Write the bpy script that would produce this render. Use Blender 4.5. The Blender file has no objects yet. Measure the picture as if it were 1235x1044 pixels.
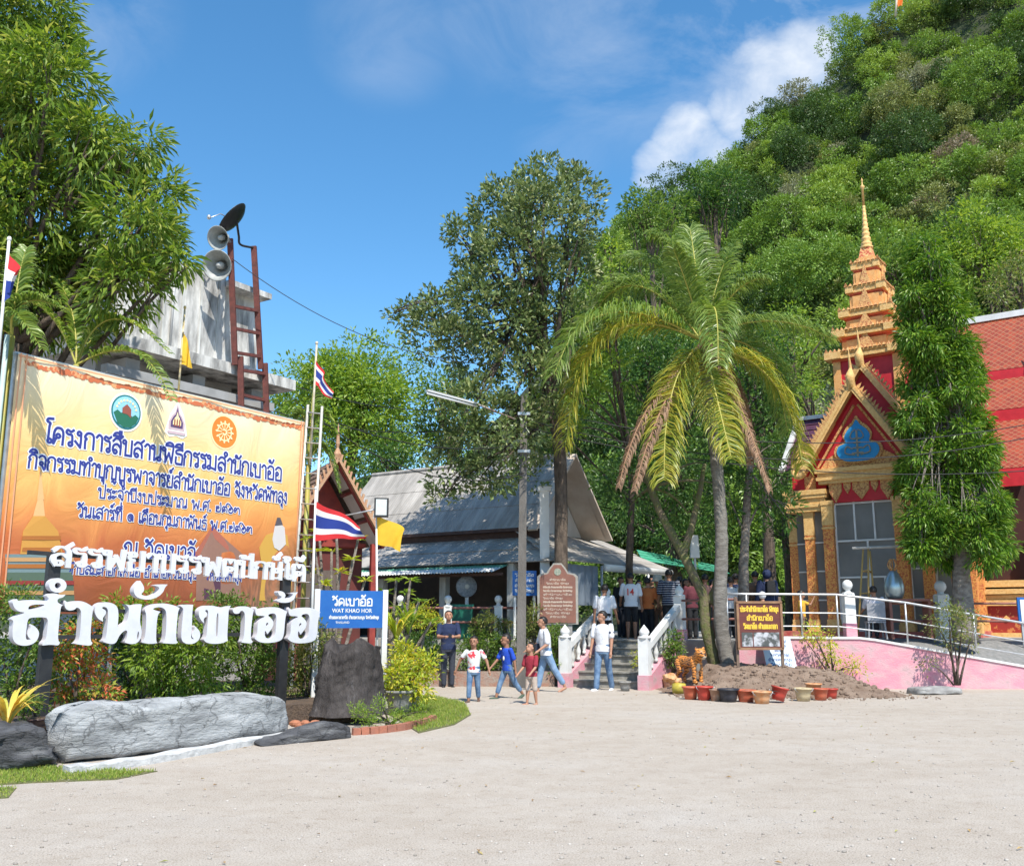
import bpy, math, random
import numpy as np
from mathutils import Vector, Matrix
S = bpy.context.scene
COL = S.collection
R = math.radians
# ------------------------------------------------------------------ camera
EYE = 1.53; PITCH = R(10.9); FPX = 1170.0; CX, CY = 617.5, 522.0
cam = bpy.data.objects.new('camera', bpy.data.cameras.new('camera')); COL.objects.link(cam)
cam.location = (0, 0, EYE); cam.rotation_euler = (R(90) + PITCH, 0, 0)
cam.data.sensor_width = 36; cam.data.lens = 36 * FPX / 1235; cam.data.clip_end = 3000; cam.data.clip_start = .1
S.camera = cam
# ------------------------------------------------------------------ light
SUN_EL, SUN_AZ = R(55), R(72)     # azimuth measured from +X towards -Y
sd = Vector((math.cos(SUN_EL) * math.cos(SUN_AZ), -math.cos(SUN_EL) * math.sin(SUN_AZ), math.sin(SUN_EL)))
sl = bpy.data.lights.new('sun', 'SUN'); sl.energy = 4.3; sl.angle = R(.5); sl.color = (1, .95, .86)
so = bpy.data.objects.new('sun', sl); COL.objects.link(so); so.rotation_euler = sd.to_track_quat('Z', 'Y').to_euler(); so.location = (0, 0, 60)
S.view_settings.view_transform = 'Standard'; S.view_settings.look = 'None'; S.view_settings.exposure = 0.62; S.view_settings.gamma = 1
S.view_settings.use_curve_mapping = False
S.cycles.max_bounces = 8; S.cycles.transparent_max_bounces = 8; S.cycles.use_denoising = True
def ray(px, py):
    u = (px - CX) / FPX; v = (CY - py) / FPX
    return np.array([u, math.cos(PITCH) - v * math.sin(PITCH), math.sin(PITCH) + v * math.cos(PITCH)])
def W(px, py, Y):
    d = ray(px, py); return np.array([0, 0, EYE]) + d * (Y / d[1])
def G(px, py, z=0.):
    d = ray(px, py); return np.array([0, 0, EYE]) + d * ((z - EYE) / d[2])
def pxm(Y): return Y / FPX
# ------------------------------------------------------------------ world
w = bpy.data.worlds.new('World'); S.world = w; w.use_nodes = True
nt = w.node_tree; nt.nodes.clear()
def N(nt, t, **k):
    n = nt.nodes.new(t)
    for a, b in k.items():
        if a == 'inp':
            for i, v in b.items():
                n.inputs[i].default_value = v
        else: setattr(n, a, b)
    return n
def K(nt, a, b): nt.links.new(a, b)
def mth(nt, op, a, b=None, clamp=False):
    n = nt.nodes.new('ShaderNodeMath'); n.operation = op; n.use_clamp = clamp
    for i, v in enumerate((a, b)):
        if v is None: continue
        if isinstance(v, (int, float)): n.inputs[i].default_value = v
        else: nt.links.new(v, n.inputs[i])
    return n.outputs[0]
sky = N(nt, 'ShaderNodeTexSky', sky_type='NISHITA', sun_disc=False, sun_elevation=SUN_EL, sun_rotation=math.atan2(sd.x, sd.y),
        altitude=300, air_density=1.0, dust_density=.35, ozone_density=3.2)
tc = N(nt, 'ShaderNodeTexCoord')
mp = N(nt, 'ShaderNodeMapping'); K(nt, tc.outputs['Generated'], mp.inputs[0]); mp.inputs['Scale'].default_value = (1, 1, 1.5)
n1 = N(nt, 'ShaderNodeTexNoise', inp={'Scale': 15., 'Detail': 9., 'Roughness': .58, 'Distortion': .25}); K(nt, mp.outputs[0], n1.inputs['Vector'])
mp2 = N(nt, 'ShaderNodeMapping'); K(nt, tc.outputs['Generated'], mp2.inputs[0]); mp2.inputs['Scale'].default_value = (1.4, 1, 2.4); mp2.inputs['Rotation'].default_value = (0, R(35), 0)
n2 = N(nt, 'ShaderNodeTexNoise', inp={'Scale': 5., 'Detail': 8., 'Roughness': .62, 'Distortion': .5}); K(nt, mp2.outputs[0], n2.inputs['Vector'])
def spot(px, py, rad, nse=None):
    d = ray(px, py); d = d / np.linalg.norm(d)
    v = N(nt, 'ShaderNodeVectorMath', operation='DOT_PRODUCT'); K(nt, tc.outputs['Generated'], v.inputs[0]); v.inputs[1].default_value = tuple(d)
    m = N(nt, 'ShaderNodeMapRange', interpolation_type='SMOOTHSTEP'); K(nt, v.outputs['Value'], m.inputs[0])
    m.inputs[1].default_value = math.cos(R(rad)); m.inputs[2].default_value = 1.0; return m.outputs[0]
acc = None
for (px, py, rad) in ((795, 205, 2.2), (830, 165, 2.6), (855, 190, 2.2), (895, 130, 2.7), (925, 85, 2.8), (965, 70, 2.8), (820, 200, 2.4)):
    s_ = spot(px, py, rad); acc = s_ if acc is None else mth(nt, 'MAXIMUM', acc, s_)
dens = mth(nt, 'MULTIPLY', mth(nt, 'SUBTRACT', mth(nt, 'ADD', n1.outputs[0], mth(nt, 'MULTIPLY', acc, .46)), .64), 1.8, True)
dens = mth(nt, 'MULTIPLY', dens, mth(nt, 'MULTIPLY', acc, 2.2, True), True)
acc2 = None
for (px, py, rad, k) in ((760, 20, 9, .45), (900, 40, 8, .7), (640, -40, 8, .35), (470, 30, 5, .3), (575, 10, 4, .3), (690, 150, 4, .25), (1000, 45, 9, 1.3), (110, 10, 5, .4)):
    s_ = mth(nt, 'MULTIPLY', spot(px, py, rad), k); acc2 = s_ if acc2 is None else mth(nt, 'MAXIMUM', acc2, s_)
d2 = mth(nt, 'MULTIPLY', mth(nt, 'SUBTRACT', n2.outputs[0], .40), 3.2, True)
d2 = mth(nt, 'MULTIPLY', mth(nt, 'MULTIPLY', d2, acc2), .55, True)
tot = mth(nt, 'MAXIMUM', dens, d2, True)
hs = N(nt, 'ShaderNodeHueSaturation', inp={'Saturation': 1.22, 'Value': 1.0, 'Hue': .492}); K(nt, sky.outputs[0], hs.inputs['Color'])
mx = N(nt, 'ShaderNodeMix', data_type='RGBA'); K(nt, tot, mx.inputs[0]); K(nt, hs.outputs[0], mx.inputs[6]); mx.inputs[7].default_value = (4.1, 4.35, 4.7, 1)
bg = N(nt, 'ShaderNodeBackground', inp={'Strength': .15}); K(nt, mx.outputs[2], bg.inputs[0])
wo = N(nt, 'ShaderNodeOutputWorld'); K(nt, bg.outputs[0], wo.inputs[0])
# ------------------------------------------------------------------ objects
XF = {}
def thing(name, label, cat, loc=(0, 0, 0), rz=0., group=None):
    o = bpy.data.objects.new(name, None); COL.objects.link(o); o.location = tuple(map(float, loc)); o.rotation_euler = (0, 0, rz)
    o.empty_display_size = .2
    o['label'] = label; o['category'] = cat
    if group: o['group'] = group
    XF[o.name] = (np.array(loc, float), rz); return o
def tag(o, label=None, cat=None, group=None, kind=None):
    for k, v in (('label', label), ('category', cat), ('group', group), ('kind', kind)):
        if v: o[k] = v
    return o
def dup(root, loc, rz, label=None, group=None, scale=None):
    r = root.copy(); COL.objects.link(r); r.location = tuple(map(float, loc)); r.rotation_euler = (0, 0, rz)
    if scale is not None: r.scale = (scale,) * 3
    if label: r['label'] = label
    if group: r['group'] = group
    for ch in list(root.children):
        c = ch.copy(); COL.objects.link(c); c.parent = r
        for g in list(ch.children):
            d = g.copy(); COL.objects.link(d); d.parent = c
    return r
def norm(v): v = np.asarray(v, float); return v / (np.linalg.norm(v) + 1e-12)
class MB:
    """collects polygons for ONE mesh"""
    def __init__(s): s.V = []; s.n = 0; s.L = []; s.Z = []; s.M = []
    def add(s, V, F, m=0):
        V = np.asarray(V, float).reshape(-1, 3)
        if isinstance(F, np.ndarray):
            s.L.append((F + s.n).ravel()); s.Z.append(np.full(len(F), F.shape[1])); s.M.append(np.full(len(F), m))
        else:
            s.L.append(np.array([i + s.n for f in F for i in f], int)); s.Z.append(np.array([len(f) for f in F], int)); s.M.append(np.full(len(F), m))
        s.V.append(V); s.n += len(V); return s
    def box(s, c, size, rz=0., m=0, taper=1.0, rx=0.):
        hx, hy, hz = [v / 2 for v in size]
        P = np.array([[sx * hx * (taper if sz > 0 else 1), sy * hy * (taper if sz > 0 else 1), sz * hz] for sz in (-1, 1) for sx, sy in ((-1, -1), (1, -1), (1, 1), (-1, 1))])
        if rx: P = P @ np.array(Matrix.Rotation(rx, 3, 'X')).T
        if rz: P = P @ np.array(Matrix.Rotation(rz, 3, 'Z')).T
        return s.add(P + np.asarray(c), [[3, 2, 1, 0], [4, 5, 6, 7], [0, 1, 5, 4], [1, 2, 6, 5], [2, 3, 7, 6], [3, 0, 4, 7]], m)
    def bar(s, a, b, wd, th=None, m=0, up=(0, 0, 1)):
        a = np.asarray(a, float); b = np.asarray(b, float); d = norm(b - a); th = wd if th is None else th
        x = np.cross(d, up); x = norm(x) if np.linalg.norm(x) > 1e-4 else np.array([1., 0, 0]); y = np.cross(x, d)
        P = [p + x * sx * wd / 2 + y * sy * th / 2 for p in (a, b) for sx, sy in ((-1, -1), (1, -1), (1, 1), (-1, 1))]
        return s.add(P, [[3, 2, 1, 0], [4, 5, 6, 7], [0, 1, 5, 4], [1, 2, 6, 5], [2, 3, 7, 6], [3, 0, 4, 7]], m)
    def tube(s, pts, rad, n=8, m=0, cap=True, jit=0., rng=None):
        pts = np.asarray(pts, float); k = len(pts); rad = np.full(k, rad) if np.isscalar(rad) else np.asarray(rad, float)
        T = np.gradient(pts, axis=0); T /= (np.linalg.norm(T, axis=1)[:, None] + 1e-12)
        x = np.cross(T[0], (0, 0, 1)); x = norm(x) if np.linalg.norm(x) > 1e-3 else np.array([1., 0, 0])
        V = []
        for i in range(k):
            x = x - T[i] * np.dot(x, T[i]); x = norm(x); y = np.cross(T[i], x)
            a = np.linspace(0, 2 * np.pi, n, endpoint=False)
            rr = rad[i] * (1 + (rng.normal(0, jit, n) if jit else 0))
            V.append(pts[i] + (np.cos(a) * rr)[:, None] * x + (np.sin(a) * rr)[:, None] * y)
        V = np.concatenate(V); i = np.arange(k - 1)[:, None] * n; j = np.arange(n)[None]; j2 = (j + 1) % n
        F = np.stack([i + j, i + j2, i + n + j2, i + n + j], -1).reshape(-1, 4)
        base = s.n; s.add(V, F, m)
        if cap:
            s.L.append(np.concatenate([base + np.arange(n)[::-1], base + (k - 1) * n + np.arange(n)])); s.Z.append(np.array([n, n])); s.M.append(np.array([m, m]))
        return s
    def lathe(s, prof, c=(0, 0, 0), n=16, m=0, sx=1., sy=1., cap0=True):
        prof = np.asarray(prof, float); k = len(prof); a = np.linspace(0, 2 * np.pi, n, endpoint=False)
        V = np.stack([prof[:, :1] * np.cos(a) * sx, prof[:, :1] * np.sin(a) * sy, np.repeat(prof[:, 1:], n, 1)], -1).reshape(-1, 3) + np.asarray(c)
        i = np.arange(k - 1)[:, None] * n; j = np.arange(n)[None]; j2 = (j + 1) % n
        base = s.n; s.add(V, np.stack([i + j, i + j2, i + n + j2, i + n + j], -1).reshape(-1, 4), m)
        L = []; Z = []
        if cap0 and prof[0, 0] > 1e-5: L.append(base + np.arange(n)[::-1]); Z.append(n)
        if prof[-1, 0] > 1e-5: L.append(base + (k - 1) * n + np.arange(n)); Z.append(n)
        if L: s.L.append(np.concatenate(L)); s.Z.append(np.array(Z)); s.M.append(np.full(len(Z), m))
        return s
    def ell(s, c, r, n=12, k=8, m=0, mat=None):
        t = np.linspace(-np.pi / 2, np.pi / 2, k + 1); a = np.linspace(0, 2 * np.pi, n, endpoint=False)
        V = np.stack([np.cos(t)[:, None] * np.cos(a), np.cos(t)[:, None] * np.sin(a), np.repeat(np.sin(t)[:, None], n, 1)], -1).reshape(-1, 3) * np.asarray(r)
        if mat is not None: V = V @ np.array(mat).T
        i = np.arange(k)[:, None] * n; j = np.arange(n)[None]; j2 = (j + 1) % n
        return s.add(V + np.asarray(c), np.stack([i + j, i + j2, i + n + j2, i + n + j], -1).reshape(-1, 4), m)
    def prism(s, poly, o, ex, ey, d, m=0):
        """polygon (2-D list, ccw) in plane o+ex*x+ey*y, extruded by vector d"""
        P = np.array([np.asarray(o) + np.asarray(ex) * x + np.asarray(ey) * y for x, y in poly]); n = len(P)
        F = [list(range(n))[::-1], [n + i for i in range(n)]] + [[i, (i + 1) % n, n + (i + 1) % n, n + i] for i in range(n)]
        return s.add(np.concatenate([P, P + np.asarray(d)]), F, m)
    def quad(s, a, b, c, d, m=0): return s.add([a, b, c, d], [[0, 1, 2, 3]], m)
    def grid(s, fn, nu, nv, m=0):
        V = np.array([fn(u, v) for v in np.linspace(0, 1, nv + 1) for u in np.linspace(0, 1, nu + 1)])
        i = np.arange(nv)[:, None] * (nu + 1); j = np.arange(nu)[None]
        return s.add(V, np.stack([i + j, i + j + 1, i + nu + 1 + j + 1, i + nu + 1 + j], -1).reshape(-1, 4), m)
    def build(s, name, mats, parent=None, smooth=False, world=True, root=None):
        V = np.concatenate(s.V) if s.V else np.zeros((0, 3)); 
        root = root or parent
        if parent is not None and world:
            rt = parent
            while rt.parent is not None: rt = rt.parent
            loc, rz = XF[rt.name]
            V = V - loc
            if rz:
                c, q = math.cos(-rz), math.sin(-rz); V = np.stack([V[:, 0] * c - V[:, 1] * q, V[:, 0] * q + V[:, 1] * c, V[:, 2]], 1)
        me = bpy.data.meshes.new(name); L = np.concatenate(s.L); Z = np.concatenate(s.Z); M = np.concatenate(s.M)
        me.vertices.add(len(V)); me.vertices.foreach_set('co', V.ravel().astype(np.float32))
        me.loops.add(len(L)); me.loops.foreach_set('vertex_index', L.astype(np.int32))
        me.polygons.add(len(Z)); st = np.concatenate([[0], np.cumsum(Z)[:-1]])
        me.polygons.foreach_set('loop_start', st.astype(np.int32)); me.polygons.foreach_set('loop_total', Z.astype(np.int32))
        me.polygons.foreach_set('material_index', M.astype(np.int32))
        me.polygons.foreach_set('use_smooth', np.full(len(Z), bool(smooth)))
        me.update(calc_edges=True); me.validate()
        for mm in (mats if isinstance(mats, (list, tuple)) else [mats]): me.materials.append(mm)
        o = bpy.data.objects.new(name, me); COL.objects.link(o)
        if parent is not None: o.parent = parent
        return o
def bez(a, b, c, n=10):
    t = np.linspace(0, 1, n)[:, None]; a, b, c = map(np.asarray, (a, b, c)); return (1 - t) ** 2 * a + 2 * t * (1 - t) * b + t * t * c
def smoothpts(P, n=6, closed=False):
    """Catmull-Rom; works in any dimension"""
    P = np.asarray(P, float)
    if len(P) < 3 and not closed: return P
    Q = np.concatenate([P[-1:], P, P[:2]]) if closed else np.concatenate([2 * P[:1] - P[1:2], P, 2 * P[-1:] - P[-2:-1]])
    out = []
    for i in range(len(Q) - 3):
        p0, p1, p2, p3 = Q[i:i + 4]
        for t in np.linspace(0, 1, n, endpoint=False):
            out.append(.5 * (2 * p1 + (p2 - p0) * t + (2 * p0 - 5 * p1 + 4 * p2 - p3) * t * t + (3 * p1 - p0 - 3 * p2 + p3) * t ** 3))
    if not closed: out.append(P[-1])
    return np.array(out)
# ------------------------------------------------------------------ materials
def mat(name, c, c2=None, rough=.7, scale=6., bump=0., bscale=None, metal=0., spec=.4, stretch=(1, 1, 1), detail=5., lo=.35, hi=.65, coord='Object', rot=(0, 0, 0), c3=None):
    m = bpy.data.materials.new(name); m.use_nodes = True; t = m.node_tree; b = t.nodes['Principled BSDF']
    b.inputs['Roughness'].default_value = rough; b.inputs['Metallic'].default_value = metal; b.inputs['Specular IOR Level'].default_value = spec
    b.inputs['Base Color'].default_value = (*c, 1)
    tcn = N(t, 'ShaderNodeTexCoord'); mpn = N(t, 'ShaderNodeMapping'); K(t, tcn.outputs[coord], mpn.inputs[0]); mpn.inputs['Scale'].default_value = stretch; mpn.inputs['Rotation'].default_value = rot
    if c2 is not None:
        nz = N(t, 'ShaderNodeTexNoise', inp={'Scale': scale, 'Detail': detail, 'Roughness': .6}); K(t, mpn.outputs[0], nz.inputs['Vector'])
        cr = N(t, 'ShaderNodeValToRGB'); e = cr.color_ramp.elements; e[0].position = lo; e[0].color = (*c, 1); e[1].position = hi; e[1].color = (*c2, 1)
        if c3 is not None: q = e.new(min(.98, hi + .12)); q.color = (*c3, 1)
        K(t, nz.outputs[0], cr.inputs[0]); K(t, cr.outputs[0], b.inputs['Base Color'])
    if bump:
        bn = N(t, 'ShaderNodeTexNoise', inp={'Scale': bscale or scale * 4, 'Detail': 6., 'Roughness': .65}); K(t, mpn.outputs[0], bn.inputs['Vector'])
        bp = N(t, 'ShaderNodeBump', inp={'Strength': bump, 'Distance': .05}); K(t, bn.outputs[0], bp.inputs['Height']); K(t, bp.outputs[0], b.inputs['Normal'])
    return m
def leafmat(name, cols, trans=.35, rough=.42, spec=.4, gain=1.6):
    cols = [(p, tuple(min(.8, v * gain) for v in c)) for p, c in cols]
    """leaf colours differ leaf by leaf (random per island); thin leaves let some light through"""
    m = bpy.data.materials.new(name); m.use_nodes = True; t = m.node_tree; b = t.nodes['Principled BSDF']
    g = N(t, 'ShaderNodeNewGeometry'); cr = N(t, 'ShaderNodeValToRGB'); e = cr.color_ramp.elements
    for i, (p, c) in enumerate(cols):
        if i < 2: e[i].position = p; e[i].color = (*c, 1)
        else: q = e.new(p); q.color = (*c, 1)
    K(t, g.outputs['Random Per Island'], cr.inputs[0]); K(t, cr.outputs[0], b.inputs['Base Color'])
    b.inputs['Roughness'].default_value = rough; b.inputs['Specular IOR Level'].default_value = spec
    tr = N(t, 'ShaderNodeBsdfTranslucent'); hv = N(t, 'ShaderNodeHueSaturation', inp={'Hue': .485, 'Saturation': 1.1, 'Value': 1.5}); K(t, cr.outputs[0], hv.inputs['Color']); K(t, hv.outputs[0], tr.inputs[0])
    ms = N(t, 'ShaderNodeMixShader'); ms.inputs[0].default_value = trans; K(t, b.outputs[0], ms.inputs[1]); K(t, tr.outputs[0], ms.inputs[2])
    K(t, ms.outputs[0], t.nodes['Material Output'].inputs[0]); return m
def s2l(r, g, b): return tuple(((v / 255 + .055) / 1.055) ** 2.4 if v > 10 else v / 3294 for v in (r, g, b))
WHITE = mat('white_paint', (.74, .74, .72), (.62, .62, .6), .5, 3.)
DIRTYW = mat('weathered_white', (.66, .66, .63), (.25, .25, .24), .8, 2.2, bump=.2, lo=.42, hi=.75, stretch=(1, 1, .35))
PINK = mat('pink_wall_paint', (.66, .27, .33), (.58, .36, .38), .85, 2.2, bump=.35, bscale=18, c3=(.42, .31, .30), stretch=(1, 1, 1.8), lo=.4, hi=.6, detail=9.)
REDP = mat('red_paint', (.60, .03, .04), (.48, .02, .03), .5, 3.)
GOLD = mat('gold_paint', (.82, .53, .21), (.68, .38, .12), .5, 14., bump=.5, bscale=40)
GOLDC = mat('carved_gold', (.80, .47, .17), (.46, .13, .05), .5, 26., bump=.9, bscale=46, lo=.46, hi=.6)
GOLDR = mat('gold_on_red', (.78, .36, .09), (.58, .14, .05), .5, 24., bump=.6, bscale=30, lo=.48, hi=.56)
CORAL = mat('coral_paint', (.70, .13, .06), (.6, .13, .05), .55, 5.)
TAN = mat('pale_gold_paint', (.80, .43, .16), (.70, .33, .10), .55, 8., bump=.3)
CONC = mat('concrete', (.34, .33, .31), (.22, .21, .2), .9, 5., bump=.4, bscale=30)
METAL = mat('galvanised_steel', (.55, .55, .55), (.42, .42, .42), .4, 8., metal=.6)
BLACK = mat('black_steel', (.018, .018, .02), (.03, .03, .03), .5, 9.)
RUSTY = mat('rust_red_steel', (.17, .05, .04), (.10, .035, .03), .7, 9., bump=.2)
BARK = mat('bark', (.16, .12, .09), (.06, .045, .035), .9, 9., bump=1., bscale=22, stretch=(1, 1, .4))
BARKP = mat('pale_bark', (.30, .26, .22), (.15, .12, .10), .9, 8., bump=.9, bscale=18, stretch=(1, 1, 1.6))
BLUE = mat('blue_sign_paint', (.012, .10, .36), (.02, .13, .40), .4, 3.)
# ------------------------------------------------------------------ foliage
def leaf_tris(P, A, Nn, L, Wd, fold=.25):
    """P base points, A axis, Nn normals, L lengths, Wd widths -> 2 triangles each"""
    A = A / (np.linalg.norm(A, axis=1)[:, None] + 1e-9); B = np.cross(A, Nn); B /= (np.linalg.norm(B, axis=1)[:, None] + 1e-9); Nn = np.cross(B, A)
    L = L[:, None]; Wd = Wd[:, None]
    mid = P + A * L * .45
    V = np.stack([P, mid + B * Wd * .5 + Nn * Wd * fold, P + A * L - Nn * L * .12, mid - B * Wd * .5 + Nn * Wd * fold], 1).reshape(-1, 3)
    i = np.arange(len(P))[:, None] * 4
    F = np.concatenate([i + np.array([[0, 1, 2]]), i + np.array([[0, 2, 3]])], 1).reshape(-1, 3)
    return V, F
def runit(rng, n): v = rng.normal(size=(n, 3)); return v / np.linalg.norm(v, axis=1)[:, None]
def cloud(rng, c, r, ncl, per, cl, L, wr, droop=.2, out=.8, inner=.45, flat=1.0, updown=0., nout=.8, nz=.45):
    """leaf clusters in an ellipsoid crown lobe"""
    c = np.asarray(c, float); r = np.asarray([r] * 3 if np.isscalar(r) else r, float)
    u = runit(rng, ncl); u[:, 2] = np.abs(u[:, 2]) * np.where(rng.random(ncl) < .3, -1, 1)
    rad = inner + (1.06 - inner) * rng.random(ncl) ** .6
    cp = c + u * r * rad[:, None]
    k = ncl * per; ci = np.repeat(np.arange(ncl), per)
    off = runit(rng, k) * (rng.random(k) ** .5)[:, None] * cl * np.array([1, 1, flat])
    P = cp[ci] + off
    A = u[ci] * out + off / cl * .9 + rng.normal(0, .35, (k, 3)); A[:, 2] -= droop; A[:, 2] += updown
    Nn = rng.normal(0, nz, (k, 3)); Nn[:, 2] += 1.; Nn += u[ci] * nout
    LL = L * rng.uniform(.6, 1.25, k)
    return leaf_tris(P, A, Nn, LL, LL * wr)
def crown(rng, lobes, dens=14., per=16, cl=.35, L=.16, wr=.42, mats=None, nm=1, **kw):
    b = MB()
    for (c, r) in lobes:
        rr = np.mean(r) if not np.isscalar(r) else r
        n = max(3, int(dens * rr * rr * (1 if rr > cl else 1)))
        for m in range(nm):
            V, F = cloud(rng, c, r, max(2, n // nm), per, cl, L, wr, **kw); b.add(V, F, m)
    return b
def px_lobes(lst, Y, spread=.6, rng=None, ys=.9):
    out = []
    for (px, py, rp) in lst:
        r = rp * pxm(Y) * 1.03; y = Y + (rng.uniform(-1, 1) * spread if rng is not None else 0); out.append((W(px, py, y), np.array([r, r * ys, r])))
    return out
def limb(b, a, c, r0, r1, rng, n=8, sag=.15, m=0):
    a = np.asarray(a, float); c = np.asarray(c, float); L = np.linalg.norm(c - a); mid = (a + c) / 2 + np.array([0, 0, L * sag]) + rng.normal(0, L * .07, 3)
    b.tube(bez(a, mid, c, n), np.linspace(r0, r1, n), 7, m, jit=.08, rng=rng)
def tree(name, label, cat, base, trunk, lobes, leaf, bark, rng, r0=.2, group=None, limbs=True, crown_kw=None, limb_r=.07, mats=None):
    t = thing(name, label, cat, base, 0, group)
    b = MB(); tp = smoothpts(trunk, 5); b.tube(tp, np.linspace(r0, r0 * .55, len(tp)) * (1 + .25 * np.exp(-np.linspace(0, 9, len(tp)))), 10, jit=.06, rng=rng)
    if limbs:
        for (c, r) in lobes:
            k = rng.integers(int(len(tp) * .55), len(tp)); limb(b, tp[k], c, limb_r, .015, rng)
            for q in range(3):
                v = runit(rng, 1)[0] * np.asarray(r) * .8; v[2] = abs(v[2]) * .6; limb(b, (tp[k] * .35 + np.asarray(c) * .65), np.asarray(c) + v, limb_r * .4, .008, rng, 5)
    b.build('trunk', bark, t, True)
    kw = crown_kw or {}; crown(rng, lobes, **kw).build('crown', leaf, t)
    return t
def frond(b, rng, pts, Lf, n=46, wl=.028, hang=.55, rr=.02, m=0, mr=1, twist=0., vee=.45, jt=.1):
    """palm frond: pts control the rachis; two rows of leaflets"""
    P = smoothpts(pts, 12); s = np.linspace(0, 1, len(P)); tt = np.linspace(.1, 1, n)
    C = np.stack([np.interp(tt, s, P[:, i]) for i in range(3)], 1); T = np.gradient(C, axis=0); T /= np.linalg.norm(T, axis=1)[:, None]
    b.tube(P, np.linspace(rr, rr * .2, len(P)), 6, mr)
    side = np.cross(T, np.array([0, 0, 1.])); ln = np.linalg.norm(side, axis=1)[:, None]
    fallback = np.cross(T, np.array([0.6, .8, 0.]));  side = np.where(ln > .15, side / (ln + 1e-9), fallback / (np.linalg.norm(fallback, axis=1)[:, None] + 1e-9))
    up = np.cross(side, T)
    prof = np.sin(np.clip(tt, .02, 1) ** .75 * np.pi * .86 + .12) ** .7
    for sg in (-1, 1):
        for rep in range(2):
            l = Lf * prof * rng.uniform(.85, 1.1, n); jit = rng.normal(0, jt, (n, 3))
            A = side * sg * .85 + T * (.62 + twist) + up * vee + jit; A /= np.linalg.norm(A, axis=1)[:, None]
            off = T * (rep * .5 / n) * np.linalg.norm(P[-1] - P[0])
            p0 = C + off; p1 = p0 + A * l[:, None] * .5; A2 = A.copy(); A2[:, 2] -= hang * 1.1; A2 /= np.linalg.norm(A2, axis=1)[:, None]
            p2 = p1 + A2 * l[:, None] * .32; A3 = A2.copy(); A3[:, 2] -= hang * 1.6; A3 /= np.linalg.norm(A3, axis=1)[:, None]; p3 = p2 + A3 * l[:, None] * .26
            Bw = np.cross(A, up * .6 + side * sg * .2 + rng.normal(0, .25, (n, 3))); Bw /= np.linalg.norm(Bw, axis=1)[:, None]
            V = np.stack([p0 + Bw * wl * .35, p0 - Bw * wl * .35, p1 + Bw * wl * .5, p1 - Bw * wl * .5, p2 + Bw * wl * .4, p2 - Bw * wl * .4, p3], 1).reshape(-1, 3)
            i = np.arange(n)[:, None] * 7
            k0 = b.n; b.add(V, np.concatenate([i + np.array([[0, 2, 3, 1]]), i + np.array([[2, 4, 5, 3]])], 1).reshape(-1, 4), m)
            F = (i + np.array([[4, 6, 5]])) + k0
            b.L.append(F.ravel()); b.Z.append(np.full(n, 3)); b.M.append(np.full(n, m))
def shrub(name, label, cat, base, h, r, leaf, rng, nst=7, L=.09, per=14, dens=26, group=None, stem=None, wr=.42, lobes=None, cl=.16, droop=.1):
    t = thing(name, label, cat, base, 0, group); base = np.asarray(base, float)
    if lobes is None:
        lobes = []
        for i in range(nst):
            a = rng.uniform(0, 6.28); q = r * .62 * math.sqrt(rng.random()); z = h * rng.uniform(.32, .82)
            lobes.append((base + [math.cos(a) * q, math.sin(a) * q, z], np.array([r * .5, r * .5, h * .24])))
    b = MB()
    for (c, rr) in lobes: limb(b, base + rng.normal(0, .04, 3) * [1, 1, 0], c, .02, .006, rng, 6)
    b.build('stem', stem or BARK, t, True)
    crown(rng, lobes, dens=3.2 * dens / max(.12, np.mean(lobes[0][1]) ** .6), per=per, cl=cl, L=L, wr=wr, droop=droop, inner=.2).build('foliage', leaf, t)
    return t
G_MANGO = leafmat('mango_leaf', [(0, (.05, .095, .014)), (.45, (.095, .155, .022)), (.8, (.155, .215, .035)), (.97, (.24, .26, .06))], .38)
G_MANGO2 = leafmat('young_mango_leaf', [(0, (.10, .19, .02)), (.6, (.17, .27, .035)), (1, (.26, .12, .06))], .4)
G_FICUS = leafmat('leathery_olive_leaf', [(0, (.04, .066, .02)), (.5, (.085, .12, .036)), (.85, (.15, .19, .065)), (1, (.28, .29, .13))], .2, .4, .5)
G_BRIGHT = leafmat('bright_green_leaf', [(0, (.07, .13, .018)), (.5, (.13, .205, .028)), (1, (.215, .275, .045))], .4)
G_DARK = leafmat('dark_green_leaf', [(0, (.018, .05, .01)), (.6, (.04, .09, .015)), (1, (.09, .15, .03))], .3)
G_MID = leafmat('mid_green_leaf', [(0, (.04, .085, .015)), (.6, (.085, .145, .025)), (1, (.15, .205, .04))], .35)
G_YEL = leafmat('yellow_green_leaf', [(0, (.16, .22, .02)), (.6, (.28, .32, .04)), (1, (.45, .36, .05))], .38)
G_OLIVE = leafmat('olive_leaf', [(0, (.07, .10, .02)), (.6, (.12, .15, .035)), (1, (.19, .17, .06))], .3)
G_BROWN = leafmat('dry_leaf', [(0, (.13, .09, .05)), (.6, (.18, .13, .07)), (1, (.12, .12, .04))], .2)
G_RED = leafmat('reddish_young_leaf', [(0, (.09, .17, .02)), (.45, (.2, .26, .035)), (.75, (.38, .14, .05)), (1, (.42, .10, .05))], .35)
G_PALM = leafmat('palm_leaflet', [(0, (.065, .115, .02)), (.6, (.115, .17, .034)), (1, (.18, .225, .06))], .35, .35)
G_PALMY = leafmat('yellowing_palm_leaflet', [(0, (.11, .15, .02)), (.5, (.19, .21, .03)), (1, (.31, .26, .04))], .4, .4)
G_PALMB = leafmat('dead_palm_leaflet', [(0, (.17, .10, .06)), (.5, (.23, .145, .09)), (1, (.13, .08, .05))], .25, .7)
G_STRAP = leafmat('variegated_strap_leaf', [(0, (.35, .30, .05)), (.5, (.55, .34, .06)), (1, (.25, .3, .05))], .3)
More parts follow.
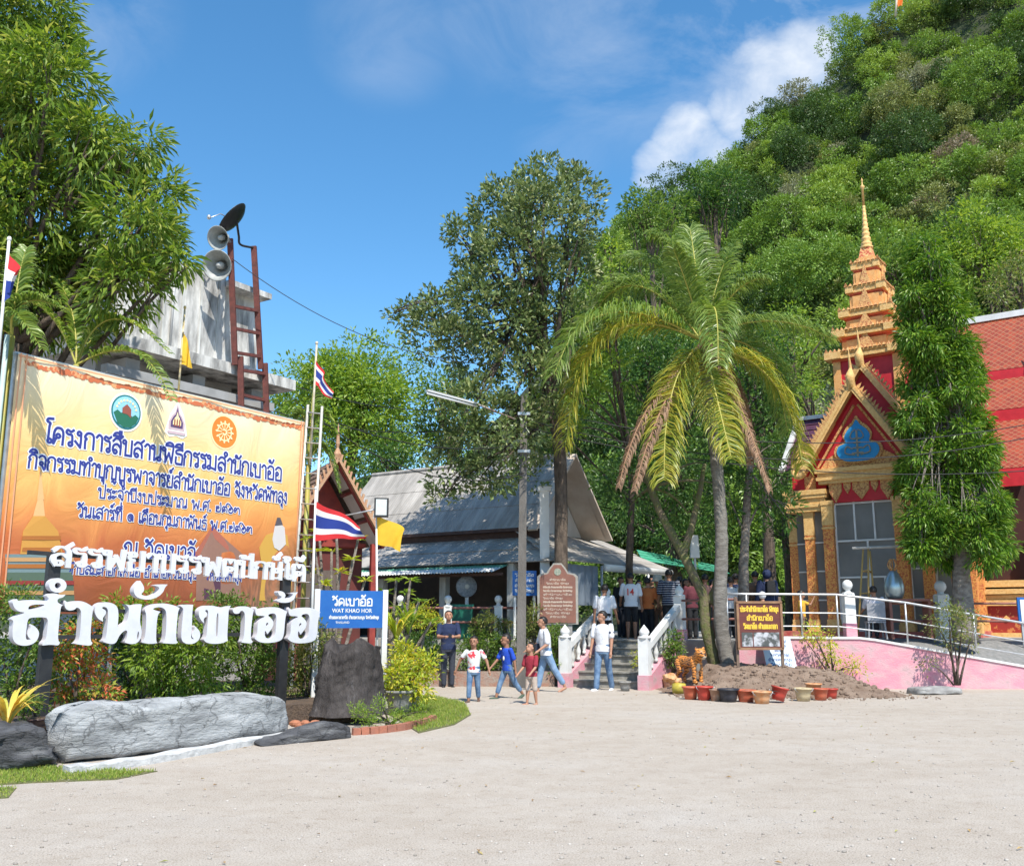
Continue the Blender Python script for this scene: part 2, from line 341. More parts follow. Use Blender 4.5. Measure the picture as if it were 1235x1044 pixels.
G_RACH = mat('palm_rachis', (.34, .34, .06), (.42, .36, .08), .5, 5.)
G_RACHB = mat('dry_rachis', (.36, .2, .11), (.28, .15, .09), .8, 5.)
G_GRASS = leafmat('grass_blade', [(0, (.10, .16, .02)), (.6, (.17, .23, .035)), (1, (.30, .29, .08))], .3, .6)
rng = np.random.default_rng(7)
# ------------------------------------------------------------------ ground
def ground_mat():
    m = bpy.data.materials.new('pale_gravel'); m.use_nodes = True; t = m.node_tree; b = t.nodes['Principled BSDF']; b.inputs['Roughness'].default_value = .95; b.inputs['Specular IOR Level'].default_value = .15
    c = N(t, 'ShaderNodeTexCoord'); o = c.outputs['Object']
    def nz(sc, dt=4., rg=.6, st=(1, 1, 1)):
        mp = N(t, 'ShaderNodeMapping'); mp.inputs['Scale'].default_value = st; K(t, o, mp.inputs[0])
        n = N(t, 'ShaderNodeTexNoise', inp={'Scale': sc, 'Detail': dt, 'Roughness': rg}); K(t, mp.outputs[0], n.inputs['Vector']); return n.outputs[0]
    def ramp(f, stops):
        r = N(t, 'ShaderNodeValToRGB'); e = r.color_ramp.elements
        for i, (p, cc) in enumerate(stops):
            if i < 2: e[i].position = p; e[i].color = (*cc, 1)
            else: q = e.new(p); q.color = (*cc, 1)
        K(t, f, r.inputs[0]); return r.outputs[0]
    def mix(f, a, bb, bt='MIX'):
        x = N(t, 'ShaderNodeMix', data_type='RGBA', blend_type=bt)
        if isinstance(f, float): x.inputs[0].default_value = f
        else: K(t, f, x.inputs[0])
        K(t, a, x.inputs[6]); K(t, bb, x.inputs[7]); return x.outputs[2]
    big = ramp(nz(.35, 5., .62, (.7, 1, 1)), [(.34, (.44, .385, .325)), (.5, (.465, .41, .35)), (.66, (.48, .435, .385))])
    mid = ramp(nz(2.6, 6., .7), [(.30, (.86, .83, .80)), (.6, (1, 1, 1))])
    fine = ramp(nz(75., 3., .75), [(.30, (.42, .39, .35)), (.50, (.98, .98, .98)), (.74, (1.2, 1.2, 1.2))])
    col = mix(1., mix(.8, big, mid, 'MULTIPLY'), fine, 'MULTIPLY')
    v = N(t, 'ShaderNodeTexVoronoi', inp={'Scale': 42.}); K(t, o, v.inputs['Vector'])
    st = ramp(v.outputs['Distance'], [(.0, (.75, .72, .66)), (.16, (1, 1, 1))])
    col = mix(.6, col, st, 'MULTIPLY')
    tr = ramp(nz(.8, 4., .55, (.12, 1.4, 1)), [(.40, (.97, .965, .96)), (.52, (1, 1, 1))])
    col = mix(.8, col, tr, 'MULTIPLY')
    sp_ = ramp(nz(9., 3., .7), [(.30, (.80, .77, .73)), (.44, (1, 1, 1))]); col = mix(.8, col, sp_, 'MULTIPLY')
    K(t, col, b.inputs['Base Color'])
    bp = N(t, 'ShaderNodeBump', inp={'Strength': .5, 'Distance': .02}); K(t, nz(60., 5., .7), bp.inputs['Height'])
    bp2 = N(t, 'ShaderNodeBump', inp={'Strength': .15, 'Distance': .10}); K(t, nz(2., 4.), bp2.inputs['Height']); K(t, bp.outputs[0], bp2.inputs['Normal']); K(t, bp2.outputs[0], b.inputs['Normal'])
    return m
GRAVEL = ground_mat()
b = MB(); b.quad((-900, -300, 0), (900, -300, 0), (900, 1500, 0), (-900, 1500, 0)); tag(b.build('ground', GRAVEL), kind='structure')
# pebbles lying on the yard
b = MB(); n = 9000; yy = 5.5 + 15 * rng.random(n) ** 1.9; xx = (rng.random(n) - .5) * 1.2 * yy + .2
keep = ~((xx < -1.2) & (yy > 10.3 + (xx + 5.2) * 1.05)); xx = xx[keep]; yy = yy[keep]
for x, y in zip(xx, yy):
    r = .003 + .012 * rng.random() ** 5; b.ell((x, y, r * .3), (r * rng.uniform(.8, 1.5), r, r * .7), 5, 3)
STONEP = mat('pebble_stone', (.24, .21, .18), (.50, .46, .41), .9, 3.)
tag(b.build('pebbles', STONEP, smooth=True), kind='stuff')
# dry leaf litter on the yard
b = MB(); n = 110; y = rng.uniform(6, 21, n); x = rng.uniform(-.35, .6, n) * y
V, F = leaf_tris(np.stack([x, y, np.full(n, .012)], 1), np.stack([rng.normal(size=n), rng.normal(size=n), rng.uniform(-.1, .3, n)], 1), np.tile([0, 0, 1.], (n, 1)), rng.uniform(.03, .08, n), rng.uniform(.015, .03, n)); b.add(V, F)
tag(b.build('fallen_leaves', leafmat('fallen_leaf', [(0, (.16, .10, .05)), (.6, (.3, .2, .09)), (1, (.2, .22, .06))], .1)), kind='stuff')
# ------------------------------------------------------------------ terrace, stairs
TZ = 1.05
TERR = mat('terrace_concrete', (.40, .38, .35), (.28, .27, .25), .9, 1.4, bump=.3, bscale=40)
b = MB(); b.prism([(-16, 24.9), (2.40, 25.3), (4.08, 24.42), (5.15, 22.75), (8.0, 22.75), (9.5, 26.4), (30, 26.4), (30, 60), (-16, 60)], (0, 0, -.2), (1, 0, 0), (0, 1, 0), (0, 0, TZ + .2))
tag(b.build('terrace', TERR), kind='structure')
def wallz(x): return float(np.interp(x, [5, 8.05, 11.75, 14.5, 16], [1.12, 1.10, .45, .06, .06]))
GREYG = mat('grey_gravel_slope', (.30, .29, .28), (.2, .2, .19), .95, 9., bump=.9, bscale=30)
b = MB()
def rampf(u, v):
    x = 5.2 + u * 12.8; y = 22.82 + v * 3.7; s_ = v * v * (3 - 2 * v); return (x, y, (wallz(x) - .07) * (1 - s_) + (TZ + .01) * s_ + .03 * math.sin(x * 5 + y * 3) * math.sin(v * 3.14))
b.grid(rampf, 50, 12); tag(b.build('ramp', GREYG, smooth=True), kind='structure')
# pink retaining wall
t = thing('retaining_wall', 'pink painted retaining wall with white coping sloping down along the ramp', 'wall', (5.15, 22.6, 0))
xs = np.linspace(5.15, 15.2, 30); top = [wallz(x) for x in xs]
b = MB(); poly = [(5.15, -.1), (15.2, -.1)] + [(x, z) for x, z in zip(xs[::-1], top[::-1])]
b.prism(poly, (0, 22.85, 0), (1, 0, 0), (0, 0, 1), (0, -.25, 0)); b.build('wall_face', PINK, t)
b = MB()
for i in range(len(xs) - 1): b.bar((xs[i], 22.72, top[i] + .025), (xs[i + 1] + .001, 22.72, top[i + 1] + .025), .3, .05)
b.build('coping', WHITE, t)
# steel railing on the wall
t = thing('ramp_railing', 'grey steel pipe railing following the top of the pink wall', 'railing', (5.15, 22.72, 1.12))
pts = [(x, 22.68, wallz(x) + .03) for x in (4.95, 5.4, 6.65, 7.48, 9.05, 10.6, 12.1, 13.6)]
for p in pts:
    b = MB(); b.tube([p, (p[0], p[1], p[2] + .97)], .022, 8); b.build('post', METAL, t, True)
for hh, r_ in ((.97, .026), (.55, .016), (.25, .014)):
    b = MB(); b.tube([(p[0], p[1], p[2] + hh) for p in pts], r_, 8); b.build('rail', METAL, t, True)
def ball_post(base, h, wd, m1, m2, t, fr=.28):
    b = MB(); b.box((base[0], base[1], base[2] + h * fr / 2), (wd * 1.04, wd * 1.04, h * fr)); q = b.build('post_base', m2, t)
    b = MB(); b.box((base[0], base[1], base[2] + h * (fr + (.8 - fr) / 2)), (wd, wd, h * (.8 - fr)))
    b.lathe([(wd * .62, 0), (wd * .62, .03), (wd * .3, .05), (wd * .24, .09), (wd * .3, .11)], (base[0], base[1], base[2] + h * .8), 10)
    o = b.build('post', m1, t)
    b = MB(); b.ell((base[0], base[1], base[2] + h * .8 + .11 + wd * .42), (wd * .5, wd * .5, wd * .52), 12, 8); b.build('finial', m1, o, True)
b0 = W(1026, 770, 22.95)
t = thing('ball_post', 'white post with round ball top standing on the pink wall', 'post', b0); ball_post((b0[0], b0[1], wallz(b0[0])), 1.27, .24, WHITE, PINK, t)
# back railing of the ramp
t = thing('forecourt_railing', 'red brown pipe railing with white ball post before the gilded shrine', 'railing', (10, 25.8, TZ))
bp0 = W(1137, 745, 25.6); ball_post((bp0[0], bp0[1], TZ - .1), 1.5, .3, WHITE, WHITE, t)
RAILB = mat('red_brown_rail', (.34, .13, .10), (.25, .12, .10), .6, 8.)
for z in (TZ + .9, TZ + .45):
    b = MB(); b.tube([(9.3, 25.7, z), (bp0[0] - .15, 25.6, z)], .03, 8); b.tube([(bp0[0] + .15, 25.6, z), (15.5, 25.5, z)], .03, 8); b.build('rail', RAILB, t, True)
# stairs
SR = R(-28)
t = thing('staircase', 'grey concrete steps with white balustrade climbing to the terrace', 'stairs', (2.2, 22.9, 0), SR)
STEP = mat('worn_concrete_step', (.34, .325, .29), (.2, .19, .165), .9, 6., bump=.4, bscale=35)
for i in range(6):
    b = MB(); b.box((0, .36 * i + 1.2 - .18 * i, .175 * i + .0875), (1.8, 2.4 - .36 * i, .174)); b.box((0, .36 * i - .012, .175 * i + .16), (1.84, .05, .035)); b.build('step', STEP, t, world=False)
for sg in (-1, 1):
    x = sg * .98
    b = MB(); b.prism([(-.1, 0), (2.3, 0), (2.3, 1.2), (2.1, 1.17), (-.1, .3)], (x - .09, 0, 0), (0, 1, 0), (0, 0, 1), (.18, 0, 0)); b.build('stringer', PINK, t, world=False)
    b = MB(); b.bar((x, -.1, .92), (x, 2.25, 1.86), .16, .14); b.build('handrail', WHITE, t, world=False)
    for k in range(6):
        y = .2 + .34 * k; z = .32 + .416 * (y + .1); b = MB()
        b.lathe([(.05, 0), (.05, .05), (.03, .07), (.062, .16), (.065, .22), (.03, .36), (.045, .40), (.045, .5)], (x, y, z), 10); b.build('baluster', DIRTYW, t, True, world=False)
    for (y, z, h, base) in ((-.2, 0, 1.12, .32), (2.35, TZ - .05, 1.1, .3)):
        b = MB(); b.box((x, y, z + base / 2), (.27, .27, base)); q = b.build('newel_base', PINK, t, world=False)
        b = MB(); b.box((x, y, z + base + (h - base) / 2), (.23, .23, h - base)); q = b.build('newel', WHITE, t, world=False)
        b = MB(); b.lathe([(.15, 0), (.15, .04), (.08, .06), (.11, .1), (.12, .15), (.09, .2), (.04, .26), (0, .31)], (x, y, z + h), 12); b.build('finial', WHITE, q, True, world=False)
# left terrace balustrade
t = thing('terrace_balustrade', 'red brown rails between white ball topped posts in front of the hall', 'railing', (-1.5, 25.05, TZ))
for px in (482, 540, 601, 655):
    p = W(px, 760, 25.05); ball_post((p[0], p[1], TZ), 1.0, .2, WHITE, WHITE, t)
for z in (.78, .42):
    b = MB(); b.tube([(-6, 25.05, TZ + z), (1.6, 25.05, TZ + z)], .03, 8); b.build('rail', RAILB, t, True)
t = thing('landing_railing', 'brown rails running from the stair head to the tree trunks', 'railing', (4.2, 23.4, TZ))
for z in (.95, .5):
    b = MB(); b.tube([(4.2, 24.4, TZ + z), (5.2, 22.85, TZ + z)], .028, 8); b.build('rail', RAILB, t, True)
b = MB(); b.tube([(5.2, 22.85, TZ), (5.2, 22.85, TZ + .97)], .03, 8); b.build('post', RAILB, t, True)
# planting bed in front of the terrace
SOIL = mat('bed_soil', (.16, .11, .075), (.09, .065, .05), 1., 8., bump=1., bscale=25)
b = MB(); b.prism([(-4.2, 23.6), (1.0, 23.6), (1.0, 24.88), (-4.2, 24.88)], (0, 0, -.05), (1, 0, 0), (0, 1, 0), (0, 0, .36)); tag(b.build('planting_bed', SOIL), kind='structure')
t = thing('bed_kerb', 'low weathered brick kerb behind the children', 'kerb', (-1.5, 23.25, 0)); BRICK = mat('old_brick', (.32, .17, .12), (.3, .26, .22), .9, 7., bump=.5)
b = MB(); b.box((-1.6, 23.52, .17), (5.2, .16, .34)); b.build('kerb_face', BRICK, t)
# ------------------------------------------------------------------ hill
sk = [(520, 560), (640, 440), (700, 345), (735, 290), (770, 262), (800, 245), (850, 222), (880, 205), (900, 165), (935, 132), (980, 108), (1020, 72), (1060, 38), (1090, 12), (1140, -35), (1250, -110), (1500, -260)]
YR = 112.; skw = np.array([W(x, y, YR) for x, y in sk]); SKX = skw[:, 0]; SKZ = skw[:, 2] - 2.6
def hz(x, y):
    zr = np.interp(x * YR / np.maximum(y, 60) * .35 + x * .65, SKX, SKZ); tt = np.clip((y - 44) / (YR - 44), 0, 1.25)
    return 1.0 + (zr - 1) * np.minimum(tt, 1) ** 1.12 + 2.2 * np.sin(x * .31 + y * .17) * np.sin(y * .23 - x * .11) * tt * (tt < 1)
HILLM = mat('hill_earth', (.022, .04, .012), (.05, .055, .03), 1., .6, bump=.6, bscale=3)
b = MB()
def hf(u, v):
    x = -30 + 160 * u; y = 44 + 84 * v; return (x, y, float(hz(x, y)))
b.grid(hf, 60, 36); tag(b.build('hill', HILLM, smooth=True), kind='structure')
FM = [leafmat('hill_leaf_' + nm, [(0, tuple(v * .8 for v in c)), (.55, c), (1, tuple(min(1, v * 1.22) for v in c))], .18, gain=1.65) for nm, c in
      (('deep', (.042, .078, .018)), ('fresh', (.115, .185, .03)), ('lime', (.17, .24, .04)), ('olive', (.145, .165, .05)), ('grey', (.17, .175, .10)), ('brown', (.18, .145, .095)))]
b = MB(); rngu = np.random.default_rng(4); n = 2600; Yu = rngu.uniform(46, 124, n); Xu = Yu * rngu.uniform(.05, .65, n)
for x, y in zip(Xu, Yu): V, F = cloud(rngu, (x, y, float(hz(x, y)) + .3), (1.3, 1.3, .8), 7, 18, .5, .3, .5, droop=0., inner=.5, nout=1.2); b.add(V, F)
tag(b.build('hillside_undergrowth', leafmat('undergrowth_leaf', [(0, (.045, .08, .018)), (.6, (.075, .12, .025)), (1, (.12, .15, .04))], .2, gain=1.4)), kind='stuff')
b = MB(); cnt = 0; rngf = np.random.default_rng(11)
from mathutils import noise as mnoise
put = []
for (rlo, rhi, tries) in ((3.0, 4.4, 220), (2.0, 2.9, 1800), (1.3, 1.9, 6000), (.8, 1.25, 9000)):   # big crowns first, smaller ones fill the gaps
    for k in range(tries):
        Y = rngf.uniform(47, 126); X = Y * rngf.uniform(.06, .64); r = rngf.uniform(rlo, rhi)
        if all((X - a) ** 2 + (Y - c) ** 2 > ((.68 if r > 2.2 else .58) * (r + q)) ** 2 for a, c, q in put): put.append((X, Y, r))
for X, Y, r in put:
    z = float(hz(X, Y)); hgt = rngf.uniform(.85, 1.3)
    q = np.clip(rngf.normal(.48, .17) + .34 * mnoise.noise(Vector((X * .08, Y * .08, 1.))), 0, 1); up = (z > 45) * .10
    m = 0 if q < .30 else 1 if q < .52 else 2 if q < .72 - up else 3 if q < .86 - up else 4 if q < .95 - up * .3 else 5
    for s_ in range(1 + int(r * 1.6)):   # a crown is several rounded boughs
        a = rngf.uniform(0, 6.28); d_ = 0 if s_ == 0 else r * rngf.uniform(.35, .62); rs = r * (.72 if s_ == 0 else rngf.uniform(.34, .52))
        c_ = (X + math.cos(a) * d_, Y + math.sin(a) * d_, z + r * hgt * (.95 if s_ == 0 else rngf.uniform(.45, 1.15)))
        V, F = cloud(rngf, c_, (rs, rs, rs * .85), int(11 * rs ** 1.6) + 5, 26, .5, .28, .52, droop=.0, inner=.9, nout=2.2, nz=.25); b.add(V, F, m)
    cnt += 1
tag(b.build('hillside_forest', FM), kind='stuff'); print('hill trees', cnt, b.n)
# bare rock faces
ROCK = mat('limestone', (.30, .27, .24), (.16, .14, .13), .95, .5, bump=1., bscale=3)
# ------------------------------------------------------------------ hall
def roofmat(name, c1, c2, c3):
    m = mat(name, c1, c2, .9, 2.2, c3=c3, stretch=(1.6, .35, .35), lo=.38, hi=.6); t = m.node_tree; pb = t.nodes['Principled BSDF']
    c = N(t, 'ShaderNodeTexCoord'); wv = N(t, 'ShaderNodeTexWave', wave_type='BANDS', bands_direction='X', inp={'Scale': 3.2, 'Distortion': 0.}); K(t, c.outputs['Object'], wv.inputs['Vector'])
    bp = N(t, 'ShaderNodeBump', inp={'Strength': .22, 'Distance': .03}); K(t, wv.outputs[0], bp.inputs['Height']); K(t, bp.outputs[0], pb.inputs['Normal']); return m
CEM = roofmat('cement_roof_sheet', (.27, .25, .225), (.40, .37, .335), (.46, .43, .39))
HRZ = math.atan2(-.548, .837); hs = 1.05
RR_ = np.array([1.57 * hs, 27 * hs, 0])
hall = thing('village_hall', 'white gabled hall with grey cement sheet roof and open front', 'hall', RR_, HRZ)
def hl(x, y, z): # local -> world
    c, s_ = math.cos(HRZ), math.sin(HRZ); return RR_ + np.array([x * c - y * s_, x * s_ + y * c, z])
zr = W(685, 549, 27 * hs)[2]; pe = hl(0, -2.1, 0); z1 = W(637, 636, pe[1])[2]; z2 = 2.98
def slab(b, A, Bq, C, D, rows, th=.03, m=0):
    """sloping roof A-B (upper edge) D-C (lower edge) laid in overlapping rows"""
    A, Bq, C, D = map(np.asarray, (A, Bq, C, D)); n = norm(np.cross(Bq - A, D - A)); n = n if n[2] > 0 else -n
    for i in range(rows):
        u0, u1 = i / rows, min(1, (i + 1.06) / rows)
        a0 = A + (D - A) * u0; b0 = Bq + (C - Bq) * u0; a1 = A + (D - A) * u1 + n * th; b1 = Bq + (C - Bq) * u1 + n * th
        b.add([a0, b0, b1, a1, a0 - n * th, b0 - n * th, b1 - n * th, a1 - n * th], [[0, 1, 2, 3], [7, 6, 5, 4], [3, 2, 6, 7], [0, 3, 7, 4], [1, 5, 6, 2], [0, 4, 5, 1]], m)
X0, X1 = -7.6, .12
b = MB(); slab(b, (X0, 0, zr), (X1, 0, zr), (X1, -2.15, z1), (X0, -2.15, z1), 3, .014); slab(b, (X0, 0, zr), (X1, 0, zr), (X1, 2.15, z1), (X0, 2.15, z1), 3, .014)
b.tube([(X0, 0, zr + .02), (X1, 0, zr + .02)], .07, 8)
b.build('upper_roof', CEM, hall, world=False)
b = MB(); zb = z1 - .22
slab(b, (X0 - .6, -1.95, zb), (-.1, -1.95, zb), (1.64, -3.55, z2), (X0 - .6, -3.55, z2), 2)
slab(b, (-.7, -1.95, zb + .25), (-.7, 3.4, zb + .25), (1.64, 3.4, z2 + .06), (1.64, -3.55, z2 + .03), 2)
b.build('lower_roof', CEM, hall, world=False)
DKBR = mat('dark_brown_timber', (.055, .03, .025), (.09, .05, .04), .7, 6.)
b = MB(); b.box(((X0 + .3) / 2, -1.98, zb + .06), (-X0 + .3, .06, .26)); b.box(((X0 + .1) / 2, -2.16, z1 - .03), (-X0 + .1, .03, .09)); b.build('fascia', DKBR, hall, world=False)
GABW = mat('gable_white', (.70, .69, .66), (.55, .53, .5), .7, 1.6, stretch=(1, 1, .4))
b = MB(); b.prism([(-2.0, zb - .1), (2.0, zb - .1), (2.0, z1 + .02), (0, zr - .1), (-2.0, z1 + .02)], (-.8, 0, 0), (0, 1, 0), (0, 0, 1), (.12, 0, 0)); b.build('gable_wall', GABW, hall, world=False)
BARGE = mat('barge_board_paint', (.60, .52, .44), (.5, .4, .32), .7, 2.)
b = MB()
for sg in (-1, 1):
    b.bar((X1 + .02, 0, zr + .0), (X1 + .02, sg * 2.22, z1 - .08), .06, .3, up=(1, 0, 0))
    A = np.array([-.68, 0, zr - .06]); D = np.array([-.68, sg * 2.1, z1 - .06]); b.quad(A, A + [.78, 0, 0], D + [.78, 0, 0], D)
b.build('barge_board', BARGE, hall, world=False)
q0, q1 = W(657, 695, 24.9), W(657, 592, 24.9)
t = thing('white_pillar', 'slender white pillar rising past the hall eave beside the tree trunk', 'pillar', (q0[0], q0[1], TZ)); b = MB(); b.box((q0[0], q0[1], (TZ + q1[2]) / 2), (.24, .22, q1[2] - TZ)); b.build('shaft', WHITE, t); b = MB(); b.box((q0[0], q0[1], q1[2] + .05), (.34, .3, .12)); b.build('capital', WHITE, t)
# corrugated green-white awning
AWN = mat('awning_sheet_white', (.74, .74, .71), (.62, .62, .6), .6, 4.); AWG = mat('awning_sheet_green', (.10, .32, .21), (.16, .36, .26), .6, 4.)
b = MB(); nx = 240
def awf(u, v):
    x = X0 - .6 + u * (-X0 + .8); return (x, -3.42 - v * .8, z2 - .03 - .22 * v + .018 * math.sin(x * 62))
b.grid(lambda u, v: awf(u, v * .45), nx, 2, 1); b.grid(lambda u, v: awf(u, .46 + v * .54), nx, 2, 0); b.build('awning', [AWN, AWG], hall, True, world=False)
b = MB(); b.box((X0 / 2, -3.9, z2 - .3), (-X0 + .6, .05, .07)); b.build('awning_beam', DKBR, hall, world=False)
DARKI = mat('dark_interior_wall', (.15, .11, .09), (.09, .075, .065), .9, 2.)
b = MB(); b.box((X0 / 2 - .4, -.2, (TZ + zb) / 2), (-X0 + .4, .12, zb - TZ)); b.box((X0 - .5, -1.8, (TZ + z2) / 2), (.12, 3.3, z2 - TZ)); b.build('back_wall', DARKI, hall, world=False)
for x in (-6.4, -4.2, -2.0, .2):
    b = MB(); b.box((x, -3.3, (TZ + z2) / 2), (.2, .2, z2 - TZ)); b.build('column', DIRTYW, hall, world=False)
BLIND = mat('blue_grey_blind', (.20, .24, .29), (.165, .2, .24), .7, 1.2, stretch=(1, 1, 3), bump=.15)
b = MB(); b.grid(lambda u, v: (1.5 + .015 * math.sin(u * 40), -3.45 + u * 2.4, z2 - .02 - v * 1.05), 40, 4); b.build('roll_blind', BLIND, hall, True, world=False)
b = MB(); b.tube([(1.66, -.9, z2 - .05), (1.66, 3.4, z2 - .02)], .1, 12); b.build('gutter', WHITE, hall, True, world=False)
for y in (-3.45, -1.0, 3.2):
    b = MB(); b.tube([(1.6, y, TZ), (1.6, y, z2)], .04, 8); b.build('eave_post', METAL, hall, True, world=False)
# things under the eaves
def under(px, py, Y): return W(px, py, Y)
t = thing('standing_fan', 'white round pedestal fan under the hall awning', 'fan', (*W(563, 700, 26.0)[:2], TZ)); c = W(563, 707, 26.0)
b = MB(); b.tube([(c[0], c[1] + .08, TZ), (c[0], c[1] + .08, c[2])], .05, 10); b.lathe([(.25, 0), (.25, .03), (.05, .05)], (c[0], c[1] + .08, TZ), 14); b.build('stand', WHITE, t, True)
rm = Matrix.Rotation(R(-80), 3, 'X') @ Matrix.Rotation(0, 3, 'Z'); Ax = np.array(Matrix.Rotation(R(80), 3, 'X'))
def spun(b, prof, c, n=16, axis=(0, -1, 0), m=0, cap0=True):
    q = MB(); q.lathe(prof, (0, 0, 0), n, cap0=cap0); M3 = np.array(Vector(axis).to_track_quat('Z', 'Y').to_matrix())
    V = np.concatenate(q.V) @ M3.T + np.asarray(c); k = b.n; b.V.append(V); b.n += len(V)
    for L_, Z_, M_ in zip(q.L, q.Z, q.M): b.L.append(L_ + k); b.Z.append(Z_); b.M.append(np.full(len(Z_), m))
    return b
b = MB(); spun(b, [(0, .02), (.26, .02), (.28, 0), (.28, -.08), (.2, -.14), (0, -.16)], c, 22, (.3, -1, 0)); b.build('fan_guard', mat('fan_guard_grey', (.35, .38, .42), (.2, .22, .25), .5, 20.), t, True)
b = MB(); spun(b, [(0, .06), (.06, .05), (.07, .0)], c, 12, (.3, -1, 0)); b.build('hub', WHITE, t, True)
c = W(557, 748, 25.6); t = thing('waste_bin', 'dark green lidded plastic bin on the terrace under the awning', 'bin', (c[0], c[1], TZ)); GBIN = mat('green_plastic', (.01, .12, .08), (.012, .15, .10), .45, 6.)
b = MB(); b.box((c[0], c[1], TZ + .4), (.5, .5, .8), taper=1.15); b.build('bin_body', GBIN, t)
b = MB(); b.box((c[0], c[1], TZ + .84), (.62, .62, .07)); b.build('lid', GBIN, t)
for i, (px, lab) in enumerate(((588, 'green wheelbarrow drum leaning in the dark hall front'),)):
    c = W(px + 8, 725, 26.3); t = thing('round_drum', 'dark round drum standing under the hall awning beside the fan', 'drum', (c[0], c[1], TZ))
    b = MB(); spun(b, [(.1, .0), (.42, .0), (.42, -.3), (.1, -.3)], (c[0], c[1], TZ + .45), 22, (.4, -1, .1)); b.build('drum_shell', mat('drum_grey', (.08, .08, .085), (.16, .16, .16), .6, 5.), t, True)
# ------------------------------------------------------------------ red gabled pavilion
pav = thing('red_pavilion', 'small red gabled pavilion with toothed roof edge behind the flags', 'pavilion', (*W(388, 700, 23.5)[:2], 0), R(26))
REDT = mat('red_timber', (.30, .045, .03), (.2, .03, .025), .6, 4.); SOF = mat('soffit_white', (.8, .78, .75), (.7, .67, .65), .7, 2.); PTILE = mat('weathered_roof_tile', (.26, .15, .10), (.16, .11, .09), .9, 12., bump=.7, bscale=30)
za = W(402, 556, 23)[2]; ze = 3.3; hw = 1.2
b = MB()
for sg in (-1, 1): slab(b, (0, -1.0, za), (0, 3.2, za), (sg * hw, 3.2, ze), (sg * hw, -1.0, ze), 12, .025)
b.build('roof', PTILE, pav, world=False)
b = MB()
for sg in (-1, 1):
    A = np.array([0, -1.05, za - .02]); D = np.array([sg * (hw + .02), -1.05, ze - .05]); b.bar(A, D, .06, .2, up=(0, 1, 0))
    for k in range(15):
        q = A + (D - A) * (k + .7) / 15.5; b.bar(q, q + np.array([sg * .05, 0, .2]), .05, .04, 0, up=(0, 1, 0))
b.lathe([(.08, 0), (.1, .1), (.03, .25), (.05, .35), (.012, .8), (0, .85)], (0, -1.0, za), 8)
b.build('barge_board', mat('faded_gold_red', (.42, .2, .11), (.45, .3, .18), .7, 20.), pav, world=False)
b = MB()
for sg in (-1, 1):
    for i in range(3):
        u0, u1 = i / 3 + .03, (i + 1) / 3 - .03; P = lambda u, y: np.array([sg * hw * u, y, za + (ze - za) * u - .07])
        b.quad(P(u0, -.95), P(u1, -.95), P(u1, -.02), P(u0, -.02))
b.build('soffit', SOF, pav, world=False)
b = MB()
for sg in (-1, 1):
    for i in range(4):
        u = min(.99, i / 3 + .01); P = lambda y: np.array([sg * hw * u, y, za + (ze - za) * u - .09]); b.bar(P(-.98), P(0), .06, .06)
    b.bar((0, -.98, za - .09), (sg * hw, -.98, ze - .09), .08, .06, up=(0, 1, 0))
b.prism([(-1.02, ze - .05), (1.02, ze - .05), (0, za - .25)], (0, 0, 0), (1, 0, 0), (0, 0, 1), (0, .08, 0))
for x in (-.5, 0, .5): b.box((x, -.03, ze + .45), (.05, .06, .85 if x == 0 else .4))
b.box((0, -.03, ze + .02), (2.1, .08, .1)); b.build('gable_frame', REDT, pav, world=False)
b = MB(); b.box((0, 1.5, ze / 2), (2.0, 2.9, ze)); b.build('wall', mat('dark_red_wall', (.13, .03, .025), (.09, .025, .02), .8, 2.), pav, world=False)
b = MB(); b.box((0, -.02, 1.6), (.8, .06, 2.2)); b.build('door', DARKI, pav, world=False)
for sg in (-1, 1):
    b = MB(); b.box((sg * 1.0, -.85, ze / 2), (.14, .14, ze)); b.build('post', REDT, pav, world=False)
# ------------------------------------------------------------------ concrete water tower
TR = math.atan2(3.4, 2.5)
A0 = W(150, 404, 19.7); B0 = W(357, 457, 23.8); TR = math.atan2(B0[1] - A0[1], B0[0] - A0[0]); Lt = float(np.linalg.norm((B0 - A0)[:2])); zs = (A0[2] + B0[2]) / 2
tw = thing('water_tower', 'stained concrete water tank building rising behind the orange billboard', 'building', (A0[0], A0[1], 0), TR)
STAIN = mat('stained_whitewash', (.66, .65, .62), (.10, .098, .095), .9, 1.9, bump=.3, bscale=14, lo=.42, hi=.68, stretch=(1.6, 1.6, .42), detail=8.)
b = MB(); b.box((Lt / 2 - .2, 2.2, zs - .13), (Lt + .4, 4.4, .26)); b.build('slab', STAIN, tw, world=False)
SLB = mat('slab_soffit', (.38, .38, .38), (.3, .3, .3), .9, 3.)
for k in range(3):
    b = MB(); b.box((.6 + k * (Lt - 1.4) / 2, 2.2, zs / 2 - .2), (.35, 3.4, zs - .3)); b.build('pier', SLB, tw, world=False)
b = MB(); b.box((Lt / 2 - .5, 2.4, zs - 1.25), (Lt - 1.2, 2.6, 2.0)); b.build('lower_wall', mat('grey_wall', (.42, .42, .42), (.3, .3, .3), .9, 2.), tw, world=False)
b = MB(); b.box((Lt / 2 - .4, .25, zs - .78), (Lt - .3, .22, .2)); b.build('ledge', SLB, tw, world=False)
